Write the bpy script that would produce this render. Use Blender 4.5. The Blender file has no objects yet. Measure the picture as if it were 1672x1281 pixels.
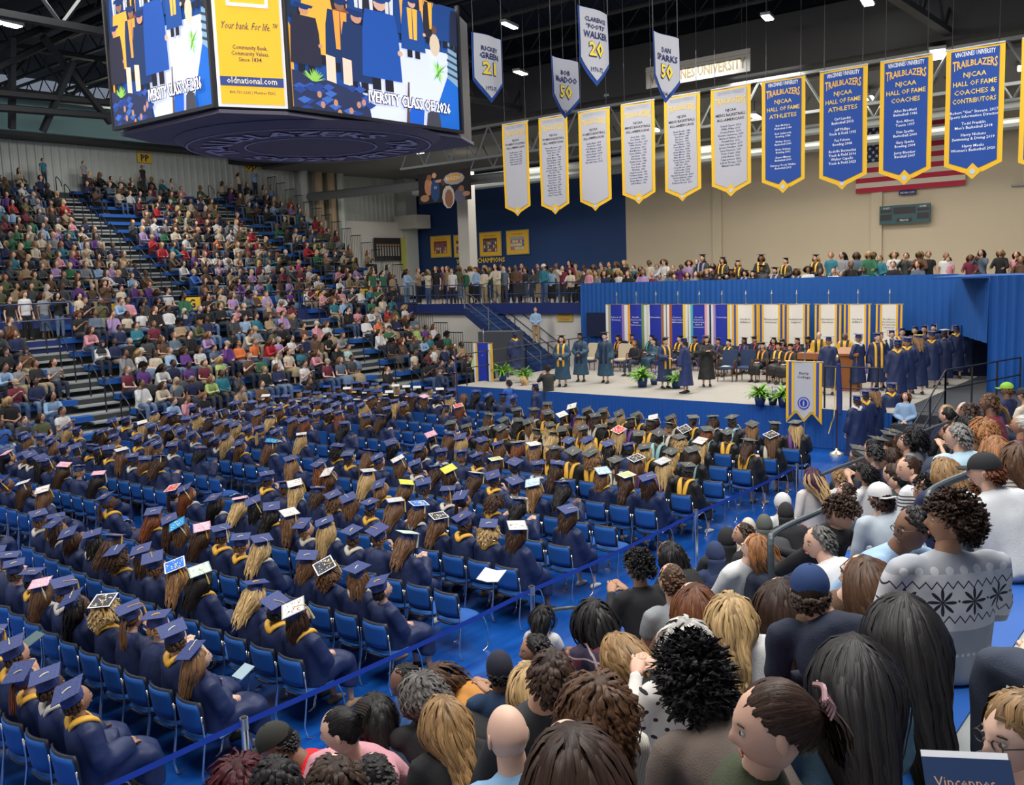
import bpy, math, random
import numpy as np
from mathutils import Matrix, Vector, Euler
rnd = random.Random(7)
nr = np.random.RandomState(5)
R = math.radians
S = bpy.context.scene
COL = S.collection
PI = math.pi
# ------------------------------------------------ camera, world, light, exposure
YAW, PIT, ROL, FPX, CH = 0.684518, 0.125609, -0.0357135, 1526.6, 4.6
_f = Vector((math.cos(YAW)*math.cos(PIT), math.sin(YAW)*math.cos(PIT), -math.sin(PIT)))
_r = Vector((math.sin(YAW), -math.cos(YAW), 0)); _u = _r.cross(_f)
_r2 = math.cos(ROL)*_r + math.sin(ROL)*_u; _u2 = -math.sin(ROL)*_r + math.cos(ROL)*_u
cam = bpy.data.objects.new('camera', bpy.data.cameras.new('camera')); COL.objects.link(cam)
cam.matrix_world = Matrix(((_r2.x, _u2.x, -_f.x, 0), (_r2.y, _u2.y, -_f.y, 0), (_r2.z, _u2.z, -_f.z, CH), (0, 0, 0, 1)))
cam.data.sensor_width = 36; cam.data.sensor_fit = 'HORIZONTAL'; cam.data.lens = 36*FPX/1672
cam.data.clip_start = .05; cam.data.clip_end = 300
S.camera = cam
CAMP = np.array([0, 0, CH]); CM = np.array([list(_r2), list(-_u2), list(_f)])
def ray(x, y): return CM.T @ np.array([(x-836)/FPX, (y-640.5)/FPX, 1.])
def at_z(x, y, z): d = ray(x, y); return CAMP + d*(z-CH)/d[2]
def at_x(x, y, X): d = ray(x, y); return CAMP + d*X/d[0]
def at_y(x, y, Y): d = ray(x, y); return CAMP + d*Y/d[1]
def proj(p): v = CM @ (np.array(p, float)-CAMP); return (836+FPX*v[0]/v[2], 640.5+FPX*v[1]/v[2], v[2]) if v[2] > .1 else (-9999, -9999, v[2])
w = bpy.data.worlds.new('world'); S.world = w; w.use_nodes = True
w.node_tree.nodes['Background'].inputs[0].default_value = (.62, .72, .9, 1)
w.node_tree.nodes['Background'].inputs[1].default_value = .22
S.view_settings.view_transform = 'Standard'; S.view_settings.look = 'None'
S.view_settings.exposure = 0.3; S.view_settings.gamma = 1; S.view_settings.use_curve_mapping = False
S.cycles.max_bounces = 5; S.cycles.diffuse_bounces = 2; S.cycles.glossy_bounces = 2
S.cycles.sample_clamp_indirect = 4; S.cycles.use_denoising = True
def area(name, loc, size, energy, col=(1, .97, .93), aim=(0, 0, -1), sy=None):
    l = bpy.data.lights.new(name, 'AREA'); l.energy = energy; l.color = col
    l.shape = 'RECTANGLE'; l.size = size; l.size_y = sy or size
    o = bpy.data.objects.new(name, l); COL.objects.link(o); o.location = loc
    o.rotation_euler = Vector(aim).to_track_quat('-Z', 'Y').to_euler(); return o
for X in (2, 10.5, 19):
    for Y in (3, 14, 25):
        area('arena_light', (X, Y, 12.4), 3.0, 620, aim=(.12, 0, -1), sy=5)
area('stage_light', (28, 14, 10.8), 2.5, 800, col=(1, .95, .88), aim=(.6, 0, -9), sy=8)
area('stage_light', (28, 6, 10.8), 2.5, 360, col=(1, .95, .88), aim=(-.5, .6, -9))
area('concourse_light', (38.5, 14, 10.4), 3, 950, col=(1, .93, .82), sy=16)
area('concourse_light', (38.5, 34, 10.4), 3, 420, col=(1, .95, .88), sy=10)
area('stand_light', (22, 37, 12.2), 5, 620, col=(1, .97, .93), sy=3)
area('stand_light', (6, 1, 12.2), 4, 480, aim=(.1, .1, -1))
# ------------------------------------------------ materials
MATS = {}
def _base(name):
    m = bpy.data.materials.new(name); m.use_nodes = True
    return m, m.node_tree.nodes, m.node_tree.links, m.node_tree.nodes['Principled BSDF']
def mat(name, col, rough=.6, metal=0, noise=0, nscale=8, emit=0, bump=0, bscale=40, coat=0):
    if name in MATS: return MATS[name]
    m, N, L, P = _base(name)
    P.inputs['Base Color'].default_value = (*col, 1); P.inputs['Roughness'].default_value = rough; P.inputs['Metallic'].default_value = metal
    if coat: P.inputs['Coat Weight'].default_value = coat
    if emit: P.inputs['Emission Color'].default_value = (*col, 1); P.inputs['Emission Strength'].default_value = emit
    if noise:
        t = N.new('ShaderNodeTexNoise'); t.inputs['Scale'].default_value = nscale; t.inputs['Detail'].default_value = 4
        g = N.new('ShaderNodeTexCoord'); L.new(g.outputs['Object'], t.inputs['Vector'])
        r = N.new('ShaderNodeMapRange'); r.inputs[3].default_value = 1-noise; r.inputs[4].default_value = 1+noise
        L.new(t.outputs[0], r.inputs[0])
        x = N.new('ShaderNodeVectorMath'); x.operation = 'SCALE'; x.inputs[0].default_value = col
        L.new(r.outputs[0], x.inputs['Scale']); L.new(x.outputs[0], P.inputs['Base Color'])
    if bump:
        t = N.new('ShaderNodeTexNoise'); t.inputs['Scale'].default_value = bscale
        b = N.new('ShaderNodeBump'); b.inputs['Strength'].default_value = bump; b.inputs['Distance'].default_value = .01
        L.new(t.outputs[0], b.inputs['Height']); L.new(b.outputs[0], P.inputs['Normal'])
    MATS[name] = m; return m
def ocmat(name, rough=.8, attr=None, lo=.85, hi=1.15, nscale=6, sheen=0, tint=None, bump=0, bscale=60, emit=0):
    """colour comes from the object's own colour (obj.color), optionally times a per-strand tone"""
    if name in MATS: return MATS[name]
    m, N, L, P = _base(name)
    oi = N.new('ShaderNodeObjectInfo'); P.inputs['Roughness'].default_value = rough
    x = N.new('ShaderNodeVectorMath'); x.operation = 'SCALE'; L.new(oi.outputs['Color'], x.inputs[0])
    if attr:
        a = N.new('ShaderNodeAttribute'); a.attribute_name = attr; L.new(a.outputs['Fac'], x.inputs['Scale'])
    else:
        t = N.new('ShaderNodeTexNoise'); t.inputs['Scale'].default_value = nscale
        g = N.new('ShaderNodeTexCoord'); L.new(g.outputs['Object'], t.inputs['Vector'])
        r = N.new('ShaderNodeMapRange'); r.inputs[3].default_value = lo; r.inputs[4].default_value = hi
        L.new(t.outputs[0], r.inputs[0]); L.new(r.outputs[0], x.inputs['Scale'])
    out = x.outputs[0]
    if tint:
        y = N.new('ShaderNodeVectorMath'); y.operation = 'MULTIPLY'; y.inputs[1].default_value = tint
        L.new(out, y.inputs[0]); out = y.outputs[0]
    L.new(out, P.inputs['Base Color'])
    if sheen: P.inputs['Sheen Weight'].default_value = sheen
    if bump:
        t = N.new('ShaderNodeTexNoise'); t.inputs['Scale'].default_value = bscale
        b = N.new('ShaderNodeBump'); b.inputs['Strength'].default_value = bump; b.inputs['Distance'].default_value = .01
        L.new(t.outputs[0], b.inputs['Height']); L.new(b.outputs[0], P.inputs['Normal'])
    MATS[name] = m; return m
def vcmat(name, rough=.8, emit=0):
    if name in MATS: return MATS[name]
    m, N, L, P = _base(name)
    a = N.new('ShaderNodeAttribute'); a.attribute_name = 'Col'; P.inputs['Roughness'].default_value = rough
    L.new(a.outputs['Color'], P.inputs['Base Color'])
    if emit:
        L.new(a.outputs['Color'], P.inputs['Emission Color']); P.inputs['Emission Strength'].default_value = emit
        P.inputs['Base Color'].default_value = (0, 0, 0, 1); N.remove(N.get('x')) if N.get('x') else None
    MATS[name] = m; return m
CLOTH = ocmat('cloth', .85, lo=.88, hi=1.1, nscale=9, bump=.25, bscale=90)
GOWN = ocmat('gown_satin', .55, lo=.75, hi=1.25, nscale=5, bump=.55, bscale=11)
SKIN = ocmat('skin', .55, lo=.93, hi=1.06, nscale=14)
LIP = ocmat('lip', .5, tint=(.8, .5, .5))
HAIR = ocmat('hair', .40, attr='tone')
def _hair_fibres(m):
    N, L = m.node_tree.nodes, m.node_tree.links; P = N['Principled BSDF']
    a = N.new('ShaderNodeAttribute'); a.attribute_name = 'fibre'; v = N.new('ShaderNodeVectorMath'); v.operation = 'MULTIPLY'; v.inputs[1].default_value = (7, 1.2, 1)
    t = N.new('ShaderNodeTexNoise'); t.inputs['Scale'].default_value = 1; t.inputs['Detail'].default_value = 3; L.new(a.outputs['Vector'], v.inputs[0]); L.new(v.outputs[0], t.inputs['Vector'])
    r = N.new('ShaderNodeMapRange'); r.inputs[1].default_value = .3; r.inputs[2].default_value = .7; r.inputs[3].default_value = .45; r.inputs[4].default_value = 1.6; L.new(t.outputs[0], r.inputs[0])
    src = P.inputs['Base Color'].links[0].from_socket; x = N.new('ShaderNodeVectorMath'); x.operation = 'SCALE'; L.new(src, x.inputs[0]); L.new(r.outputs[0], x.inputs['Scale']); L.new(x.outputs[0], P.inputs['Base Color'])
    b = N.new('ShaderNodeBump'); b.inputs['Strength'].default_value = .6; b.inputs['Distance'].default_value = .003; L.new(t.outputs[0], b.inputs['Height']); L.new(b.outputs[0], P.inputs['Normal'])
_hair_fibres(HAIR); HAIR.node_tree.nodes['Principled BSDF'].inputs['Specular IOR Level'].default_value = .22
VC = vcmat('painted'); VCE = vcmat('screen_glow', emit=1.0)
EYEW = mat('eye_white', (.42, .40, .38), .4); DARK = mat('dark_feature', (.02, .015, .012), .4)
STEEL = mat('steel', (.55, .57, .6), .3, .9); CHROME = mat('chrome', (.75, .76, .78), .18, 1)
BLACK = mat('black_metal', (.012, .013, .018), .5); NAVYM = mat('navy_paint', (.012, .03, .11), .45)
YEL = mat('yellow_cloth', (.72, .42, .015), .75); WHITE = mat('white_cloth', (.5, .5, .53), .8)
BANB = mat('banner_blue', (.004, .05, .27), .75, noise=.06); ROYAL = mat('royal_cloth', (.01, .03, .38), .75)
TXB = mat('navy_print', (.012, .02, .12), .8); TXW = mat('white_print', (.8, .82, .85), .8)
TXG = mat('gold_print', (.72, .5, .1), .7); TXK = mat('black_print', (.01, .01, .012), .8)
GRAYP = mat('grey_print', (.35, .38, .42), .8)
# ------------------------------------------------ mesh helpers
class MB:
    """collects shapes; build() links them as ONE mesh object"""
    def __init__(s): s.v = []; s.f = []; s.m = []; s.c = []; s.t = []; s.n = 0
    def add(s, v, f, mi=0, col=None, tone=1.0):
        v = np.asarray(v, float); s.v.append(v)
        for q in f: s.f.append([i+s.n for i in q])
        s.m += [mi]*len(f); s.n += len(v)
        s.c.append(np.tile(np.array([*(col or (1, 1, 1)), 1.]), (len(v), 1)))
        s.t.append(np.broadcast_to(np.asarray(tone, float), (len(v),)))
        return s
    def box(s, a, b, mi=0, col=None):
        x0, y0, z0 = a; x1, y1, z1 = b
        v = [(x0, y0, z0), (x1, y0, z0), (x1, y1, z0), (x0, y1, z0), (x0, y0, z1), (x1, y0, z1), (x1, y1, z1), (x0, y1, z1)]
        return s.add(v, [(0, 3, 2, 1), (4, 5, 6, 7), (0, 1, 5, 4), (1, 2, 6, 5), (2, 3, 7, 6), (3, 0, 4, 7)], mi, col)
    def cbox(s, c, d, M=None, mi=0, col=None):
        d = np.array(d)/2; x = np.array([(i, j, k) for k in (-1, 1) for (i, j) in ((-1, -1), (1, -1), (1, 1), (-1, 1))])*d
        if M is not None: x = x @ np.array(M).T
        return s.add(x+np.array(c), [(0, 3, 2, 1), (4, 5, 6, 7), (0, 1, 5, 4), (1, 2, 6, 5), (2, 3, 7, 6), (3, 0, 4, 7)], mi, col)
    def bar(s, a, b, r, n=6, mi=0, col=None, r2=None):
        v, f = tube([a, b], [r, r2 or r], n, sub=1, cap=.0); return s.add(v, f, mi, col)
    def path(s, pts, r, n=6, mi=0, col=None, sub=3):
        v, f = tube(pts, [r]*len(pts), n, sub=sub, cap=.0); return s.add(v, f, mi, col)
    def poly(s, pts, depth=.01, mi=0, col=None):
        """extruded polygon in XY, front at z=depth"""
        n = len(pts); v = [(x, y, 0) for x, y in pts]+[(x, y, depth) for x, y in pts]
        f = [tuple(range(n, 2*n)), tuple(reversed(range(n)))]+[(i, (i+1) % n, n+(i+1) % n, n+i) for i in range(n)]
        return s.add(v, f, mi, col)
    def mesh(s, name, mats, smooth=False, tone=False, col=False):
        me = bpy.data.meshes.new(name); V = np.concatenate(s.v)
        me.from_pydata(V.tolist(), [], s.f)
        for q in (mats if isinstance(mats, (list, tuple)) else [mats]): me.materials.append(q)
        if any(s.m): me.polygons.foreach_set('material_index', s.m)
        if smooth: me.polygons.foreach_set('use_smooth', [True]*len(s.f))
        if col:
            a = me.attributes.new('Col', 'FLOAT_COLOR', 'POINT'); a.data.foreach_set('color', np.concatenate(s.c).ravel())
        if tone:
            a = me.attributes.new('tone', 'FLOAT', 'POINT'); a.data.foreach_set('value', np.concatenate(s.t))
        me.update(); return me
    def build(s, name, mats, parent=None, smooth=False, **k):
        return link(name, s.mesh(name, mats, smooth, **{q: k.pop(q) for q in ('tone', 'col') if q in k}), parent, **k)
def link(name, me, parent=None, loc=None, rz=None, color=None, label=None, cat=None, group=None, kind=None, mw=None):
    o = bpy.data.objects.new(name, me); COL.objects.link(o)
    if parent is not None: o.parent = parent
    if loc is not None: o.location = loc
    if rz is not None: o.rotation_euler = (0, 0, rz)
    if mw is not None: o.matrix_local = mw
    if color is not None: o.color = (*color, 1)
    return tag(o, label, cat, group, kind)
def tag(o, label=None, cat=None, group=None, kind=None):
    if label: o['label'] = label
    if cat: o['category'] = cat
    if group: o['group'] = group
    if kind: o['kind'] = kind
    return o
def empty(name, loc=(0, 0, 0), rz=0, label=None, cat=None, group=None, mw=None, kind=None):
    o = link(name, None, None, loc, rz, label=label, cat=cat, group=group, kind=kind); o.empty_display_size = .1
    if mw is not None: o.matrix_world = mw
    return o
def frame(o, u, v, n): return Matrix(((u[0], v[0], n[0], o[0]), (u[1], v[1], n[1], o[1]), (u[2], v[2], n[2], o[2]), (0, 0, 0, 1)))
def facingX(o): return frame(o, (0, -1, 0), (0, 0, 1), (-1, 0, 0))     # a flat thing read from -X
def facingY(o): return frame(o, (1, 0, 0), (0, 0, 1), (0, -1, 0))     # a flat thing read from -Y
def crom(P, sub):
    P = np.asarray(P, float)
    if len(P) < 3 or sub <= 1: return P
    Q = np.vstack([2*P[0]-P[1], P, 2*P[-1]-P[-2]]); out = []
    for i in range(len(P)-1):
        a, b, c, d = Q[i:i+4]
        for t in np.arange(sub)/sub:
            out.append(.5*((2*b)+(c-a)*t+(2*a-5*b+4*c-d)*t*t+(3*b-a-3*c+d)*t**3))
    out.append(P[-1]); return np.array(out)
def tube(P, Rr, n=8, side=None, sub=3, cap=.6):
    P = crom(P, sub); Rr = np.asarray([(r, r) if np.isscalar(r) else r for r in Rr], float); Rr = np.maximum(crom(Rr, sub), .002)
    T = np.gradient(P, axis=0); T /= np.linalg.norm(T, axis=1)[:, None]+1e-9
    s0 = np.array(side if side is not None else ((0, 1, 0) if abs(T[0][1]) < .9 else (1, 0, 0)), float)
    th = np.arange(n)*2*PI/n; V = []; s = s0
    for i in range(len(P)):
        q = (s0 if side is not None else s); q = q-T[i]*q.dot(T[i]); L = np.linalg.norm(q)
        if L > 1e-3: s = q/L
        b = np.cross(T[i], s)
        V.append(P[i]+np.outer(np.cos(th)*Rr[i][0], s)+np.outer(np.sin(th)*Rr[i][1], b))
    m = len(P); V = np.concatenate(V+[[P[0]-T[0]*Rr[0].min()*cap], [P[-1]+T[-1]*Rr[-1].min()*cap]]); F = []
    for i in range(m-1):
        for j in range(n): F.append((i*n+j, i*n+(j+1) % n, (i+1)*n+(j+1) % n, (i+1)*n+j))
    for j in range(n): F.append((m*n, (j+1) % n, j)); F.append((m*n+1, (m-1)*n+j, (m-1)*n+(j+1) % n))
    return V, F
def ell(c, r, n=10, m=8, M=None):
    V = []; F = []
    for i in range(m+1):
        a = -PI/2+PI*i/m
        for j in range(n): V.append((math.cos(a)*math.cos(2*PI*j/n), math.cos(a)*math.sin(2*PI*j/n), math.sin(a)))
    for i in range(m):
        for j in range(n): F.append((i*n+j, i*n+(j+1) % n, (i+1)*n+(j+1) % n, (i+1)*n+j))
    V = np.array(V)*np.array(r)
    if M is not None: V = V @ np.array(M).T
    return V+np.array(c), F
def xf(v, M):
    M = np.array(M); return np.asarray(v) @ M[:3, :3].T+M[:3, 3]
WS = bpy.data.scenes.new('workbench')   # scratch scene used only while meshes are computed; removed at the end
def wdeps(): vl = WS.view_layers[0]; vl.update(); return vl.depsgraph
def fuse(parts, voxel, mats, name, it=3, fold=0, fk=1., seed=0, inflate=0):
    b = MB()
    for v, f in parts: b.add(v, f)
    me = b.mesh('tmp', mats); o = bpy.data.objects.new('tmp', me); WS.collection.objects.link(o)
    m = o.modifiers.new('r', 'REMESH'); m.mode = 'VOXEL'; m.voxel_size = voxel
    if it: q = o.modifiers.new('s', 'SMOOTH'); q.iterations = it; q.factor = .5
    dg = wdeps(); e = o.evaluated_get(dg)
    r = bpy.data.meshes.new_from_object(e, depsgraph=dg); r.name = name
    bpy.data.objects.remove(o); bpy.data.meshes.remove(me)
    n = len(r.vertices); co = np.empty(n*3); r.vertices.foreach_get('co', co); co = co.reshape(-1, 3)
    if fold or inflate:
        no = np.empty(n*3); r.vertices.foreach_get('normal', no); no = no.reshape(-1, 3)
        x, y, z = (co+seed*.37).T; k = fk
        d = np.sin(30*k*(x*.5+z*.35)+3*np.sin(11*y+2*z)+2*np.sin(17*x))*.5+np.sin(46*k*(y*.8-z*.35)+2.5*np.sin(9*x+6*z))*.35+np.sin(70*k*(y-.5*x+.4*z))*.15
        co = co+no*(inflate+fold*d)[:, None]; r.vertices.foreach_set('co', co.ravel())
    r.polygons.foreach_set('use_smooth', [True]*len(r.polygons)); r.update()
    if not len(r.materials):
        for q in (mats if isinstance(mats, (list, tuple)) else [mats]): r.materials.append(q)
    return r
_tc = {}
def text_vf(s, size=1., align='CENTER', sp=1.0, bold=0, line=1.0):
    k = (s, align, sp, bold, line)
    if k not in _tc:
        c = bpy.data.curves.new('t', 'FONT'); c.body = s; c.align_x = align; c.space_character = sp; c.resolution_u = 1; c.space_line = line
        c.offset = bold; c.fill_mode = 'FRONT'; c.extrude = 0
        o = bpy.data.objects.new('t', c); WS.collection.objects.link(o)
        dg = wdeps(); me = bpy.data.meshes.new_from_object(o.evaluated_get(dg), depsgraph=dg)
        v = np.empty(len(me.vertices)*3); me.vertices.foreach_get('co', v); v = v.reshape(-1, 3)
        f = [tuple(p.vertices) for p in me.polygons]
        bpy.data.objects.remove(o); bpy.data.meshes.remove(me); bpy.data.curves.remove(c); _tc[k] = (v, f)
    v, f = _tc[k]; return v*size, f
def add_text(b, s, x, y, size, z=.012, mi=0, wid=None, col=None, warp=None, **k):
    v, f = text_vf(s, size, **k); v = v.copy()
    if wid and len(v):
        e = v[:, 0].max()-v[:, 0].min(); v[:, 0] *= wid/e
    v = v+np.array([x, y, z])
    if warp is not None: v = warp(v)
    b.add(v, f, mi, col); return b
def wavy(amp, k, ph=0):
    def g(v): v = v.copy(); v[:, 2] += amp*np.sin(k*v[:, 0]+ph+.8*np.sin(2*v[:, 1])); return v
    return g
def sheet(b, us, top, bot, rows=8, z=0, th=.006, mi=0, warp=None, col=None):
    """thin cloth between top(u) and bot(u)"""
    us = np.array(us); n = len(us); V = []
    for k in range(2):
        for r in range(rows+1):
            t = r/rows
            for u in us: V.append((u, top(u)*(1-t)+bot(u)*t, z+(th if k == 0 else 0)))
    V = np.array(V)
    if warp: V = warp(V)
    N = n*(rows+1); F = []
    for r in range(rows):
        for i in range(n-1):
            a = r*n+i; F.append((a, a+n, a+n+1, a+1)); F.append((a+N, a+N+1, a+N+n+1, a+N+n))
    for i in range(n-1): F.append((i, i+1, N+i+1, N+i)); a = rows*n+i; F.append((a+1, a, N+a, N+a+1))
    for r in range(rows): a = r*n; F.append((a+n, a, N+a, N+a+n)); a += n-1; F.append((a, a+n, N+a+n, N+a))
    return b.add(V, F, mi, col)
def ordn(n):
    w = 'first second third fourth fifth sixth seventh eighth ninth tenth eleventh twelfth thirteenth fourteenth fifteenth sixteenth seventeenth eighteenth nineteenth twentieth'.split()
    if n < 1: return 'front'
    if n <= 20: return w[n-1]
    t = {2: 'twenty', 3: 'thirty', 4: 'forty', 5: 'fifty', 6: 'sixty', 7: 'seventy', 8: 'eighty', 9: 'ninety'}[n//10]
    return t+'-'+w[n % 10-1] if n % 10 else t[:-1]+'ieth'
# ================================================ THE SETTING
def floor_mat():
    m, N, L, P = _base('blue_floor_cover'); P.inputs['Roughness'].default_value = .32
    g = N.new('ShaderNodeTexCoord'); mp = N.new('ShaderNodeMapping'); mp.inputs['Scale'].default_value = (.7, 5, 1); mp.inputs['Rotation'].default_value = (0, 0, .5)
    t = N.new('ShaderNodeTexNoise'); t.inputs['Scale'].default_value = 1.6; t.inputs['Detail'].default_value = 6
    L.new(g.outputs['Object'], mp.inputs[0]); L.new(mp.outputs[0], t.inputs['Vector'])
    r = N.new('ShaderNodeValToRGB'); r.color_ramp.elements[0].color = (.003, .05, .27, 1); r.color_ramp.elements[1].color = (.006, .09, .38, 1)
    r.color_ramp.elements[0].position = .35; r.color_ramp.elements[1].position = .7
    L.new(t.outputs[0], r.inputs[0]); L.new(r.outputs[0], P.inputs['Base Color'])
    b = N.new('ShaderNodeBump'); b.inputs['Strength'].default_value = .25; b.inputs['Distance'].default_value = .01
    L.new(t.outputs[0], b.inputs['Height']); L.new(b.outputs[0], P.inputs['Normal']); return m
FLOORM = floor_mat()
LIGHTW = mat('cream_wall', (.62, .6, .55), .8, noise=.05, nscale=1.2); BEIGE = mat('beige_wall', (.50, .43, .32), .85, noise=.04, nscale=.7)
BLUEW = mat('blue_wall', (.006, .035, .13), .7, noise=.06, nscale=.8); METALW = mat('ribbed_metal_wall', (.50, .53, .50), .5, noise=.05, nscale=.6)
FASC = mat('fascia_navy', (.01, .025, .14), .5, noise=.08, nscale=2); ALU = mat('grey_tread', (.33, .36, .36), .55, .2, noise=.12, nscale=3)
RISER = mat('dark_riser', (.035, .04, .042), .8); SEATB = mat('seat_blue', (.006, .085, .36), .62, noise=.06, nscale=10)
DECK = mat('ceiling_navy', (.008, .018, .035), .85); TRUSS = mat('truss_black', (.012, .014, .017), .6); TRUSSL = mat('truss_grey', (.22, .24, .24), .5, .3)
def panel(name, a, b, m, kind='structure', label=None, cat=None): return MB().box(a, b).build(name, m, kind=kind, label=label, cat=cat)
panel('floor', (-4, -4, -.1), (45.2, 45.2, 0), FLOORM)
# far wall of ribbed metal behind the upper stand: folded sheet
b = MB(); xs = []; x = -3
while x < 45.1: xs += [(x, 0), (x+.22, 0), (x+.26, .05), (x+.34, .05)]; x += .38
V = [(x, 45.1-d, z) for z in (3.2, 12.2) for x, d in xs]; n = len(xs)
b.add(V, [(i, i+1, n+i+1, n+i) for i in range(n-1)]); b.box((-3, 45.16, 3), (45.2, 45.3, 12.2)); b.build('wall_far', METALW, kind='structure')
panel('wall_end', (45.1, 28.2, 0), (45.35, 45.3, 12), BLUEW)
we = panel('wall_end', (45.1, -6, 0), (45.35, 28.2, 12), BEIGE)
for y in (22.6, 14.5, 6.5, -1): MB().box((44.96, y-.25, 3.4), (45.12, y+.25, 12)).build('pilaster', BEIGE, we)
MB().box((44.9, -5.8, 7.55), (45.08, 8.9, 7.63)).build('wall_conduit', TRUSSL, we)
panel('wall_near', (-4.2, -4.2, 0), (-4, 45.3, 14), LIGHTW)
# ceiling deck and joists
panel('ceiling', (-4, -4.5, 14.4), (45.3, 45.3, 14.6), DECK)
panel('ceiling', (33.4, -4, 11.0), (45.1, 45, 11.15), mat('soffit', (.20, .20, .19), .8))
def lattice(L, h, n, m1, ch=.07, wr=.028):
    b = MB()
    for z in (0, h): b.box((0, -ch, z-ch*.6), (L, ch, z+ch*.6))
    for i in range(n):
        a = L*i/n; c = L*(i+.5)/n; d = L*(i+1)/n; b.bar((a, 0, 0), (c, 0, h), wr, 4); b.bar((c, 0, h), (d, 0, 0), wr, 4)
    return b.mesh('joist', m1)
jm = lattice(48, .75, 34, TRUSS)
for i in range(17):
    link('ceiling_joist', jm, None, (1.0+2.35*i, -3, 12.9), PI/2, kind='structure')
gm = lattice(46, 1.5, 20, TRUSS, .14, .06)
for y in (8, 24.5, 33.5): link('ceiling_girder', gm, None, (-1.5, y, 11.35), 0, kind='structure')
gl = lattice(34, 1.3, 22, TRUSSL, .08, .045)
link('ceiling_truss', gl, None, (31.6, -2, 9.65), PI/2, kind='structure')
link('ceiling_truss', gl, None, (36.5, -2, 9.9), PI/2, kind='structure')
b = MB(); b.box((-4, 43.6, 11.5), (45, 45.1, 12.3)); b.build('trim_1', TRUSS, kind='structure')
MB().box((31.2, -3, 11.15), (33.4, 45, 12.9)).build('trim_2', mat('dark_fascia', (.02, .022, .026), .7), kind='structure')
for z, y0, y1, mm in ((10.3, -3, 20, TRUSSL), (9.6, 4, 40, TRUSSL), (10.0, 20, 42, METALW)): MB().bar((40.5, y0, z), (40.5, y1, z), .22, 10).build('air_duct', mm, kind='structure')
MB().bar((36, 28, 9.3), (36, 44.5, 9.5), .25, 10).build('air_duct', TRUSSL, kind='structure')
# slanting roof bracing above the upper stand
b = MB()
for (x1, y1, x2, y2) in ((-20, 85, 200, -8), (-20, 118, 178, 22), (70, 60, 180, 200), (120, 100, 70, 215), (-10, 175, 185, 190), (-20, 150, 180, 168), (20, 60, 20, 210)):
    b.bar(at_y(x1, y1, 31), at_y(x2, y2, 32), .13, 5)
b.build('roof_bracing', TRUSS, kind='structure')
q_ = at_y(85, 168, 36)[2]; MB().box((10, 36, q_-.12), (20.5, 37.5, q_+.12)).build('trim_3', mat('lit_soffit', (.30, .30, .24), .7), kind='structure')
panel('trim_4', (8, 34.4, 10.2), (22, 34.6, 11.3), mat('teal_panel', (.16, .28, .27), .6))
# concourse, facades, fascias
CONC = mat('concrete', (.30, .30, .29), .7, noise=.1, nscale=2)
panel('concourse_slab', (31.9, -4, 2.9), (45.1, 45.1, 3.2), CONC)
panel('concourse_slab', (-4, 31.9, 2.9), (31.9, 34.4, 3.2), CONC)
panel('wall_facade', (31.95, 10, 0), (32.1, 32, 2.9), LIGHTW)
panel('wall_facade', (-4, 31.95, 0), (31.95, 32.1, 2.9), LIGHTW)
panel('fascia', (31.72, 7, 2.9), (31.93, 31.75, 3.35), FASC)
panel('fascia', (14.9, 31.72, 2.9), (31.93, 31.93, 3.45), FASC)
panel('wooden_platform', (6, 30.9, 2.75), (14.9, 31.95, 3.0), mat('wood', (.42, .25, .1), .5, noise=.15, nscale=4), kind='structure')
panel('fascia', (6, 30.75, 2.5), (14.9, 30.9, 3.0), FASC)
# pale column in front of the blue wall
cp = at_x(765, 430, 37.5)
MB().box((37.2, cp[1]-.38, 3.2), (37.8, cp[1]+.38, 10)).build('pillar', LIGHTW, kind='structure')
for px in (497, 521, 541, 556): p = at_y(px, 330, 44.4); MB().bar((p[0], 44.4, 5), (p[0], 44.4, 12), .28, 10).build('wall_pipe', mat('tan_pipe', (.42, .32, .2), .6) if px in (541, 521) else METALW, kind='structure')
MB().box((43.9, 44.2, 3.4), (44.9, 45, 11.5)).build('pillar', METALW, kind='structure')
p = at_x(668, 365, 44); MB().box((43.5, 42.9, p[2]-.35), (44.8, 45, p[2]+.5)).build('trim_5', LIGHTW, kind='structure')
panel('wall_lower_far', (33.9, 44.6, 3.4), (44.9, 44.95, at_y(620, 362, 44.6)[2]), LIGHTW)
# -------- railings: one thing, posts and rails as parts
RAILM = mat('rail_navy', (.012, .03, .13), .4)
def railing(name, pts, label, h=1.05, rails=(1.0, .55), step=2.4, m=None, r=.026, group=None):
    t = empty(name, label=label, cat='railing', group=group); m = m or RAILM
    for i in range(len(pts)-1):
        a, c = Vector(pts[i]), Vector(pts[i+1]); L = (c-a).length; n = max(1, round(L/step))
        for q in rails: MB().bar(a+Vector((0, 0, h*q)), c+Vector((0, 0, h*q)), r, 6).build('rail', m, t)
        for k in range(n+1): p = a+(c-a)*k/n; MB().bar(p, p+Vector((0, 0, h)), r*1.2, 6).build('post', m, t)
    return t
railing('guard_rail', [(14.9, 31.8, 3.2), (31.8, 31.8, 3.2)], 'navy guard rail along the far concourse above the lower bleachers', 1.03, step=3.2)
railing('guard_rail', [(31.8, 31.6, 3.2), (31.8, 27.6, 3.2)], 'navy guard rail on the end concourse beside the top of the blue stairs', 1.0)
railing('guard_rail', [(31.8, 26.0, 3.2), (31.8, 22.1, 3.2)], 'navy guard rail on the end concourse next to the blue drape', 1.0)
railing('guard_rail', [(6, 30.85, 3.0), (14.9, 30.85, 3.0)], 'navy guard rail around the wooden wheelchair platform', 1.2, step=2)
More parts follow.
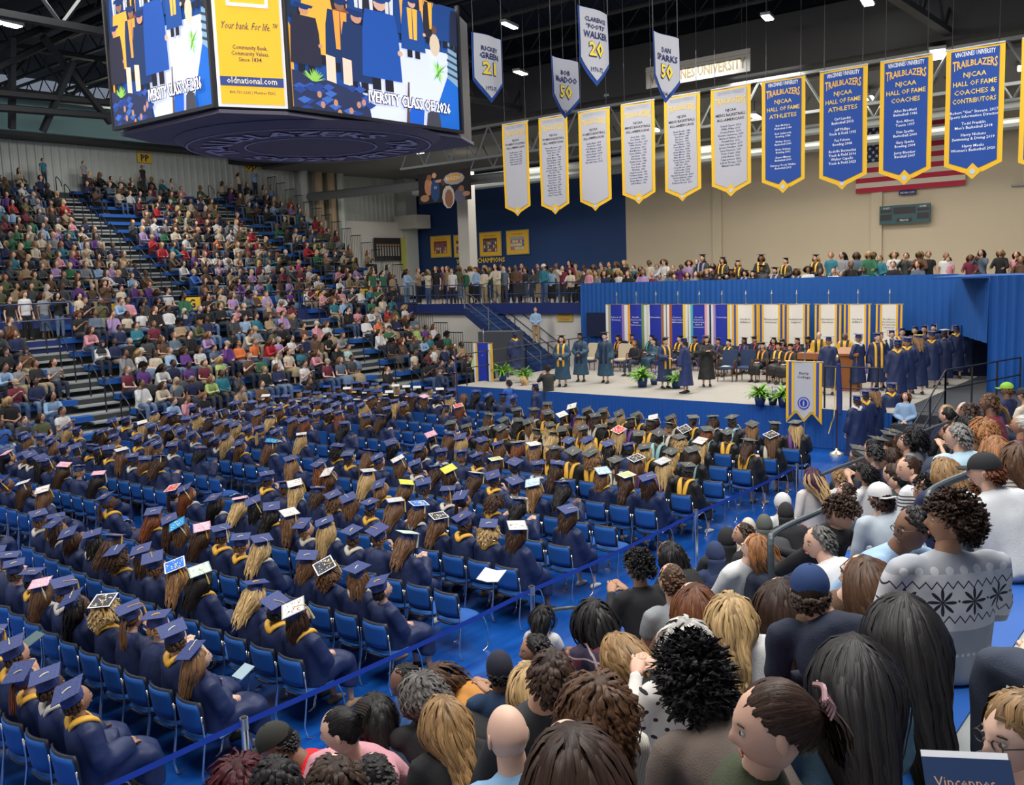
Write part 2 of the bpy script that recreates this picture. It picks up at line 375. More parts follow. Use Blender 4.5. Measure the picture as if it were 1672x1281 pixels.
# -------- far stand, lower: a bleacher bank with treads, risers and blue benches
SEC = [(3.0, 13.1), (14.4, 24.2), (25.4, 29.6)]
t = empty('far_bleacher', (0, 25, 0), label='lower bank of grey bleachers with blue benches along the far side of the floor', cat='bleacher')
LROW = [(25+.86*j, .15+.41*j) for j in range(8)]
for y, z in LROW:
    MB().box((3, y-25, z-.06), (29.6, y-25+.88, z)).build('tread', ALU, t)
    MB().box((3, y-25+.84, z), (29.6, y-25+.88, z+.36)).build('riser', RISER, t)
    for a, c in SEC: MB().box((a, y-25+.48, z+.26), (c, y-25+.86, z+.42)).build('bench', SEATB, t)
    for a, c in ((13.1, 14.4), (24.2, 25.4)): MB().box((a, y-25-.4, z-.25), (c, y-25, z-.2)).build('aisle_step', ALU, t)
UROW = [(34.4+.757*k, 3.6+.405*k) for k in range(14)]
USEC = [(9, 20.4), (22.2, 28.7), (30.1, 33.8)]
t = empty('upper_bleacher', (0, 34.4, 0), label='tall upper bank of grey bleachers rising to the ribbed far wall', cat='bleacher')
for y, z in UROW:
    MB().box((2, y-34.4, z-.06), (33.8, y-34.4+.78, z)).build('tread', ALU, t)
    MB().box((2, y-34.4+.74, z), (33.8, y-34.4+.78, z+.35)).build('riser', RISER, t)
    for a, c in USEC: MB().box((a, y-34.4+.38, z+.26), (c, y-34.4+.74, z+.40)).build('bench', SEATB, t)
    for a, c in ((20.4, 22.2), (28.7, 30.1)): MB().box((a, y-34.4-.3, z-.22), (c, y-34.4, z-.17)).build('aisle_step', ALU, t)
MB().box((2, -.1, -.45), (33.8, .05, 0)).build('riser', FASC, t).location = (0, 0, 3.6)
# aisle handrails
def aisle_rail(x, rows, dy, step, lab, n0=0):
    t = empty('aisle_handrail', label=lab, cat='handrail')
    for i in range(n0, len(rows), step):
        y, z = rows[i]; y += dy
        MB().bar((x, y, z), (x, y, z+.95), .022, 6).build('post', BLACK, t)
        MB().path([(x, y, z+.9), (x, y-.1, z+.98), (x, y-.45, z+.72), (x, y-.5, z+.5)], .02, 6).build('hoop', BLACK, t)
aisle_rail(13.75, LROW, .1, 1, 'row of black aisle handrails between the first two lower bleacher sections')
aisle_rail(24.8, LROW, .1, 1, 'row of black aisle handrails beside the end section of lower bleachers')
aisle_rail(21.3, UROW, .1, 1, 'row of black handrails climbing the wide upper aisle above the G sign')
aisle_rail(29.4, UROW, .1, 1, 'row of black handrails climbing the upper aisle above the F sign')
# stepped barred guards at the ends of the stands
def grille(x, y, z, h=1.25, wdt=.8, ax='y'):
    b = MB(); n = 7
    for i in range(n):
        q = y-wdt/2+wdt*i/(n-1); P = (x, q) if ax == 'y' else (q, x)
        b.bar((*P, z), (*P, z+h), .014, 4)
    for zz in (z, z+h): b.bar((x, y-wdt/2, zz), (x, y+wdt/2, zz), .02, 4)
    return b.build('barred_guard', BLACK)
for g, rows, x, h in (('stepped guards at the end of the upper stand', UROW, 33.76, 1.7), ('stepped guards at the end of the lower stand', LROW, 29.56, 1.15)):
    for i, (y, z) in enumerate(rows):
        if x < 30: grille(x, y+.4, z-.1, 1.35)
        else: grille(x, y+.4, z, h)
        tag(COL.objects[-1], 'black barred guard, %s step up the end of the %s stand' % (ordn(i+1), 'upper' if x > 30 else 'lower'), 'guard panel', g)
# wheelchair-height signs
def sign(txt, px, py, Y, wpx, lab, pole=False, hpx=None):
    p = at_y(px, py, Y); q = at_y(px+wpx, py, Y); wd = q[0]-p[0]; hh = wd*.62
    t = empty('section_sign', label=lab, cat='sign', mw=facingY(((p[0]+q[0])/2, Y, p[2])))
    MB().box((-wd/2, -hh/2, 0), (wd/2, hh/2, .03)).build('board', mat('sign_yellow', (.85, .55, .02), .6), t)
    b = MB(); add_text(b, txt, 0, -hh*.33, hh*.95, z=.036, bold=.03); b.build('lettering', TXB, t)
    return t
sign('G', 298, 496, 31.745, 29, 'yellow section sign with a navy G on the far concourse rail')
sign('F', 586, 481, 31.745, 22, 'yellow section sign with a navy F on the far concourse rail')
sign('PP', 224, 257, 45.02, 23, 'yellow sign reading PP on the ribbed far wall')
sign('OO', 400, 271, 45.02, 19, 'yellow sign partly hidden behind a man in blue by the far wall')
# -------- floor-level stage and drapes
STG = mat('stage_carpet', (.36, .34, .305), .9, noise=.05, nscale=3)
SX0, SX1, SY0, SY1, SZ = 22.75, 31.0, 6.9, 21.0, 1.0
panel('stage_deck', (SX0, SY0, SZ-.06), (SX1, SY1, SZ), STG, 'thing', 'pale grey stage deck with blue skirting in front of the banners', 'stage')
def drapemat(name, c): return mat(name, c, .75, noise=.08, nscale=3)
DRP = drapemat('drape_blue', (.004, .085, .36)); DRP2 = drapemat('skirt_blue', (.004, .08, .33))
def drape(a, c, z0, z1, m, name, label, pleat=.16, amp=.05, cat='drape', top=None):
    a = np.array(a, float); c = np.array(c, float); L = np.linalg.norm(c-a); d = (c-a)/L; nn = np.array([d[1], -d[0]]); n = int(L/pleat*4); V = []; rows = 7
    ph = np.cumsum(nr.uniform(.6, 1.4, n+1))*PI/2
    for r in range(rows+1):
        t_ = r/rows
        for i in range(n+1):
            q = a+d*L*i/n+nn*amp*(math.sin(ph[i]+.5*t_*math.sin(i*.13))*(.35+.65*t_)); zt = top(L*i/n) if top else z1
            V.append((q[0], q[1], zt*(1-t_)+z0*t_))
    F = [(r*(n+1)+i, (r+1)*(n+1)+i, (r+1)*(n+1)+i+1, r*(n+1)+i+1) for r in range(rows) for i in range(n)]
    return MB().add(V, F).build(name, m, smooth=True, label=label, cat=cat)
drape((SX0-.03, SY0), (SX0-.03, SY1), .01, SZ+.0, DRP2, 'stage_skirt', 'pleated blue skirt hanging from the front edge of the stage', .11, .022, 'skirt')
drape((31.62, 22.0), (31.62, 10.0), .9, 4.13, DRP, 'backdrop_drape', 'long pleated blue drape hanging from the concourse rail behind the stage banners', .2, .05)
drape((31.62, 10.0), (31.3, 7.6), 2.35, 4.13, DRP, 'tunnel_drape', 'blue drape hanging over the dark doorway where graduates line up', .22, .05)
b = MB(); b.box((27.65, 2.6, 4.05), (31.25, 7.4, 4.10)); b.build('drape_canopy', DRP, label='flat blue cloth canopy joining the drapes at the stage corner', cat='drape')
drape((31.2, 7.6), (27.6, 5.9), 2.3, 4.11, DRP, 'doorway_drape', 'blue drape gathered above the side of the dark doorway', .2, .06)
drape((27.6, 5.9), (27.4, 2.4), .2, 4.11, DRP, 'side_drape', 'broad pleated blue drape closing off the stage beside the near stand', .22, .09)
MB().box((31.95, 2, 0), (32.05, 10, 2.9)).build('doorway_shade_panel', mat('recess', (.004, .012, .05), .9), kind='structure')  # dark panel: the tunnel's shade is put into its colour
MB().box((31.75, 7.4, 2.9), (31.9, 22.0, 4.05)).build('wall_parapet', FASC, kind='structure')
# flat dark panel, its colour standing in for shade inside the drape's doorway
MB().box((31.4, 20.0, 2.0), (31.5, 21.6, 2.95)).build('recess_shade_panel', mat('recess', (.004, .012, .05), .9), kind='structure')
# -------- blue stairs from the end concourse
pt, pb = at_x(785, 497, 31.0), at_x(902, 640, 31.0)
t = empty('blue_staircase', label='wide blue metal staircase coming down from the end concourse behind the stage', cat='staircase')
n = 15; y0, y1, z0, z1 = pt[1]+.2, pb[1]-.1, 3.2, max(pb[2], .5)
dy = (y1-y0)/n; dz = (z1-z0)/n
for i in range(n):
    MB().box((30.2, y0+dy*(i+1), z0+dz*i-.05), (31.9, y0+dy*i+.05, z0+dz*i)).build('step', NAVYM, t)
    MB().box((30.2, y0+dy*(i+1)-.01, z0+dz*(i+1)), (31.9, y0+dy*(i+1)+.01, z0+dz*i-.05)).build('riser', mat('stair_edge', (.02, .07, .25), .5), t)
for x in (30.15, 31.9):
    a = np.array([x, y0, z0]); c = np.array([x, y1, z1])
    MB().add([a+(0, 0, -.3), a+(0, 0, .1), c+(0, 0, .1), c+(0, 0, -.3), a+(.06, 0, -.3), a+(.06, 0, .1), c+(.06, 0, .1), c+(.06, 0, -.3)], [(0, 1, 2, 3), (7, 6, 5, 4), (0, 4, 5, 1), (1, 5, 6, 2), (2, 6, 7, 3), (3, 7, 4, 0)]).build('stringer', NAVYM, t)
    for h in (.95, .5): MB().bar(a+(0, .2, h), c+(0, 0, h), .022, 6).build('handrail', STEEL if x < 31 else NAVYM, t)
    for k in (0, .33, .66, 1): MB().bar(a+(c-a)*k, a+(c-a)*k+(0, 0, .95), .022, 6).build('post', STEEL, t)
b = MB().box((-.4, -.32, 0), (.4, .32, .03)); p = at_x(922, 512, 31.9)
t = empty('wall_sign', label='small gold wall sign with brown lettering beside the blue drape', cat='sign', mw=facingX((31.92, p[1], p[2])))
b.build('board', mat('gold_board', (.55, .36, .06), .5), t); b = MB()
for i, s in enumerate(('ENROLL', 'PLEASE', 'TODAY')): add_text(b, s, 0, .12-.2*i, .15, z=.035, wid=.55)
b.build('lettering', mat('brown_print', (.25, .1, .02), .8), t)
# -------- hanging high-bay lamps
LAMPM = mat('lamp_glow', (1, .97, .9), emit=14)
def lamp(px, py, Z, lab, sz=(1.0, .35)):
    p = at_z(px, py, Z); t = empty('ceiling_lamp', p, .2, lab, 'lamp', 'high ceiling lamps')
    MB().box((-sz[0]/2, -sz[1]/2, .03), (sz[0]/2, sz[1]/2, .12)).build('housing', TRUSSL, t)
    for k in (-1, 1): MB().box((k*sz[0]*.25-sz[0]*.2, -sz[1]*.4, 0), (k*sz[0]*.25+sz[0]*.2, sz[1]*.4, .03)).build('diffuser', LAMPM, t)
    MB().bar((0, 0, .1), (0, 0, 1.0), .012, 4).build('hanger', BLACK, t)
for a in ((1253, 30, 12.3, 'glowing lamp above the blue hall-of-fame banners', (.7, .3)), (1416, 4, 12.3, 'glowing lamp at the top edge above the widest blue banner'), (850, 120, 12.2, 'lamp between the numbers 21 and 50 white pennants', (.8, .3)), (1298, 108, 11.4, 'bright lamp cluster behind the first blue hanging banner'), (1009, 162, 11.2, 'lamp shining between the white roll-of-honour banners', (1.4, .6)), (1533, 90, 10.9, 'flat bright lamp between the two widest blue banners', (1.6, .5)), (1420, 161, 10.6, 'lamp seen between two blue banners near the flag'), (1072, 213, 10.4, 'small lamp behind the white banners above the beige wall'), (677, 249, 10.6, 'lamp just under the scoreboard edge by the far wall', (1.2, .5)), (8, 40, 12.3, 'lamp at the dark roof over the far stand'), (832, 43, 12.2, 'unlit-looking slim lamp over the number 21 pennant', (.9, .2)), (1232, 190, 10.4, 'small lamp beside the last white hanging banner'), (1670, 112, 10.8, 'lamp at the roof edge beyond the last banner')):
    lamp(*a)
# ================================================ SCOREBOARD, BANNERS, WRITING
HJ = 7.5
LF, P1, P2, RF = at_z(191, 214, HJ), at_z(357, 176, HJ), at_z(470, 180, HJ), at_z(753, 219, HJ)
cx, cy = (P2[0]+RF[0])/2, (LF[1]+P1[1])/2; ax, ay = cx-P1[0], cy-P2[1]; bx, by = cx-P2[0], cy-P1[1]
OCT = [(-ax, -by), (-bx, -ay), (bx, -ay), (ax, -by), (ax, by), (bx, ay), (-bx, ay), (-ax, by)]
JH = at_y(748, 17, RF[1])[2]-HJ
jb = empty('hanging_scoreboard', (cx, cy, HJ), label='huge eight-sided video scoreboard hanging over the middle of the floor', cat='scoreboard')
b = MB(); b.poly([(x*.985, y*.985) for x, y in OCT], JH); b.build('housing', BLACK, jb)
b = MB(); k = 1.0
V = [(x*1.01, y*1.01, .02) for x, y in OCT]+[(x*1.0, y*1.0, -.1) for x, y in OCT]; n = 8
nn = 48
def rr(a):  # radius of the octagon in direction a
    return min(ax/max(abs(math.cos(a)), 1e-6), ay/max(abs(math.sin(a)), 1e-6), (ax*ay*0+1)*abs((ax*(-ay)-(-by)*0) if 0 else 1e9))
V2 = []; rim = []
for i in range(nn):
    a = 2*PI*i/nn; q = .5*(ax+ay)*.99; rim.append((q*math.cos(a), q*math.sin(a)))
b.poly(OCT, .06); b.build('soffit', mat('scoreboard_underside', (.13, .115, .155), .6), jb).location = (0, 0, -.08)
b = MB(); V = [(x, y, -.09) for x, y in rim]+[(x*.93, y*.93, -.20) for x, y in rim]+[(0, 0, -.21)]
F = [(i, (i+1) % nn, nn+(i+1) % nn, nn+i) for i in range(nn)]+[(nn+i, nn+(i+1) % nn, 2*nn) for i in range(nn)]
b.add(V, F).build('round_base', mat('scoreboard_underside', (0, 0, 0)), jb, smooth=False)
LIL = mat('lilac_print', (.6, .55, .68), .6)
b = MB(); Rr_ = .5*(ax+ay)*.93; word = 'TRAILBLAZERS'
for rep in range(2):
    for i, ch in enumerate(word):
        a = PI*1.15+(rep*PI)+(i-6.5)*PI/13.2; v, f = text_vf(ch, .78, bold=.02); v = v.copy(); r0 = Rr_*.80
        # letters read from below, tops outward
        u = np.array([-math.sin(a), math.cos(a), 0]); up = np.array([math.cos(a), math.sin(a), 0])
        P = np.array([up*(r0-.38)])[0]; vv = P+np.outer(v[:, 0]*1.15, u)+np.outer(v[:, 1], up); vv[:, 2] = -.222; b.add(vv, f)
b.build('ring_lettering', LIL, jb)
b = MB()
for r_ in (.52, .965):
    for i in range(64):
        a0, a1 = 2*PI*i/64, 2*PI*(i+1)/64; q = Rr_*r_; q2 = q+.035
        b.add([(q*math.cos(a0), q*math.sin(a0), -.22), (q2*math.cos(a0), q2*math.sin(a0), -.22), (q2*math.cos(a1), q2*math.sin(a1), -.22), (q*math.cos(a1), q*math.sin(a1), -.22)], [(3, 2, 1, 0)])
b.build('ring_lines', LIL, jb)
# picture on the screens, drawn as flat coloured shapes that glow
def screen_picture(W, Hh, seed):
    b = MB(); r = random.Random(seed); z = [.02]
    def pg(pts, c): pts = [(min(max(x, 0), 1), min(max(y, 0), 1)) for x, y in pts]; z[0] += .0002; b.add([(x*W-W/2, y*Hh, z[0]) for x, y in pts], [tuple(range(len(pts)))], 0, tuple(q*.8 for q in c))
    def el(x, y, rx, ry, c, n=10): pg([(x+rx*math.cos(2*PI*i/n), y+ry*math.sin(2*PI*i/n)) for i in range(n)], c)
    pg([(0, 0), (1, 0), (1, 1), (0, 1)], (.01, .06, .25))
    pg([(0, .62), (1, .72), (1, 1), (0, 1)], (.012, .025, .06))
    pg([(.42, 0), (.80, 0), (.97, .55), (.95, .62), (.30, .62), (.36, .3)], (.60, .64, .82))
    pg([(.80, 0), (1, 0), (1, .62), (.95, .5)], (.01, .12, .5)); pg([(.93, .42), (1, .36), (1, .95), (.95, .98)], (.20, .33, .45))
    for i in range(9): pg([(.93, .45+i*.055), (1, .42+i*.055), (1, .44+i*.055), (.93, .47+i*.055)], (.03, .05, .09))
    pg([(0, .0), (.02, 0), (.02, .55), (0, .6)], (.75, .35, .05))
    def robe(x, y, h, c, stole=None, hat=(.01, .03, .12)):
        w_ = h*.17; skin_ = r.choice([(.5, .25, .16), (.25, .12, .07), (.6, .35, .25)])
        pg([(x-w_*.5, y), (x-w_*.1, y), (x-w_*.1, y+h*.15), (x-w_*.5, y+h*.15)], (.01, .01, .02)); pg([(x+w_*.1, y), (x+w_*.5, y), (x+w_*.5, y+h*.15), (x+w_*.1, y+h*.15)], (.01, .01, .02))
        pg([(x-w_*.95, y+h*.12), (x+w_*.95, y+h*.12), (x+w_*.85, y+h*.6), (x+w_*.7, y+h*.8), (x-w_*.7, y+h*.8), (x-w_*.85, y+h*.6)], c)
        if stole: pg([(x-w_*.3, y+h*.3), (x-w_*.05, y+h*.3), (x-w_*.02, y+h*.8), (x-w_*.4, y+h*.8)], stole); pg([(x+w_*.3, y+h*.3), (x+w_*.05, y+h*.3), (x+w_*.02, y+h*.8), (x+w_*.4, y+h*.8)], stole)
        el(x, y+h*.88, h*.05, h*.07, skin_); pg([(x-h*.10, y+h*.93), (x+h*.08, y+h*.92), (x+h*.1, y+h*.96), (x-h*.08, y+h*.97)], hat); el(x, y+h*.92, h*.055, h*.035, hat)
        el(x+w_*.9, y+h*.42, h*.022, h*.03, skin_)
    for i in range(16): robe(.1+.06*i+r.uniform(-.02, .02), .60+r.uniform(0, .1), .42, r.choice([(.015, .02, .05), (.01, .05, .2), (.02, .02, .03)]), r.choice([None, (.85, .4, .05), (.75, .35, .08), (.6, .6, .6)]))
    pg([(.17, .72), (.32, .78), (.32, .70), (.17, .64)], (.25, .07, .03)); robe(.15, .33, .6, (.75, .38, .05))
    robe(.27, .30, .55, (.012, .03, .1), (.8, .3, .05)); robe(.08, .25, .5, (.02, .02, .04)); robe(.36, .18, .62, (.012, .03, .1))
    robe(.50, .22, .74, (.012, .07, .32), None, (.01, .05, .2)); robe(.70, .52, .48, (.01, .06, .25), (.85, .42, .05))
    el(.84, .66, .035, .09, (.60, .48, .35)); el(.84, .78, .018, .035, (.12, .06, .04))
    for i in range(26): a = r.uniform(0, 2*PI); l = r.uniform(.05, .1); x0, y0 = .86, .45; pg([(x0-.008, y0), (x0+.008, y0), (x0+l*.75*math.cos(a), y0+l*1.25*math.sin(a))], r.choice([(.15, .45, .06), (.3, .6, .12), (.08, .3, .05)]))
    for x0, x1 in ((.18, .23), (.27, .32)): pg([(x0, .22), (x1, .21), (x1, .40), (x0, .41)], (.75, .55, .42))
    pg([(0, 0), (.42, 0), (.40, .16), (.2, .22), (0, .26)], (.02, .03, .08))
    for i in range(22): x = r.uniform(0, .42); y = r.uniform(0, .2); s_ = .035; pg([(x-s_, y), (x, y+s_*.8), (x+s_, y+.01), (x, y-s_*.7)], r.choice([(.03, .08, .35), (.04, .12, .42), (.02, .05, .22)]))
    for i in range(7): el(r.uniform(.02, .4), r.uniform(0, .17), .012, .025, (.45, .22, .14))
    for i in range(20): a = r.uniform(.3, 2.8); pg([(.10, .2), (.12, .2), (.11+.07*math.cos(a), .2+.09*math.sin(a))], (.25, .5, .08))
    pg([(.64, 0), (.74, 0), (.75, .12), (.66, .13)], (.01, .1, .5)); pg([(.76, 0), (.86, 0), (.85, .1), (.8, .13), (.77, .1)], (.05, .05, .07)); pg([(.63, .0), (.65, 0), (.66, .32), (.65, .32)], (.1, .06, .04))
    v, f = text_vf('IVERSITY CLASS OF 2026', .12*Hh, 'LEFT'); v = v.copy(); e = v[:, 0].max(); v[:, 0] *= .52*W/e
    for dx, dy_, dz, c in ((.02, -.02, .003, (.02, .02, .05)), (-.02, -.02, .004, (.02, .02, .05)), (.02, .02, .005, (.02, .02, .05)), (-.02, .02, .006, (.02, .02, .05)), (0, 0, .012, (1, 1, 1)), (.008, 0, .013, (1, 1, 1))): b.add(v+np.array([.40*W-W/2+dx, Hh*.12+dy_, z[0]+dz]), f, 0, c)
    return b
for (a, c, seed, lab) in ((LF, P1, 3, 1), (P2, RF, 3, 2)):
    a = np.array([a[0], a[1]])-(cx, cy); c = np.array([c[0], c[1]])-(cx, cy); d = c-a; L = np.linalg.norm(d); u = d/L; nrm = (u[1], -u[0], 0)
    o = screen_picture(L*.965, JH*.97, 3).build('video_screen', VCE, jb, col=True)
    o.matrix_local = frame(((a[0]+c[0])/2+nrm[0]*.01, (a[1]+c[1])/2+nrm[1]*.01, .06), (u[0], u[1], 0), (0, 0, 1), nrm)
    b = MB(); h_ = L/2; b.box((-h_, -.06, 0), (h_, .0, .09)); b.box((-h_, 0, 0), (-h_+.05, JH, .09)); b.box((h_-.05, 0, 0), (h_, JH, .09))
    o = b.build('screen_frame', BLACK, jb); o.matrix_local = frame(((a[0]+c[0])/2, (a[1]+c[1])/2, .06), (u[0], u[1], 0), (0, 0, 1), nrm)
a = np.array(P1[:2])-(cx, cy); c = np.array(P2[:2])-(cx, cy); d = c-a; L = np.linalg.norm(d); u = d/L; nrm = (u[1], -u[0], 0)
adm = frame(((a[0]+c[0])/2, (a[1]+c[1])/2, .02), (u[0], u[1], 0), (0, 0, 1), nrm)
MB().box((-L/2, 0, 0), (L/2, JH, .03)).build('advert_border', mat('advert_white', (.8, .8, .82), .5, emit=.25), jb, mw=adm)
MB().box((-L/2+.05, .05, .03), (L/2-.05, JH, .04)).build('advert_panel', mat('advert_gold', (.85, .48, .01), .5, emit=.35), jb, mw=adm)
AH = L*1.0
MB().box((-L/2+.05, AH*.30, .04), (L/2-.05, AH*.43, .048)).build('advert_band', mat('advert_blue', (.02, .06, .33), .5), jb, mw=adm)
b = MB(); b.box((-.3*L, 1.42*AH, .04), (.3*L, 1.47*AH, .05)); b.box((-.3*L, 1.42*AH, .04), (-.25*L, 2.0*AH, .05)); b.box((.25*L, 1.42*AH, .04), (.3*L, 2.0*AH, .05)); b.build('advert_square_mark', mat('advert_white', (0, 0, 0)), jb, mw=adm)
b = MB(); add_text(b, 'Your bank. For life.™', 0, AH*1.10, .15*L, z=.045, wid=.8*L, warp=lambda v: v+np.outer(v[:, 1]-AH*1.1, (.25, 0, 0)))
for i, s in enumerate(('Community Bank.', 'Community Values.', 'Since 1834.')): add_text(b, s, 0, AH*(.82-.085*i), .085*L, z=.045, wid=L*(.5 if i == 0 else .54 if i == 1 else .34), bold=.008)
add_text(b, '800-731-2265 | Member FDIC', 0, AH*.19, .06*L, z=.045, wid=.66*L); b.build('advert_lettering', TXB, jb, mw=adm)
b = MB(); add_text(b, 'oldnational.com', 0, AH*.335, .13*L, z=.052, wid=.72*L, bold=.008); b.build('advert_web_address', mat('advert_yellow', (.9, .8, .5), .5, emit=.3), jb, mw=adm)
for sx, sy in ((-1, -1), (1, -1), (1, 1), (-1, 1)): MB().bar((sx*bx*.8, sy*ay*.8, JH), (sx*bx*.8, sy*ay*.8, 5.6), .03, 5).build('hanger', BLACK, jb)
# -------- pennant banners hanging from the roof
def outline_sheet(b, W, Hh, pt, inset, z, mi, wf, n=12):
    us = np.linspace(-W/2+inset, W/2-inset, n+1)
    bot = lambda u: -(Hh-inset*1.0)-pt*(1-abs(2*u/W))*(1-2*inset/W*.5)
    sheet(b, us, lambda u: -inset*.4, bot, 8, z, .006, mi, wf)
def warp_arch(v):  # the big team word is drawn on an arch
    v = v.copy(); return v
def roll_banner(px, ytop, ybot, wpx, blue, head, lines, lab, X=24):
    c = at_x(px, ytop, X); l = at_x(px-wpx/2, ytop, X); W = abs(l[1]-c[1])*2; W = W*.98; z0 = 4.6+(8.57-4.6)*X/20; bz = at_x(px, ybot, X)[2]
    pt = W*.22; Hh = z0-bz-pt; g = wavy(.02, 5/W, px)
    t = empty('hanging_banner', label=lab, cat='banner', group='row of long roll-of-honour banners', mw=facingX((X, c[1], z0)))
    b = MB(); outline_sheet(b, W, Hh, pt, 0, 0, 0, g); b.build('border', YEL, t)
    b = MB(); outline_sheet(b, W, Hh-.0, pt, W*.09, .012, 0, g); b.build('field', BANB if blue else mat('banner_white', (.40, .40, .43), .8), t)
    fg = TXW if blue else TXB; Y = -W*.16
    b = MB(); add_text(b, 'VINCENNES UNIVERSITY', 0, Y, W*.12, z=.024, wid=W*.68, warp=lambda v: g(v+np.outer(.03*np.cos(v[:, 0]/W*3), (0, 1, 0))), bold=.01); b.build('heading', TXW if blue else GRAYP, t)
    v, f = text_vf('TRAILBLAZERS', W*.3, bold=.02); v = v.copy(); e = v[:, 0].max()-v[:, 0].min(); v[:, 0] *= W*.76/e; y_ = v[:, 1]/(v[:, 1].max()); arch = 1-(v[:, 0]/(W*.40))**2
    v[:, 1] = Y-W*.05-W*.20*(1-y_)*(1-.45*arch)-.0; v[:, 2] += .024; b = MB(); b.add(g(v), f); b.build('team_word', TXG if not blue else mat('orange_print', (.75, .42, .08), .7), t)
    Y -= W*.36; b = MB(); hs = W*(.125 if blue else .085)
    for s in head: add_text(b, s, 0, Y, hs, z=.024, wid=min(W*.74, len(s)*hs*.62), bold=.012, warp=g); Y -= hs*1.25
    b.build('title', TXG if blue else TXK, t); b = MB(); ls = W*.075 if blue else W*.062; lp = ls*1.12; Y -= ls*.4
    room = Hh-W*.1+Y; lp = min(lp, room/max(1, len(lines)))
    for s in lines:
        if s: add_text(b, s, 0, Y, min(ls, lp*.95), z=.024, warp=g, bold=.006)
        Y -= lp if s else lp*.7
    if lines: b.build('names', fg, t)
    yb = -(Hh+pt*.62)
    b = MB(); b.poly([(0, yb+W*.16), (W*.15, yb), (0, yb-W*.14), (-W*.15, yb)], .02); b.build('badge', YEL, t, mw=Matrix.Translation((0, 0, .0)))
    b = MB(); b.poly([(W*.05*math.cos(i*PI/6), yb+W*.05*math.sin(i*PI/6)) for i in range(12)], .026); b.build('badge_disc', mat('badge_grey', (.45, .5, .6), .6), t)
    MB().bar((-W/2, .02, 0), (W/2, .02, 0), .02, 6).build('top_pole', WHITE, t)
    for s in (-1, 1): MB().bar((s*W*.4, .02, 0), (s*W*.4, 12.95-z0, 0), .008, 4).build('wire', BLACK, t)
WB = "WOMEN'S BASKETBALL"; MBK = "MEN'S BASKETBALL"; AA = 'ALL-AMERICANS'
yrs = lambda a, n, st=1: [str(a+i*st) for i in range(n)]
mk = lambda names, a, st: ['%s  %d' % (s, a+int(i*st)) for i, s in enumerate(names)]
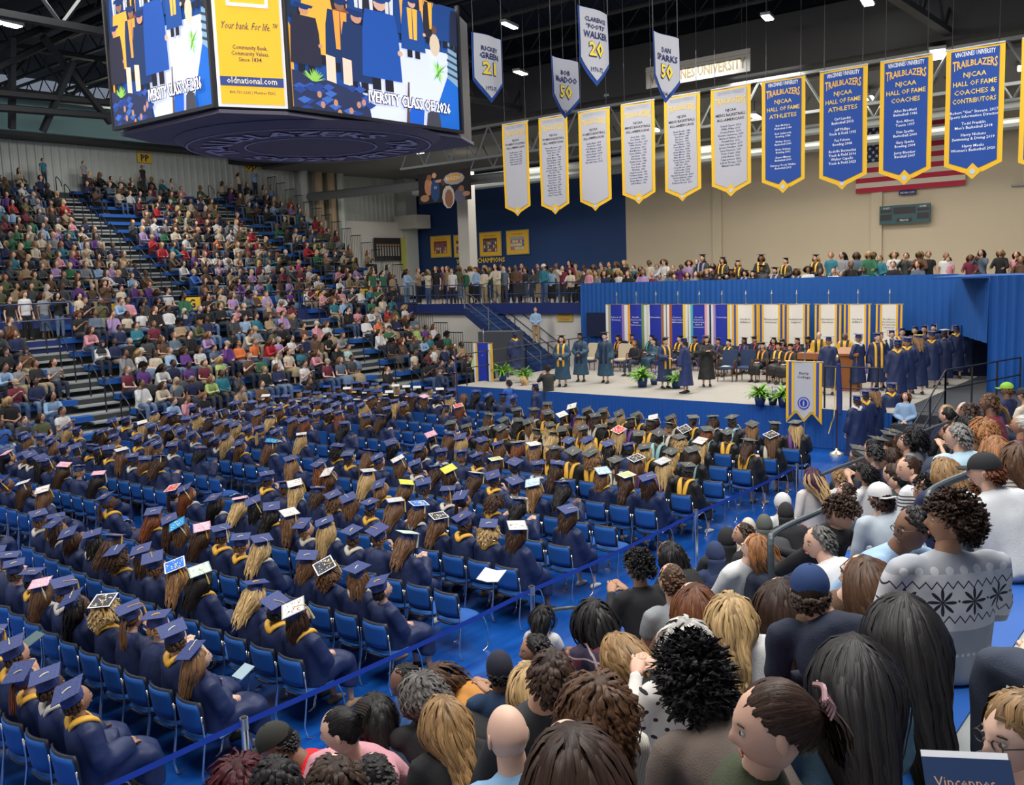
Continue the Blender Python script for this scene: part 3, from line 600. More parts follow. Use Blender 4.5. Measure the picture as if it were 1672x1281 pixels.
BN = [
 (841, 205, 350, 43, 0, ['NJCAA', "WOMEN'S VOLLEYBALL", AA], mk(['Sandra Jones', 'Jamie Gates', 'Tanya Garcia', 'Ashley Long', 'Katie Powell', 'Nancy Bay'], 1994, 2), 'slim white banner of volleyball names, closest to the scoreboard in the row'),
 (903, 197, 347, 47, 0, ['NJCAA', WB, AA], mk(['Nancy Morrison', 'Patricia Dean', 'Shelly Noel', 'Sue Ellis', 'Karen Mason', 'Shauna Nash', 'Kim Wilson', 'Casey Cole', 'Wanda Oakes', 'Jennifer Hodges', 'Tina Hill', 'Mindy Hines', 'Tracy Shaw', 'Tasha Harris', 'Shay Hines', 'Becky Turner', 'Audra May', 'Marsha Frese', 'Quita Ford', 'Shana Troupe'], 1976, 1.6), 'greyish white banner of twenty womens basketball names'),
 (969, 182, 341, 52, 0, ['NJCAA', WB, AA], mk(['Regina Baker', 'Ana Anders', 'Kelly Mazzante', 'Maria Hayes', 'Lynette Rogers', 'Katie Jenkins', 'Amber Jones', 'Meredith Hines'], 2003, 1.4), 'white banner with a short block of eight womens basketball names'),
 (1041, 170, 330, 55, 0, ['NJCAA', MBK, AA], mk(['Noel Gale', 'Ron Skeels', 'Wayne Crocker', 'Willie Humes', 'Jerry Bowe', 'Bob McAdoo', 'Foots Walker', 'Sam Evans', 'Phil Rankin', 'Rickey Green', 'Don Smith', 'Ken Gorin', 'Phil Kelly', 'Virgil Kennedy', 'Terrance Watts', 'Courtney Witte', 'Shawn Marion', 'Jeff Hoffman'], 1966, 1.8), 'white banner of eighteen mens basketball names over the wall corner'),
 (1113, 155, 325, 60, 0, ['NJCAA', MBK, AA], mk(['Bryant Fowler', 'Orson Martin', 'Gary Dean', 'Ben Jones', 'Chip Jones', 'Eric Williams', 'Daniel Brown', 'Chad Yates', 'Shawn Marion', 'Shaka Moore', 'Milan Moore', 'Steven Stearns', 'Keith Vines', 'Bill Penn', 'Corey Brown', 'Carl Landry', 'Rich Parrish', 'Brandon Foxworth', 'Charles Ashford', 'Carlos Davis', 'Robinson Brooks'], 1985, 1.3), 'cool white banner of twenty-one mens basketball names'),
 (1193, 140, 317, 66, 0, ['NJCAA', MBK, AA], mk(['Daniel Carver', 'Willie Wiley', 'Denzel Parker', 'Everett Clemmons', 'Rasheed Shelton', 'Kendall Paul', 'Chris Harrington', 'Jerome Davidson', 'Larry Francis Jr', 'Kevin Osawe', 'Justin Archer', 'Caleb Johnson', 'LaKota Thomas', 'Mikhail Yesil'], 2012, .9), 'white banner of mens basketball names next to the first blue banner'),
 (1279, 126, 311, 71, 1, ['NJCAA', 'HALL OF FAME', 'ATHLETES'], ['Bob McAdoo', 'Basketball 1984', '', 'Rick Stallworth', 'Bowling 1998', '', 'Rickey Green', 'Basketball 2000', '', 'Brian Graham', 'Bowling 2002', '', 'Shawn Marion', 'Basketball 2006', '', "Clarence 'Foots' Walker", 'Basketball 2012'], 'blue hall of fame athletes banner beside the white banners'),
 (1377, 114, 305, 79, 1, ['NJCAA', 'HALL OF FAME', 'ATHLETES'], ['Carl Landry', 'Basketball 2013', '', 'Jeff Phillips', 'Track & Field 1995', '', 'Pat Pelosie', 'Bowling 2008', '', 'Rodolfo Bermudez', 'Track & Field 2016', 'Walter Capello', 'Track & Field 2023'], 'blue hall of fame athletes banner in front of the flag stars'),
 (1480, 98, 297, 86, 1, ['NJCAA', 'HALL OF FAME', 'COACHES'], ['Allen Bradfield', 'Basketball 1986', '', 'Ron Albers', 'Tennis 1997', '', 'Dan Sparks', 'Basketball 2000', '', 'Gary Sparks', 'Bowling 2004', '', 'Jerry Blemker', 'Baseball 2007'], 'blue hall of fame coaches banner hanging in front of the flag'),
 (1593, 78, 287, 96, 1, ['NJCAA', 'HALL OF FAME', 'COACHES &', 'CONTRIBUTORS'], ['Robert "Gus" Stevens, 2017', 'Sports Information Director', '', 'Todd Franklin', "Men's Basketball 2018", '', 'Harry Nickens', 'Swimming & Diving 2019', '', 'Harry Meeks', "Women's Basketball 2020"], 'widest blue banner, coaches and contributors, beyond the flag'),
 (1718, 60, 280, 100, 1, ['NJCAA', 'HALL OF FAME'], [], 'blue banner cut off so only its yellow border shows')]
for r_ in BN: roll_banner(*r_)
# -------- four retired-number pennants
def number_pennant(p, q, tip, Y, nm, num, yr, lab):
    a = at_y(*p, Y); c = at_y(*q, Y); e = at_y(*tip, Y); W = c[0]-a[0]; zt = (a[2]+c[2])/2; pt = W*.42; Hh = zt-e[2]-pt; g = wavy(.03, 6/W, num)
    t = empty('number_pennant', label=lab, cat='pennant', group='four retired number pennants', mw=facingY(((a[0]+c[0])/2, Y, zt)))
    b = MB(); outline_sheet(b, W, Hh, pt, 0, 0, 0, g); b.build('border', BANB, t)
    b = MB(); us = np.linspace(-W/2+W*.04, W/2-W*.04, 13)
    sheet(b, us, lambda u: -.01, lambda u: -(Hh-W*.10)-pt*(1-abs(2*u/W)), 8, .012, .006, 0, g); b.build('field', WHITE, t)
    three = len(nm) == 3; ys = (-.24, -.37, -.54) if three else (-.34, -.50); sz_ = (.11, .11, .17) if three else (.13, .17); b = MB()
    for i, q_ in enumerate(nm): add_text(b, q_, 0, ys[i]*W, sz_[i]*W, z=.03, wid=min(W*.72, len(q_)*sz_[i]*W*.72), bold=.02, warp=g)
    ny = -.86*W if three else -.82*W
    add_text(b, yr, 0, -1.16*W, W*.12, z=.03, wid=W*.34, warp=g, bold=.01); b.build('lettering', TXB, t)
    b = MB(); add_text(b, str(num), 0, ny-.006*W, W*.36, z=.028, wid=W*.42, warp=g, bold=.06); b.build('number_shadow', TXB, t)
    b = MB(); add_text(b, str(num), 0, ny, W*.355, z=.034, wid=W*.40, warp=g, bold=.03); b.build('number', mat('yellow_print', (.9, .68, .05), .7), t)
    for s in (-1, 1): MB().bar((s*W*.48, 0, 0), (s*W*.48, 12.9-zt, 0), .008, 4).build('wire', BLACK, t)
number_pennant((771, 50), (820, 66), (797, 168), 11, ('RICKEY', 'GREEN'), 21, '1973-75', 'white pennant with gold number 21 beside the scoreboard')
number_pennant((899, 88), (943, 104), (921, 193), 11, ('BOB', 'McADOO'), 50, '1969-71', 'lower white pennant with gold number 50, years ending 71')
number_pennant((945, 3), (993, 28), (968, 140), 9.5, ('CLARENCE', '"FOOTS"', 'WALKER'), 20, '1970-72', 'white pennant with gold number 20 reaching the top edge')
number_pennant((1065, 50), (1107, 63), (1091, 169), 9, ('DAN', 'SPARKS'), 50, '1964-66', 'white pennant with gold number 50 before the university sign')
# white university sign behind the pennants
X = 27; p = at_x(1056, 126, X); q = at_x(1226, 100, X); Wd = abs(p[1]-q[1]); t = empty('university_sign', label='long white hanging sign reading the university name in gold letters', cat='sign', mw=facingX((X, (p[1]+q[1])/2, (p[2]+q[2])/2)))
MB().box((-Wd/2, -.33, 0), (Wd/2, .33, .05)).build('board', mat('sign_white', (.14, .14, .135), .6), t); MB().box((-Wd/2, .18, .05), (Wd/2, .24, .07)).build('ledge', mat('sign_white', (0, 0, 0)), t)
b = MB(); add_text(b, 'VINCENNES UNIVERSITY', 0, -.2, .42, z=.06, wid=Wd*.92, bold=.02); b.build('lettering', mat('olive_print', (.06, .045, .01), .7), t)
for s_ in (-1, 1): MB().bar((s_*Wd*.42, .3, .02), (s_*Wd*.42, 13-(p[2]+q[2])/2, .02), .012, 4).build('wire', BLACK, t)
# -------- flag and scoreboard on the beige wall
Y0 = at_x(1576, 303, 44.9)[1]; Y1 = at_x(1397, 316, 44.9)[1]; Wf = Y1-Y0; Hf = Wf*.62; zb = at_x(1486, 309, 44.9)[2]
t = empty('wall_flag', label='large striped national flag hanging on the beige wall behind the banners', cat='flag', mw=facingX((44.93, (Y0+Y1)/2, zb)))
RED = mat('flag_red', (.42, .02, .05), .8); FW = mat('flag_white', (.62, .58, .5), .8); FB = mat('flag_blue', (.015, .03, .12), .8)
for i in range(13): MB().box((-Wf/2, Hf*i/13, 0), (Wf/2, Hf*(i+1)/13, .02)).build('stripe', RED if i % 2 == 0 else FW, t)
MB().box((-Wf/2, Hf*6/13, .02), (-Wf/2+Wf*.40, Hf, .03)).build('canton', FB, t)
star = [(math.cos(PI/2+i*PI/5)*(.1 if i % 2 == 0 else .04), math.sin(PI/2+i*PI/5)*(.1 if i % 2 == 0 else .04)) for i in range(10)]; b = MB()
for r_ in range(9):
    for c_ in range(6-(r_ % 2)): cx_ = -Wf/2+Wf*.40*(c_+.5+(r_ % 2)*.5)/6; cy_ = Hf*6/13+Hf*7/13*(r_+.6)/9.2; b.poly([(x+cx_, y+cy_) for x, y in star], .035)
b.build('stars', FW, t)
p = at_x(1437, 337, 44.8); q = at_x(1519, 362, 44.8); Wd, Hd = p[1]-q[1], p[2]-q[2]
t = empty('wall_scoreboard', label='small dark scoreboard on the beige wall under the flag', cat='scoreboard', mw=facingX((44.85, (p[1]+q[1])/2, q[2])))
MB().box((-Wd/2, 0, 0), (Wd/2, Hd, .12)).build('case', mat('board_teal', (.02, .07, .09), .5), t)
for (x0, y0, x1, y1) in ((-.48, .62, -.25, .78), (-.48, .2, -.25, .52), (-.22, .52, .22, .88), (.25, .62, .48, .78), (.25, .2, .48, .52), (-.15, .08, .15, .28)): MB().box((x0*Wd, y0*Hd, .12), (x1*Wd, y1*Hd, .13)).build('display', BLACK, t)
b = MB(); add_text(b, 'PERIOD', 0, Hd*.13, Hd*.14, z=.135); add_text(b, 'GUEST', -Wd*.36, Hd*.82, Hd*.12, z=.125); add_text(b, 'HOME', Wd*.36, Hd*.82, Hd*.12, z=.125); b.build('lettering', TXW, t)
t = empty('wall_plaque', label='small blue plaque on the beige wall between flag and scoreboard', cat='plaque', mw=facingX((44.9, at_x(1482, 314, 44.9)[1], at_x(1482, 314, 44.9)[2])))
MB().box((-.38, -.1, 0), (.38, .1, .03)).build('plate', TXB, t); b = MB(); add_text(b, 'BRYAN GYM', 0, -.05, .13, z=.032, wid=.6); b.build('lettering', TXW, t)
# -------- gold team photographs on the blue wall
def team_photo(x0, x1, y0, y1, lab, tone):
    a = at_x(x0, y0, 45.0); c = at_x(x1, y1, 45.0); W = abs(a[1]-c[1]); Hh = a[2]-c[2]
    t = empty('team_photograph', label=lab, cat='picture', group='gold framed team photographs on the blue wall', mw=facingX((45.05, (a[1]+c[1])/2, (a[2]+c[2])/2)))
    MB().box((-W/2-.06, -Hh/2-.06, 0), (W/2+.06, Hh/2+.06, .04)).build('frame', mat('frame_grey', (.3, .3, .22), .5), t); MB().box((-W/2, -Hh/2, .04), (W/2, Hh/2, .06)).build('mount', mat('gold_mount', (.80, .46, .03), .6), t)
    b = MB(); b.box((-W*.33, -Hh*.34, .06), (W*.33, Hh*.26, .07), 0, tone); r = random.Random(int(x0))
    for row in range(3):
        for k in range(7): x = -W*.27+W*.09*k; y = -Hh*.25+Hh*.15*row; b.box((x-.05, y-.09, .07), (x+.05, y+.06, .075), 0, r.choice([(.7, .65, .6), (.05, .08, .3), (.5, .1, .08), (.75, .6, .15)])); b.poly([(x+.04*math.cos(i), y+.1+.045*math.sin(i)) for i in range(6)], .078, 0, (.35, .2, .13))
    b.build('photograph', VC, t, col=True); b = MB(); add_text(b, 'NATIONAL CHAMPIONS', 0, Hh*.33, Hh*.1, z=.065, wid=W*.55); b.build('lettering', mat('red_print', (.5, .1, .03), .7), t)
team_photo(703, 736, 387, 418, 'gold framed team photo beside the corner of the blue wall', (.2, .05, .04))
team_photo(741, 764, 385, 418, 'gold framed team photo half hidden by the pale column', (.12, .06, .05))
team_photo(783, 818, 381, 416, 'gold framed team photo just past the pale column', (.1, .05, .06))
team_photo(827, 863, 378, 413, 'gold framed team photo with pale lower half, last of the four', (.35, .35, .38))
p = at_x(783, 425, 45.0); b = MB(); q = at_x(743, 425, 45.0); s_ = at_x(822, 425, 45.0); add_text(b, 'WALL OF CHAMPIONS', 0, -.15, .42, z=.02, wid=abs(q[1]-s_[1]), bold=.02)
b.build('wall_lettering', mat('gold_letters', (.85, .55, .05), .6), label='gold letters reading wall of champions on the blue wall', cat='sign', mw=facingX((45.08, p[1], p[2])))
# hanging action poster in front of the column
a = at_x(683, 285, 35); c = at_x(770, 325, 35); W = abs(a[1]-c[1]); Hh = a[2]-c[2]
t = empty('hanging_poster', label='hanging basketball action poster above the gold team photographs', cat='poster', mw=facingX((35, (a[1]+c[1])/2, c[2])))
b = MB(); b.box((-W/2, 0, 0), (W/2, Hh, .03), 0, (.02, .015, .02)); z = [.031]
def pe(x, y, rx, ry, c, n=10): z[0] += .001; b.add([(x*W+rx*W*math.cos(2*PI*i/n), y*Hh+ry*Hh*math.sin(2*PI*i/n), z[0]) for i in range(n)], [tuple(range(n))], 0, c)
for e in ((-.3, .55, .08, .3, (.55, .25, .13)), (-.28, .85, .05, .1, (.3, .12, .06)), (-.2, .62, .1, .07, (.6, .3, .18)), (-.17, .4, .09, .38, (.02, .07, .2)), (-.18, .9, .045, .09, (.6, .35, .22)), (-.08, .7, .09, .05, (.6, .3, .2)), (-.38, .18, .09, .12, (.45, .25, .12)), (.0, .65, .06, .12, (.08, .05, .04)), (.08, .15, .12, .38, (.6, .55, .5)), (.09, .1, .08, .3, (.3, .13, .07)), (.3, .15, .11, .25, (.12, .12, .18)), (.33, .38, .05, .1, (.35, .15, .09)), (.42, .2, .07, .08, (.5, .25, .15)), (.2, .72, .2, .2, (.35, .38, .45)), (.2, .74, .17, .14, (.7, .35, .05))): pe(*e)
b.build('picture', VC, t, col=True); b = MB(); add_text(b, 'BLAZERS', .2*W, .68*Hh, .16*Hh, z=.06, wid=.3*W); add_text(b, '10', -.16*W, .45*Hh, .14*Hh, z=.06); b.build('lettering', TXW, t)
for s in (-1, 1): MB().bar((s*W*.45, Hh, 0), (s*W*.45, 11.05-c[2], 0), .01, 4).build('wire', BLACK, t)
# dark team poster beyond the upper stand
a = at_y(610, 388, 44.4); c = at_y(655, 425, 44.4)
t = empty('team_poster', label='dark team line-up poster at the end of the upper stand', cat='poster', mw=facingY(((a[0]+c[0])/2, 44.4, c[2])))
W, Hh = c[0]-a[0], a[2]-c[2]; b = MB(); b.box((-W/2, 0, 0), (W/2, Hh, .04), 0, (.02, .02, .02)); b.box((W/2, -.6, 0), (W/2+1.2, Hh, .04), 0, (.5, .5, .12))
for k in range(9): b.box((-W*.42+W*.1*k, Hh*.2, .04), (-W*.37+W*.1*k, Hh*.6, .05), 0, (.35, .35, .3)); b.poly([(-W*.395+W*.1*k+.1*math.cos(i), Hh*.68+.1*math.sin(i)) for i in range(6)], .052, 0, (.3, .18, .12))
b.build('picture', VC, t, col=True)
# -------- college banners on poles behind the stage
def seal(b_, x, y, r, z=.02): pass
def college_banner(px, ytop, wpx, hpx, X, field, sides, txt, tc, lab, group='row of college banners on poles behind the stage', Zf=SZ, pole=True, tail=None):
    c = at_x(px, ytop, X); l = at_x(px-wpx/2, ytop, X); W = abs(l[1]-c[1])*2; e = at_x(px, ytop+hpx, X); Hh = c[2]-e[2]; g = wavy(.015, 7/W, px)
    t = empty('college_banner', label=lab, cat='banner', group=group, mw=facingX((X, c[1], c[2])))
    tl = .16*Hh
    def bot(u):
        q = abs(2*u/W); return -(Hh-tl)-(tl*(1-q/.45) if q < .45 else tl*1.15*(q-.45)/.55) if q > -1 else 0
    b = MB(); sheet(b, np.linspace(-W/2, W/2, 21), lambda u: 0, bot, 8, 0, .006, 0, g); b.build('border', YEL, t)
    def strip(u0, u1, m_, nm, z): q = MB(); sheet(q, np.linspace(u0, u1, 7), lambda u: 0, lambda u: bot(u)+.07*W*1.2, 8, z, .005, 0, g); q.build(nm, m_, t)
    strip(-W*.27, W*.27, field, 'field', .010)
    n = len(sides[0]); w1 = (.5-.27)*W/n
    for s, cs in ((-1, sides[0]), (1, sides[1])):
        for i, cc in enumerate(cs):
            a0 = s*(.27*W+w1*i); a1 = s*(.27*W+w1*(i+1)); strip(min(a0, a1)+.004, max(a0, a1)-.004, mat('stripe_%02d%02d%02d' % tuple(int(q*99) for q in cc), cc, .8), 'stripe', .012)
    r = W*.17; yc = -Hh*.68; b = MB(); b.poly([(r*math.cos(i*PI/12), yc+r*math.sin(i*PI/12)) for i in range(24)], .02); b.build('seal_ring', ROYAL if tc is not TXW else mat('seal_pale', (.55, .58, .7), .7), t)
    b = MB(); b.poly([(r*.84*math.cos(i*PI/12), yc+r*.84*math.sin(i*PI/12)) for i in range(24)], .023); b.build('seal_band', WHITE if tc is not TXW else ROYAL, t)
    b = MB(); b.poly([(r*.62*math.cos(i*PI/12), yc+r*.62*math.sin(i*PI/12)) for i in range(24)], .026); b.build('seal_disc', ROYAL, t)
    b = MB(); b.poly([(-r*.09, yc-r*.45), (r*.09, yc-r*.45), (r*.13, yc+r*.1), (r*.02, yc+r*.5), (-r*.13, yc+r*.1)], .03)
    b.build('seal_torch', mat('torch_gold', (.8, .6, .2), .6) if pole is not True else WHITE, t)
    b = MB()
    for k in range(16):
        a = k*PI/8; b.poly([(r*.73*math.cos(a)+.05*r*math.cos(j*PI/2), yc+r*.73*math.sin(a)+.05*r*math.sin(j*PI/2)) for j in range(4)], .027)
    b.build('seal_lettering', ROYAL if tc is not TXW else WHITE, t)
    b = MB(); s_ = W*.088; y = -Hh*.20; txt = txt or [" . "]
    for s in txt: add_text(b, s, 0, y, s_, z=.022, wid=min(W*.5, len(s)*s_*.62), bold=.006, warp=g); y -= s_*1.2
    b.build('lettering', tc, t)
    MB().bar((-W/2-.03, .01, 0), (W/2+.03, .01, 0), .016, 6).build('crossbar', mat('brass', (.6, .45, .2), .3, .8), t)
    if pole: MB().bar((0, .32, -.05), (0, -(c[2]-Zf), -.05), .02, 6).build('pole', STEEL, t); v, f = tube([(0, .3, -.05), (0, .36, -.05), (0, .5, -.05)], [.02, .035, .004], 6, sub=1); MB().add(v, f).build('finial', STEEL, t)
    return t
Bl, Ye, Wh = (.02, .05, .40), (.85, .5, .03), (.75, .75, .75)
GOLDS = ([(.85, .5, .03), (.03, .07, .42), (.85, .5, .03)], [(.85, .5, .03), (.03, .07, .42), (.85, .5, .03)])
CB = [(1006, 0, [(.35, .36, .25), Wh], [(.3, .2, .5), Wh], ['School of', 'Business'], 'first blue college banner, olive and purple edged, beside the drape recess'),
 (1038, 0, [(.9, .35, .02), Wh], [(.15, .3, .12), Wh], ['Health', 'Sciences &', 'Human', 'Performance'], 'blue college banner edged in orange and green'),
 (1070, 0, [Wh, (.6, .65, .62)], [(.3, .14, .06), Wh], ['Humanities'], 'blue college banner edged in white and brown'),
 (1106, 0, [(.4, .1, .03), Wh], [(.85, .6, .03), Wh], ['Science,', 'Engineering &', 'Mathematics'], 'blue college banner edged in rust and gold'),
 (1141, 0, [(.05, .5, .6), Wh], [(.8, .4, .5), Wh], ['Social', 'Science,', 'Performing', 'Arts &', 'Communication'], 'blue college banner edged in turquoise and pink'),
 (1178, 0, [(.4, .25, .6), Wh], [(.85, .6, .03), Wh], ['Technology'], 'blue college banner edged in lilac and gold'),
 (1217, 1, *GOLDS, ['Student', 'Affairs'], 'first white college banner beside the last blue one'), (1259, 1, *GOLDS, ['Financial', 'Services'], 'second white college banner from the blue ones'),
 (1300, 1, *GOLDS, ['Institutional', 'Support'], 'third white college banner, above the seated women'), (1352, 1, *GOLDS, ['Information', 'Services'], 'fourth white college banner, behind the podium'),
 (1400, 1, *GOLDS, ['Student', 'Affairs'], 'fifth white college banner, behind the waiting graduates'), (1452, 1, *GOLDS, ['Workforce', 'Development', '& Community', 'Services'], 'last white college banner, beside the dark doorway')]
for px, wh, s1, s2, txt, lab in CB:
    college_banner(px, 497, 34 if not wh else 43, 108 if not wh else 125, 30.6, mat('banner_cream', (.80, .78, .74), .8) if wh else ROYAL, (s1, s2), txt, TXK if wh else TXW, lab)
college_banner(788 if 0 else 788, 560, 31, 98, 24.2, ROYAL, ([Ye, Wh], [Wh, Ye]), [], TXW, 'tall blue and gold banner on a pole beside the flag at the far stage end', 'front stage banners', 0)
college_banner(1313, 591, 58, 98, 22.3, WHITE, GOLDS, ['Early', 'College'], TXK, 'large white and gold banner reading Early College before the stage', 'front stage banners', 0)
# flags on stands
def flagpole(px, py, X, hz, lab, kind):
    p = at_z(px, py, 0); t = empty('standing_flag', (p[0], p[1], 0), label=lab, cat='flag')
    v, f = tube([(0, 0, 0), (0, 0, .04), (0, 0, .1), (0, 0, .16)], [.17, .16, .05, .02], 12, sub=1); MB().add(v, f).build('base', mat('pale_brass', (.75, .65, .45), .3, .6), t)
    MB().bar((0, 0, .1), (0, 0, hz), .018, 6).build('pole', mat('dark_wood', (.06, .02, .015), .4), t); v, f = ell((0, 0, hz+.05), (.04, .04, .08)); MB().add(v, f).build('finial', mat('brass', (.6, .45, .2), .3, .8), t)
    if kind == 'us':
        for i in range(9):
            a = -.16+.045*i; v, f = tube([(a*.2, a*.25, hz-.1), (a*.7, a*.7, hz-.7), (a, a, hz-1.35), (a*1.1, a, hz-1.75)], [(.03, .02)]*4, 6); MB().add(v, f).build('fold', RED if i % 2 else FW if i > 3 else FB, t)
    else:
        v, f = tube([(0, -.03, hz-.1), (.02, -.05, hz-.9), (-.02, -.08, hz-1.3)], [(.05, .05), (.07, .05), (.05, .04)], 8); MB().add(v, f).build('cloth', mat('flag_navy', (.01, .03, .16), .8), t)
        v, f = tube([(.03, .05, hz-.2), (.06, .08, hz-.9), (-.05, .05, hz-1.35), (.06, .15, hz-1.55), (.0, .2, hz-1.8)], [.012]*5, 5); MB().add(v, f).build('gold_fringe', mat('fringe_gold', (.8, .55, .05), .6), t)
flagpole(748, 688, 0, 2.35, 'folded national flag on a pole beside the blue and gold banner', 'us')
flagpole(1366, 742, 0, 2.3, 'dark flag with gold fringe on a brass stand before the stage', 'n')
# ================================================ PEOPLE
HR = np.array([.097, .077, .116])
def head_vf(nu=30, nv=24):
    V = []; F = []
    lon = np.array([-PI+2*PI*i/nu for i in range(nu)]); lon = lon-.35*np.sin(lon)
    for j in range(nv+1):
        la = -PI/2+PI*j/nv
        for a in lon: V.append((math.cos(la)*math.cos(a), math.cos(la)*math.sin(a), math.sin(la)))
    d = np.array(V); x, y, z = (d*HR).T.copy(); zn = d[:, 2]; t = np.clip(-zn, 0, 1)
    y = y*(1-.32*t**1.3); fr = x > 0
    x = np.where(fr, x*(1-.06*t), x*(1-.5*t)); ft = np.where(fr, 1., 0.)*np.clip(d[:, 0]*2, 0, 1)
    G = lambda q, s: np.exp(-(q/s)**2)
    x += ft*(.024*G(y, .011)*np.where(z > -.022, G(z+.022, .030), G(z+.022, .010))+.005*G(z-.036, .012)*G(y, .05)-.009*G(abs(y)-.031, .015)*G(z-.010, .012)
         + .007*G(y, .022)*G(z+.052, .007)+.006*G(y, .018)*G(z+.066, .007)+.009*G(y, .022)*G(z+.098, .014)-.004*G(y, .02)*G(z+.080, .007)+.003*G(abs(y)-.042, .016)*G(z+.02, .018))
    for j in range(nv):
        for i in range(nu): F.append((j*nu+i, j*nu+(i+1) % nu, (j+1)*nu+(i+1) % nu, (j+1)*nu+i))
    return np.c_[x, y, z], F
HV, HF = head_vf(); HVl, HFl = head_vf(18, 14)
def add_head(b, M, lo=False):
    V, F = (HVl, HFl) if lo else (HV, HF); b.add(xf(V, M), F, 0)
    for s in (-1, 1):
        v, f = ell((-.004, s*.077, -.008), (.017, .008, .031), 8, 6, np.array(Matrix.Rotation(-.25*s, 3, 'Z'))); b.add(xf(v, M), f, 0)
        v, f = ell((.0795, s*.031, .010), (.010, .0135, .0085), 8, 6); b.add(xf(v, M), f, 1)
        v, f = ell((.0862, s*.031, .010), (.0046, .0072, .0072), 6, 4); b.add(xf(v, M), f, 2)
        v, f = tube([(.088, s*.017, .030), (.088, s*.032, .035), (.078, s*.046, .030)], [.003, .0035, .002], 5, sub=1); b.add(xf(v, M), f, 2)
    v, f = ell((.0905, 0, -.059), (.006, .023, .0075), 8, 6); b.add(xf(v, M), f, 3)
def hand_vf(w, el, curl=.5, s=1.0, side=1):
    """hand at the end of the forearm el->w"""
    d = np.array(w)-np.array(el); d = d/np.linalg.norm(d); up = np.array([0, 0, 1.]); q = np.cross(up, d); q = q/(np.linalg.norm(q)+1e-6); n = np.cross(d, q)
    M = np.array([d, q, n]).T; out = []; w = np.array(w)
    P = lambda x, y, z: w+M @ (np.array([x, y, z])*s)
    out.append(tube([P(-.02, 0, 0), P(.03, 0, 0), P(.085, 0, -.004)], [(.026*s, .017*s), (.040*s, .016*s), (.036*s, .012*s)], 8, side=q, sub=2))
    for i, (yy, L) in enumerate(((-.030, .062), (-.011, .074), (.010, .070), (.029, .054))):
        c = curl; out.append(tube([P(.078, yy, -.002), P(.078+L*.5*math.cos(c*.5), yy*1.08, -L*.5*math.sin(c*.5)), P(.078+L*(.5*math.cos(c*.5)+.45*math.cos(c*1.6)), yy*1.1, -L*(.5*math.sin(c*.5)+.45*math.sin(c*1.6)))], [.0095*s, .0085*s, .006*s], 6, sub=2))
    t = -side; out.append(tube([P(.015, t*.028, -.005), P(.045, t*.055, -.014), P(.072, t*.060, -.024)], [.013*s, .010*s, .007*s], 6, sub=2))
    return out
BM = [SKIN, EYEW, DARK, LIP]
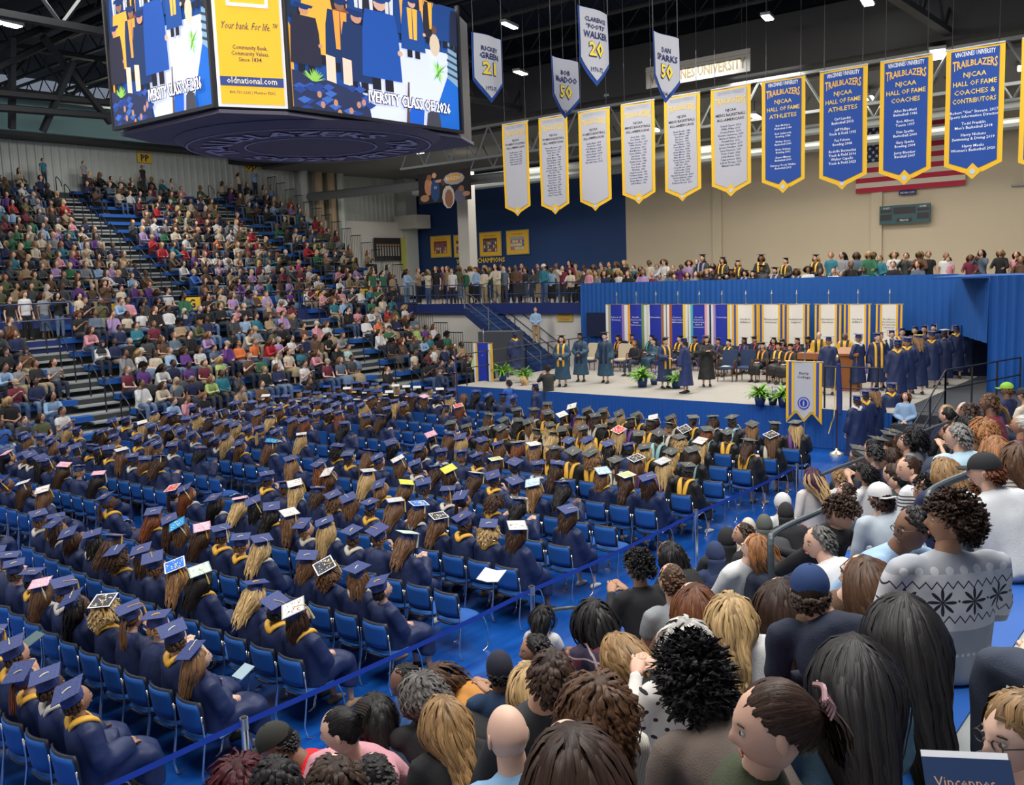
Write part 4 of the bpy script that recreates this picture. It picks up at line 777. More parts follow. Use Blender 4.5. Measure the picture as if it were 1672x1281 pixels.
def figure(J, top='shirt', vox=.02, wid=1.0, short=False, skirt=False, lo=True, tag_='', belly=0, fold=.004, seed=0, legs=True, only=None):
    """J: joints (arrays). Returns meshes body, top, legs, shoes and the head matrix"""
    A = {k: np.array(v, float) for k, v in J.items() if not k.startswith('_')}
    P, N, H = A['pelvis'], A['neck'], A['head']; yaw, pitch, roll = J.get('_turn', (0, 0, 0))
    Hm = np.array(Matrix.Translation(H) @ Matrix.Rotation(yaw, 4, 'Z') @ Matrix.Rotation(pitch, 4, 'Y') @ Matrix.Rotation(roll, 4, 'X'))
    out = {'head': Hm}; hs = J.get('_hs', 1.0)
    Hs = Hm @ np.diag([hs, hs, hs, 1])
    sp = N-P; g = top == 'gown'; L = lambda t: P+sp*t+np.array(J.get('_bow', (0, 0, 0)))*math.sin(PI*t)
    nk = 1.16 if wid >= 1.08 else 1.0; b = []
    b.append(tube([N-(sp*.14), N+(H-N)*.3, H+Hm[:3, :3] @ np.array([-.02, 0, -.055])], [(.06*nk, .055*nk), (.052*nk, .052*nk), (.05*nk, .052*nk)], 10, side=A['sl']-A['sr'], sub=3))
    b.append(tube([L(.0), L(.5), L(.86)], [(.13*wid, .09), (.12*wid, .085), (.13*wid, .08)], 10, side=A['sl']-A['sr'], sub=2))
    for s, k in ((1, 'l'), (-1, 'r')):
        S_, E_, W_ = A['s'+k], A['e'+k], A['w'+k]
        b.append(tube([S_*.8+L(.86)*.2, S_, (S_+E_)/2, E_, (E_+W_)/2, W_], [.045, .048, .042, .036, .033, .024], 8, sub=2))
        if legs:
            K_, F_ = A['k'+k], A['f'+k]; Hh = P+(A['s'+k]-(A['sl']+A['sr'])/2)*.5
            b.append(tube([Hh, (Hh+K_)/2, K_, (K_*.6+F_*.4), F_], [.075, .068, .05, .047, .033], 8, sub=2))
    core = fuse(b, vox, BM, 'body', 2)
    m = MB(); co = np.empty(len(core.vertices)*3); core.vertices.foreach_get('co', co); m.add(co.reshape(-1, 3), [tuple(p.vertices) for p in core.polygons]); bpy.data.meshes.remove(core)
    add_head(m, Hs, lo)
    for s, k in ((1, 'l'), (-1, 'r')):
        for v, f in hand_vf(A['w'+k], A['e'+k], J.get('_curl', .7), 1.0, s): m.add(v, f)
    out['body'] = m.mesh('body', BM, smooth=True)
    sd = A['sl']-A['sr']; t = []
    fw = np.cross(sd/np.linalg.norm(sd), sp/np.linalg.norm(sp)); bl = fw*belly*.5
    if g:
        rr = [(.22*wid, .175), (.215*wid, .16), (.205*wid, .15), (.205*wid, .13), (.15*wid, .10), (.078, .07)]
    else:
        rr = [(.185*wid, .135+belly), (.165*wid, .125+belly), (.172*wid, .125+belly*.5), (.178*wid, .112), (.12*wid, .082), (.062, .058)]
    if J.get('_hood'): rr[-1] = (.10, .095); rr[-2] = (.15, .12)
    t.append(tube([L(-.12)+bl, L(.15)+bl, L(.5)+bl*.5, L(.80), L(.92), L(1.0)], rr, 14, side=sd, sub=3))
    sh = 1.0
    for k in 'lr':
        S_, E_, W_ = A['s'+k], A['e'+k], A['w'+k]; D = S_-L(.86)
        if g: t.append(tube([S_-D*.35, S_, (S_+E_)/2, E_, (E_+W_)/2, W_*.93+E_*.07], [.08, .083, .082, .085, .10, .105], 10, sub=2, cap=.1))
        elif top == 'tank': t.append(tube([S_-D*.4, S_-D*.1], [.06, .05], 8, sub=1))
        else:
            pts = [S_-D*.35, S_, (S_+E_)/2] if short else [S_-D*.35, S_, (S_+E_)/2, E_, (E_+W_)/2, W_*.97+E_*.03]
            t.append(tube(pts, [.065*sh, .064, .062, .054, .047, .034][:len(pts)], 10, sub=2, cap=.2))
    if g:
        kl, kr, fl, fr_ = A['kl'], A['kr'], A['fl'], A['fr']; km, fm = (kl+kr)/2, (fl+fr_)/2
        if J.get('_stand'):
            t.append(tube([L(.3), P, (P+fm)/2, fm*.8+P*.2], [(.20*wid, .15), (.23*wid, .17), (.26*wid, .20), (.30*wid, .24)], 16, side=sd, sub=3, cap=.05))
        else:
            lo_ = fm*.62+km*.38
            t.append(tube([P, P*.4+km*.6, km+(.02, 0, .0), lo_], [(.2*wid, .13), (.21*wid, .10), (.21*wid, .10), (.22*wid, .12)], 12, side=sd, sub=3, cap=.1))
            for K_ in (kl, kr): t.append(tube([P+(K_-km)*.8, K_, K_*.6+fm*.4], [.12, .09, .09], 8, sub=2))
        out['top'] = fuse(t, vox, GOWN, 'gown', 3, fold*2.2, .62, seed)
    else:
        out['top'] = fuse(t, vox*.9, CLOTH, 'shirt', 2, fold, 1., seed)
        if legs:
            q = [];
            for k in 'lr':
                K_, F_ = A['k'+k], A['f'+k]; Hh = P+(A['s'+k]-(A['sl']+A['sr'])/2)*.5
                q.append(tube([Hh, (Hh+K_)/2, K_, K_*.5+F_*.5, F_*.9+K_*.1], [.095, .088, .07, .062, .055], 10, sub=2, cap=.1))
            q.append(tube([P+sp*.08, P-sp*.02], [(.17*wid, .12)]*2, 12, side=sd, sub=1, cap=.5))
            if skirt:
                kl, kr, fl, fr_ = A['kl'], A['kr'], A['fl'], A['fr']; km, fm = (kl+kr)/2, (fl+fr_)/2
                q = q[-1:]+[tube([P, (P+km)/2, km, km*.55+fm*.45], [(.19*wid, .13), (.2*wid, .12), (.21*wid, .12), (.24*wid, .15)], 12, side=sd, sub=3, cap=.1)]
            out['legs'] = fuse(q, vox*1.1, CLOTH, 'skirt' if skirt else 'trousers', 2, fold)
    if legs:
        out['shoes'] = []
        for k in 'lr':
            m = MB(); F_ = A['f'+k]; m.add(*tube([F_+(-.07, 0, -.05), F_+(0, 0, -.035), F_+(.09, 0, -.05), F_+(.17, 0, -.06)], [(.032, .03), (.042, .05), (.045, .03), (.03, .018)], 8, side=(0, 1, 0), sub=2)); out['shoes'].append(m.mesh('shoe', CLOTH, smooth=True))
    return out
def J_seat(arms='lap', lean=0, turn=(0, 0, 0), wid=1.0, kn=.12):
    P = np.array([0, 0, .53]); N = P+(lean*.5, 0, .50-abs(lean)*.1); H = N+(.025+lean*.15, 0, .155)
    j = dict(pelvis=P, neck=N, head=H, _turn=turn)
    for s, k in ((1, 'l'), (-1, 'r')):
        S_ = N+(-.01, s*.165*wid, -.075); j['s'+k] = S_; j['k'+k] = (.45, s*kn, .53); j['f'+k] = (.47, s*kn, .09)
        if arms == 'lap': j['e'+k] = S_+(.07, s*.06, -.27); j['w'+k] = (.29, s*.07, .66)
        elif arms == 'cross': j['e'+k] = S_+(.10, s*.06, -.25); j['w'+k] = S_+(.24, -s*.22, -.22)
        elif arms == 'knees': j['e'+k] = (.30, s*.2, .68); j['w'+k] = (.47, s*.05, .74)
        elif arms == 'phone': j['e'+k] = S_+(.10, s*.07, -.26); j['w'+k] = (.36, s*.06, .90)
        elif arms == 'clap': j['e'+k] = S_+(.10, s*.08, -.24); j['w'+k] = (.30, s*.04, .95)
        elif arms == 'face': j['e'+k] = S_+(.10, s*.06, -.27) if s > 0 else S_+(.19, s*.07, -.24); j['w'+k] = (.29, .07, .66) if s > 0 else N+(.13, -.135, -.005)
    return j
def J_stand(arms='down', turn=(0, 0, 0), wid=1.0, lean=0, step=0):
    P = np.array([0, 0, .93]); N = P+(lean*.5, 0, .50-abs(lean)*.1); H = N+(.02+lean*.15, 0, .155); j = dict(pelvis=P, neck=N, head=H, _turn=turn, _stand=1)
    for s, k in ((1, 'l'), (-1, 'r')):
        S_ = N+(-.01, s*.165*wid, -.075); j['s'+k] = S_; j['k'+k] = (.02+s*step*.5, s*.10, .50); j['f'+k] = (s*step, s*.11, .09)
        if arms == 'down': j['e'+k] = S_+(-.01, s*.07, -.29); j['w'+k] = S_+(.06, s*.08, -.54)
        elif arms == 'clasp': j['e'+k] = S_+(.03, s*.08, -.27); j['w'+k] = (.20, s*.03, .98)
        elif arms == 'rail': j['e'+k] = S_+(.12, s*.08, -.24); j['w'+k] = S_+(.36, s*.05, -.26)
        elif arms == 'shake': j['e'+k] = S_+(.05, s*.07, -.27); j['w'+k] = S_+(.05, s*.08, -.5) if s > 0 else S_+(.32, .10, -.30)
        elif arms == 'clap': j['e'+k] = S_+(.10, s*.08, -.24); j['w'+k] = (.30, s*.04, 1.22)
        elif arms == 'photo': j['e'+k] = S_+(.16, s*.08, -.14); j['w'+k] = S_+(.26, -s*.08, .06)
    return j
# ---- hair
def scalp_ok(d, low=-.55):
    az = np.abs(np.arctan2(d[:, 1], d[:, 0])); h = np.where(az < .75, .44, np.where(az < 1.55, .44-(az-.75)/.8*.47, np.where(az < 2.1, -.03-(az-1.55)/.55*(abs(low)-.03), low)))
    return d[:, 2] > h
def hair(style='short', n=170, L=.06, vol=.06, curl=0, freq=2.2, width=.012, K=6, grav=.5, seed=0, low=-.55, tie=None, torso=(.12, .17, .19), spread=.3, tl=.36, back=0., part=0.0, under=False, draw=.35):
    r = np.random.RandomState(seed); A = HR*1.02
    m = MB(); nu, nv = 26, 14
    D = np.array([(math.cos(a)*math.cos(o), math.cos(a)*math.sin(o), math.sin(a)) for a in np.linspace(-.7, PI/2, nv+1) for o in np.linspace(-PI, PI, nu+1)])
    ok = scalp_ok(D, low); F = []
    for j in range(nv):
        for i in range(nu):
            q = (j*(nu+1)+i, j*(nu+1)+i+1, (j+1)*(nu+1)+i+1, (j+1)*(nu+1)+i)
            if all(ok[list(q)]): F.append(q)
    t = np.clip(-D[:, 2], 0, 1); C = D*A*(1.01+vol*(.35 if not under else 0)); C[:, 0] *= np.where(D[:, 0] < 0, 1-.35*t, 1); m.add(C, F, 0, None, .6)
    fib = [np.c_[D[:, 1]*9, D[:, 2]*3, D[:, 0]]]
    d = r.normal(size=(n*5, 3)); d /= np.linalg.norm(d, axis=1)[:, None]; d = d[scalp_ok(d, low)]
    if under: d = d[d[:, 2] < .12]
    d = d[:n]; n = len(d)
    lay = r.uniform(.2, 1, n)*vol; pos = d*A*1.0; crown = np.array([-.25, part, .95]); crown /= np.linalg.norm(crown)
    T = d-crown*(d @ crown)[:, None]; T /= np.linalg.norm(T, axis=1)[:, None]+1e-6; dr = d*.25+T+r.normal(size=(n, 3))*spread*.4
    fw_ = np.clip(d[:, 0]*1.8-.1, 0, 1)[:, None]; sd_ = np.sign(d[:, 1]+.02)[:, None]; dr = dr/(np.linalg.norm(dr, axis=1)[:, None]+1e-6); dr = dr*(1-fw_)+fw_*np.concatenate([np.full((n, 1), -.75), sd_*.9, np.full((n, 1), .12)], 1)
    if style == 'afro': dr = d+r.normal(size=(n, 3))*.35
    Ls = L*r.uniform(.8, 1.08, n); PT = [pos.copy()]; ph = r.uniform(0, 6.28, n); g = np.array([-back, 0, -1.])
    for k in range(K):
        if tie is not None: g2 = np.array(tie)-pos; g2 /= np.linalg.norm(g2, axis=1)[:, None]+1e-6; dr = dr*.5+g2*.9
        else: dr = dr*(1-.35*grav)+g*grav*.45+r.normal(size=(n, 3))*spread*.12
        if style != 'afro' and L > .15 and tie is None:
            lz = pos[:, 2] < -.02; dr[lz, 1] -= np.sign(pos[lz, 1])*draw*np.clip(np.abs(pos[lz, 1])-.045, 0, .1)*12
        dr /= np.linalg.norm(dr, axis=1)[:, None]+1e-6; pos = pos+dr*(Ls/K)[:, None]
        fz_ = (pos[:, 2] < .055) & (pos[:, 0] > .035) & (style != 'afro'); pos[fz_, 0] = .035; pos[fz_, 1] = np.sign(pos[fz_, 1]+1e-5)*np.maximum(np.abs(pos[fz_, 1]), .076)
        Ao = A*(1.03+lay[:, None]); q = pos/Ao; rd = np.linalg.norm(q, axis=1)
        lowz = pos[:, 2] < -.03
        ins = (rd < 1); pos[ins] = (q[ins]/rd[ins][:, None])*Ao[ins]
        if torso is not None:
            c = np.array([-.015, 0, -.335]); To = np.array(torso)*(1+lay[:, None]*.5); q = (pos-c)/To; rd = np.linalg.norm(q, axis=1); ins = rd < 1
            pos[ins] = c+(q[ins]/rd[ins][:, None])*To[ins]
        fc = lowz & (pos[:, 0] > .02) & (np.abs(pos[:, 1]) < .065); pos[fc, 1] = np.sign(pos[fc, 1]+1e-6)*.07
        if L > .15 and tie is None: fr = lowz & (pos[:, 0] > .03); pos[fr, 0] = .03
        PT.append(pos.copy())
    PT = np.array(PT)
    if style != 'afro' or curl:
        for k in range(K+1):
            a = ph*(1 if curl > .009 else .3)+k*freq; s_ = curl*(k/K)**.6; PT[k, :, 0] += s_*np.cos(a); PT[k, :, 1] += s_*np.sin(a)*.9; PT[k, :, 2] += s_*.4*np.sin(a*1.3)
    if tie is not None and tl > 0:
        ne = 46; c = np.array(tie); o = r.normal(size=(ne, 3))*.012; p = c+o; dd = np.tile([-.6, 0, .0], (ne, 1))+r.normal(size=(ne, 3))*.15; E_ = [p.copy()]
        for k in range(K):
            dd = dd*.6+np.array([-.05, 0, -.6]); dd /= np.linalg.norm(dd, axis=1)[:, None]; p = p+dd*(tl/K)+r.normal(size=(ne, 3))*.003
            tc = np.array([-.015, 0, -.335]); q = (p-tc)/np.array([.13, .18, .19]); rd = np.linalg.norm(q, axis=1); ins = rd < 1; p[ins] = tc+(q[ins]/rd[ins][:, None])*np.array([.13, .18, .19]); E_.append(p.copy())
        PT = np.concatenate([PT, np.array(E_)], 1); n += ne
    T = np.gradient(PT, axis=0); T /= np.linalg.norm(T, axis=2)[..., None]+1e-6
    O = PT.copy(); O[..., 2] = np.minimum(O[..., 2], .12)*.4; O /= np.linalg.norm(O, axis=2)[..., None]+1e-6
    Sd = np.cross(T, O); Sd /= np.linalg.norm(Sd, axis=2)[..., None]+1e-6; Nn = np.cross(Sd, T)
    taper = np.interp(np.arange(K+1)/K, [0, .25, .8, 1], [.8, 1, .9, .12])[:, None, None]*width*r.uniform(.6, 1.3, (1, n, 1)); bu = .28 if style != 'afro' else .5
    a = PT-Sd*taper-Nn*taper*bu*.5; c = PT+Sd*taper-Nn*taper*bu*.5; b_ = PT+Nn*taper*bu
    V = np.stack([a, b_, c], 2).transpose(1, 0, 2, 3).reshape(-1, 3); st = (K+1)*3
    fq = np.array([(k*3+j, k*3+j+1, (k+1)*3+j+1, (k+1)*3+j) for k in range(K) for j in (0, 1)])
    F = (fq[None]+np.arange(n)[:, None, None]*st).reshape(-1, 4).tolist()
    tn = r.uniform(.75, 1.25, n)[:, None]*np.linspace(.85, 1.15, K+1)[None]; m.add(V, F, 0, None, np.repeat(tn.ravel(), 3))
    idx = np.repeat(np.arange(n)*1.37, st).reshape(n, K+1, 3); al = np.tile(np.arange(K+1)[None, :, None]*.35, (n, 1, 3)); fib.append(np.c_[(idx+np.array([0, .5, 1.])[None, None]).ravel(), al.ravel(), idx.ravel()])
    me = m.mesh('hair', HAIR, smooth=True, tone=True)
    at = me.attributes.new('fibre', 'FLOAT_VECTOR', 'POINT'); at.data.foreach_set('vector', np.concatenate(fib).astype(np.float32).ravel()); return me
def hijab_mesh(name='headscarf'):
    v, f = head_vf(22, 18); v = v*1.13; v[:, 2] = np.maximum(v[:, 2], -.10)
    keep = [q for q in f if not all(v[i, 0] > .052 and v[i, 2] < .062 for i in q)]
    m = MB().add(v, keep); a, g = tube([(-.02, 0, -.03), (-.03, 0, -.13), (-.02, 0, -.20), (-.02, 0, -.29)], [(.088, .085), (.085, .08), (.15, .11), (.20, .14)], 16, side=(0, 1, 0), sub=3, cap=.0); m.add(a, g)
    return m.mesh(name, CLOTH, smooth=True)
def ballcap(back=False):
    D = []; F = []; nu, nv = 20, 8
    for j in range(nv+1):
        la = -.05+(PI/2+.05)*j/nv
        for i in range(nu): a = 2*PI*i/nu; D.append((math.cos(la)*math.cos(a)*.106, math.cos(la)*math.sin(a)*.087, .028+math.sin(la)*.098))
    for j in range(nv):
        for i in range(nu): F.append((j*nu+i, j*nu+(i+1) % nu, (j+1)*nu+(i+1) % nu, (j+1)*nu+i))
    m = MB().add(D, F); s = -1 if back else 1
    br = [(s*.09, -.075), (s*.15, -.06), (s*.175, 0), (s*.15, .06), (s*.09, .075)]
    m.add([(x, y, .028-.012*abs(y)/.07) for x, y in br]+[(x, y, .034-.012*abs(y)/.07) for x, y in br], [(0, 1, 2, 3, 4), (9, 8, 7, 6, 5), (0, 5, 6, 1), (1, 6, 7, 2), (2, 7, 8, 3), (3, 8, 9, 4)])
    m.add(*ell((0, 0, .126), (.008, .008, .005), 6, 4)); return m.mesh('ball_cap', CLOTH, smooth=True)
def mortar():
    m = MB(); nu = 18
    D = []
    for z, r_ in ((.02, 1.12), (.06, 1.10), (.10, .95), (.118, .7)):
        for i in range(nu): a = 2*PI*i/nu; D.append((-.012+.094*r_*math.cos(a), .078*r_*math.sin(a), z))
    m.add(D, [(j*nu+i, j*nu+(i+1) % nu, (j+1)*nu+(i+1) % nu, (j+1)*nu+i) for j in range(3) for i in range(nu)])
    q = .122*math.sqrt(2); pts = [(q, 0), (0, q), (-q, 0), (0, -q)]
    v = [(x-.01, y, .117) for x, y in pts]+[(x-.01, y, .124) for x, y in pts]; m.add(v, [(4, 5, 6, 7), (3, 2, 1, 0)]+[(i, (i+1) % 4, 4+(i+1) % 4, 4+i) for i in range(4)])
    return m.mesh('graduation_cap', GOWN)
def tassel_mesh(v=0):
    m = MB(); m.add(*ell((-.01, 0, .127), (.008, .008, .004), 6, 4)); q = .122*math.sqrt(2)
    e = (.05, -.118) if v == 0 else (-.06, -.112) if v == 1 else (.06, .105)
    m.add(*tube([(-.01, 0, .129), (e[0]*.5, e[1]*.5, .129), (e[0], e[1], .128), (e[0]*1.05, e[1]*1.06, .10)], [.0035]*4, 5, sub=2)); x, y = e[0]*1.06, e[1]*1.07
    m.add(*tube([(x, y, .10), (x, y, .06), (x, y, -.06)], [.005, .011, .013], 6, sub=1)); return m.mesh('tassel', ocmat('silk', .5))
def loop_mesh():
    m = MB(); m.add(*tube([(-.05, .012, .126), (-.02, .004, .130), (.01, -.008, .129), (.02, -.02, .126)], [.005, .006, .006, .004], 5, sub=2)); return m.mesh('tassel', ocmat('silk'))
def hood_mesh():
    """V shaped academic hood lying on shoulders and back"""
    return [tube([(.10, s*.03, -.255), (.075, s*.075, -.19), (0, s*.095, -.135), (-.075, s*.05, -.15), (-.10, 0, -.215)], [(.028, .012), (.03, .016), (.03, .024), (.034, .02), (.03, .012)], 8, sub=3) for s in (1, -1)]
def hood():
    m = MB()
    for v, f in hood_mesh(): m.add(v, f)
    return m.mesh('satin_hood', ocmat('silk', .5), smooth=True)
def stole_mesh(stand=False):
    m = MB()
    for s in (1, -1):
        pts = [(-.085, 0, -.16), (-.02, s*.085, -.135), (.075, s*.085, -.19), (.135, s*.08, -.32), (.150, s*.08, -.52 if not stand else -.6)]
        if stand: pts.append((.165, s*.08, -.9))
        m.add(*tube(pts, [(.035, .010)]*len(pts), 6, sub=3, side=(0, 1, 0)))
    return m.mesh('stole', ocmat('silk', .5), smooth=True)
def longback_hood():
    m = MB()
    for s in (1, -1): m.add(*tube([(.09, s*.06, -.2), (.02, s*.10, -.135), (-.08, s*.07, -.15), (-.135, s*.05, -.28), (-.155, s*.035, -.45)], [(.02, .02), (.028, .022), (.034, .02), (.042, .012), (.03, .01)], 8, sub=3))
    return m.mesh('long_hood', ocmat('silk', .5), smooth=True)
def deco_top(kind, seed):
    q = .120*math.sqrt(2); m = MB(); r = random.Random(seed); c1 = {'white': (.72, .70, .68), 'pink': (.75, .42, .52), 'mint': (.55, .72, .6), 'yellow': (.85, .75, .05), 'sky': (.45, .62, .75), 'black': (.04, .04, .05), 'cobalt': (.02, .15, .6), 'olive': (.5, .55, .25), 'silver': (.5, .52, .55), 'red': (.6, .05, .05), 'teal': (.02, .3, .6)}[kind]
    def P(a, b_, z): return (-.01+(a-b_)*q/2, (a+b_)*q/2, z)       # a,b in -1..1 along the board edges
    def quad(a0, b0, a1, b1, z, c): m.add([P(a0, b0, z), P(a1, b0, z), P(a1, b1, z), P(a0, b1, z)], [(0, 1, 2, 3)], 0, c)
    edge = (.8, .8, .8) if kind in ('black', 'red', 'cobalt', 'olive') else tuple(x*.6 for x in c1)
    quad(-1, -1, 1, 1, .1250, edge); quad(-.88, -.88, .88, .88, .1256, c1); z = .126
    for i in range(30):
        a, b_ = r.uniform(-.8, .7), r.uniform(-.8, .7); w_ = r.uniform(.06, .2); h_ = r.uniform(.05, .14); z += .00004
        pal = {'white': [(.05, .05, .07), (.3, .25, .15), (.6, .2, .1), (.8, .8, .8)], 'pink': [(.9, .8, .85), (.5, .1, .25), (.8, .5, .6)], 'mint': [(.15, .4, .25), (.8, .8, .75), (.5, .6, .3)], 'yellow': [(.9, .85, .2), (.5, .35, .02), (.9, .9, .8)], 'sky': [(.8, .85, .9), (.1, .2, .5), (.6, .7, .8)], 'black': [(.8, .8, .8), (.7, .7, .7), (.3, .3, .5), (.6, .5, .15)], 'cobalt': [(.8, .85, .9), (.1, .4, .8)], 'olive': [(.7, .7, .4), (.3, .4, .15)], 'silver': [(.7, .7, .7), (.3, .3, .35), (.6, .5, .3)], 'red': [(.8, .7, .7), (.9, .9, .9)], 'teal': [(.8, .85, .9), (.02, .2, .5)]}[kind]
        quad(a, b_, min(a+w_, .88), min(b_+h_, .88), z, r.choice(pal))
    return m.mesh('cap_decoration', VC, col=True)
print('people base')
SK = [(.62, .37, .27), (.70, .45, .34), (.55, .31, .21), (.38, .20, .12), (.20, .10, .06), (.11, .055, .035), (.66, .42, .32), (.60, .36, .25)]
HC = {'black': (.012, .010, .010), 'dark brown': (.045, .022, .012), 'brown': (.12, .06, .03), 'light brown': (.24, .13, .06), 'blond': (.46, .31, .14), 'red': (.28, .09, .03), 'grey': (.30, .29, .28), 'white': (.55, .54, .52), 'auburn': (.16, .05, .02)}
HAIRS = {'short': hair(n=130, L=.045, vol=.05, grav=.5, seed=1, width=.014), 'cropped': hair(n=90, L=.025, vol=.02, seed=2, width=.014), 'bob': hair(n=170, L=.21, vol=.06, grav=.85, seed=3, K=7, width=.014, curl=.005), 'long': hair(n=180, L=.36, vol=.05, grav=.9, seed=4, K=9, width=.013, curl=.004, back=.3, spread=.15),
 'wavy': hair(n=190, L=.37, vol=.08, grav=.85, seed=5, K=12, width=.012, curl=.011, freq=.9, back=.3), 'curly': hair('curl', n=260, L=.16, vol=.20, grav=.5, seed=6, K=6, width=.012, curl=.016, freq=2.4), 'afro': hair('afro', n=380, L=.06, vol=.25, grav=.1, seed=7, K=4, width=.014, curl=.012, low=-.4), 'tied': hair(n=140, L=.14, vol=.04, seed=8, K=6, tie=(-.115, 0, .02), tl=.28, width=.012)}
HATS = {'cap': mortar(), 'ball': ballcap(), 'hijab': hijab_mesh()}
HU = {k: hair(n=110, L=.04, vol=.03, seed=12, width=.014, under=True) for k in ('short', 'cropped')}
TAS = [tassel_mesh(0), tassel_mesh(1), loop_mesh(), tassel_mesh(2)]; HOOD = hood(); STOLE = stole_mesh(); STOLEL = stole_mesh(True); LHOOD = longback_hood()
HM_ = Matrix.Translation((-.012, 0, -.004))
def pf(name, J, **k): f = figure(J, seed=len(name)*3, **k); f['J'] = J; return f
GF = [pf('a', J_seat('lap', -.12, (0, -.12, 0)), top='gown', vox=.024), pf('bb', J_seat('phone', .10, (.1, .32, 0)), top='gown', vox=.024), pf('ccc', J_seat('lap', -.05, (.45, 0, 0)), top='gown', vox=.024, wid=1.08), pf('dddd', J_seat('cross', -.15, (-.35, -.18, .05)), top='gown', vox=.024), pf('e', J_seat('lap', .0, (.1, .12, .1)), top='gown', vox=.024, wid=.94), pf('ff', J_seat('face', .05, (.2, .0, -.1)), top='gown', vox=.024)]
GS = [pf('g', J_stand('clasp', (0, 0, 0)), top='gown', vox=.026), pf('hh', J_stand('down', (.1, .1, 0), step=.1), top='gown', vox=.026), pf('iii', J_stand('shake', (0, .1, 0), lean=.06), top='gown', vox=.026), pf('jjjj', J_stand('clap', (.2, .1, 0)), top='gown', vox=.026)]
SF = [pf('k', J_seat('lap', -.02, (.35, .05, 0))), pf('ll', J_seat('knees', .42, (.3, .2, 0))), pf('mmm', J_seat('cross', -.05, (.5, 0, 0)), wid=1.08, belly=.03), pf('nnnn', J_seat('phone', .08, (.1, .3, 0)), short=True), pf('ooooo', J_seat('lap', .05, (.55, .05, 0)), short=True, wid=.92), pf('p', J_seat('face', .12, (.25, .1, 0)), wid=1.1, belly=.05), pf('qq', J_seat('lap', .1, (.2, .25, 0), wid=.95), skirt=True, top='shirt', short=True)]
ST = [pf('r', J_stand('rail', (.1, .15, 0), lean=.12)), pf('ss', J_stand('down', (.2, .05, 0)), short=True), pf('ttt', J_stand('clasp', (-.2, .1, 0))), pf('uuuu', J_stand('photo', (0, .05, 0))), pf('vvvvv', J_stand('down', (.3, .1, 0)), skirt=True, short=True)]
def person(name, F, loc, rz, sk, hairk, hc, label, topc, legc=(.03, .04, .07), shoec=(.03, .03, .03), sc=1.0, group=None, cap=None, deco=None, tass=None, tcol=(.8, .5, .04), hoodc=None, stole=None, hat=None, hatc=(.02, .02, .03), tilt=(0, -.28, 0), hairname=None, lh=None):
    t = empty(name, loc, rz, label, 'person', group); t.scale = (sc, sc, sc)
    link('body', F['body'], t, color=sk); link('gown' if F['top'].name.startswith('gown') else 'shirt', F['top'], t, color=topc)
    if 'legs' in F: link('skirt' if F['legs'].name.startswith('skirt') else 'trousers', F['legs'], t, color=legc)
    for q_ in F.get('shoes', ()): link('shoe', q_, t, color=shoec)
    Hm = Matrix([list(r_) for r_ in F['head']])
    if hairk and hat != 'hijab': link('hair', (HU.get(hairk) if hat or cap else None) or HAIRS[hairk], t, color=hc, mw=Hm @ HM_)
    if cap:
        cm = Hm @ Matrix.Rotation(tilt[1], 4, 'Y') @ Matrix.Rotation(tilt[0], 4, 'Z') @ Matrix.Rotation(tilt[2], 4, 'X') @ Matrix.Translation((-.012, 0, .012))
        c = link('graduation_cap', HATS['cap'], t, color=cap, mw=cm)
        if tass is not None: link('tassel', TAS[tass], c, color=tcol)
        if deco: link('cap_decoration', deco, c)
    if hat: link('headscarf' if hat == 'hijab' else 'ball_cap', HATS[hat], t, color=hatc, mw=Hm)
    if hoodc or stole or lh:
        J = F['J']; N = Matrix.Translation(Vector(J['neck'])+Vector((.0, 0, .155))) @ Matrix.Rotation(math.atan2(J['neck'][0]-J['pelvis'][0], .5)*.8, 4, 'Y')
        if hoodc: link('satin_hood', HOOD, t, color=hoodc, mw=N @ Matrix.Diagonal((1.1, 1.12, 1.02, 1)))
        if stole: link('stole', STOLEL if J.get('_stand') else STOLE, t, color=stole, mw=N @ Matrix.Diagonal((1.15, 1.1, 1.0, 1)))
        if lh: link('long_hood', LHOOD, t, color=lh, mw=N @ Matrix.Diagonal((1.2, 1.1, 1.0, 1)))
    return t
NAVY = (.010, .022, .085); NAVC = (.022, .042, .17); BLK = (.010, .011, .012); GRC = (.055, .062, .065)
GOLD = (.80, .44, .05)
def pickhair(r, fem=None):
    fem = r.random() < .55 if fem is None else fem
    k = r.choice(['long', 'wavy', 'wavy', 'bob', 'tied', 'bob', 'curly']) if fem else r.choice(['short', 'short', 'cropped', 'short'])
    c = r.choice(['black', 'dark brown', 'dark brown', 'brown', 'brown', 'light brown', 'blond', 'blond', 'auburn'] if fem else ['black', 'dark brown', 'dark brown', 'brown', 'light brown'])
    return fem, k, c
HW = {'long': 'long straight', 'wavy': 'long wavy', 'bob': 'shoulder-length', 'tied': 'tied-back', 'curly': 'curly', 'short': 'short', 'cropped': 'cropped', 'afro': 'rounded curly'}
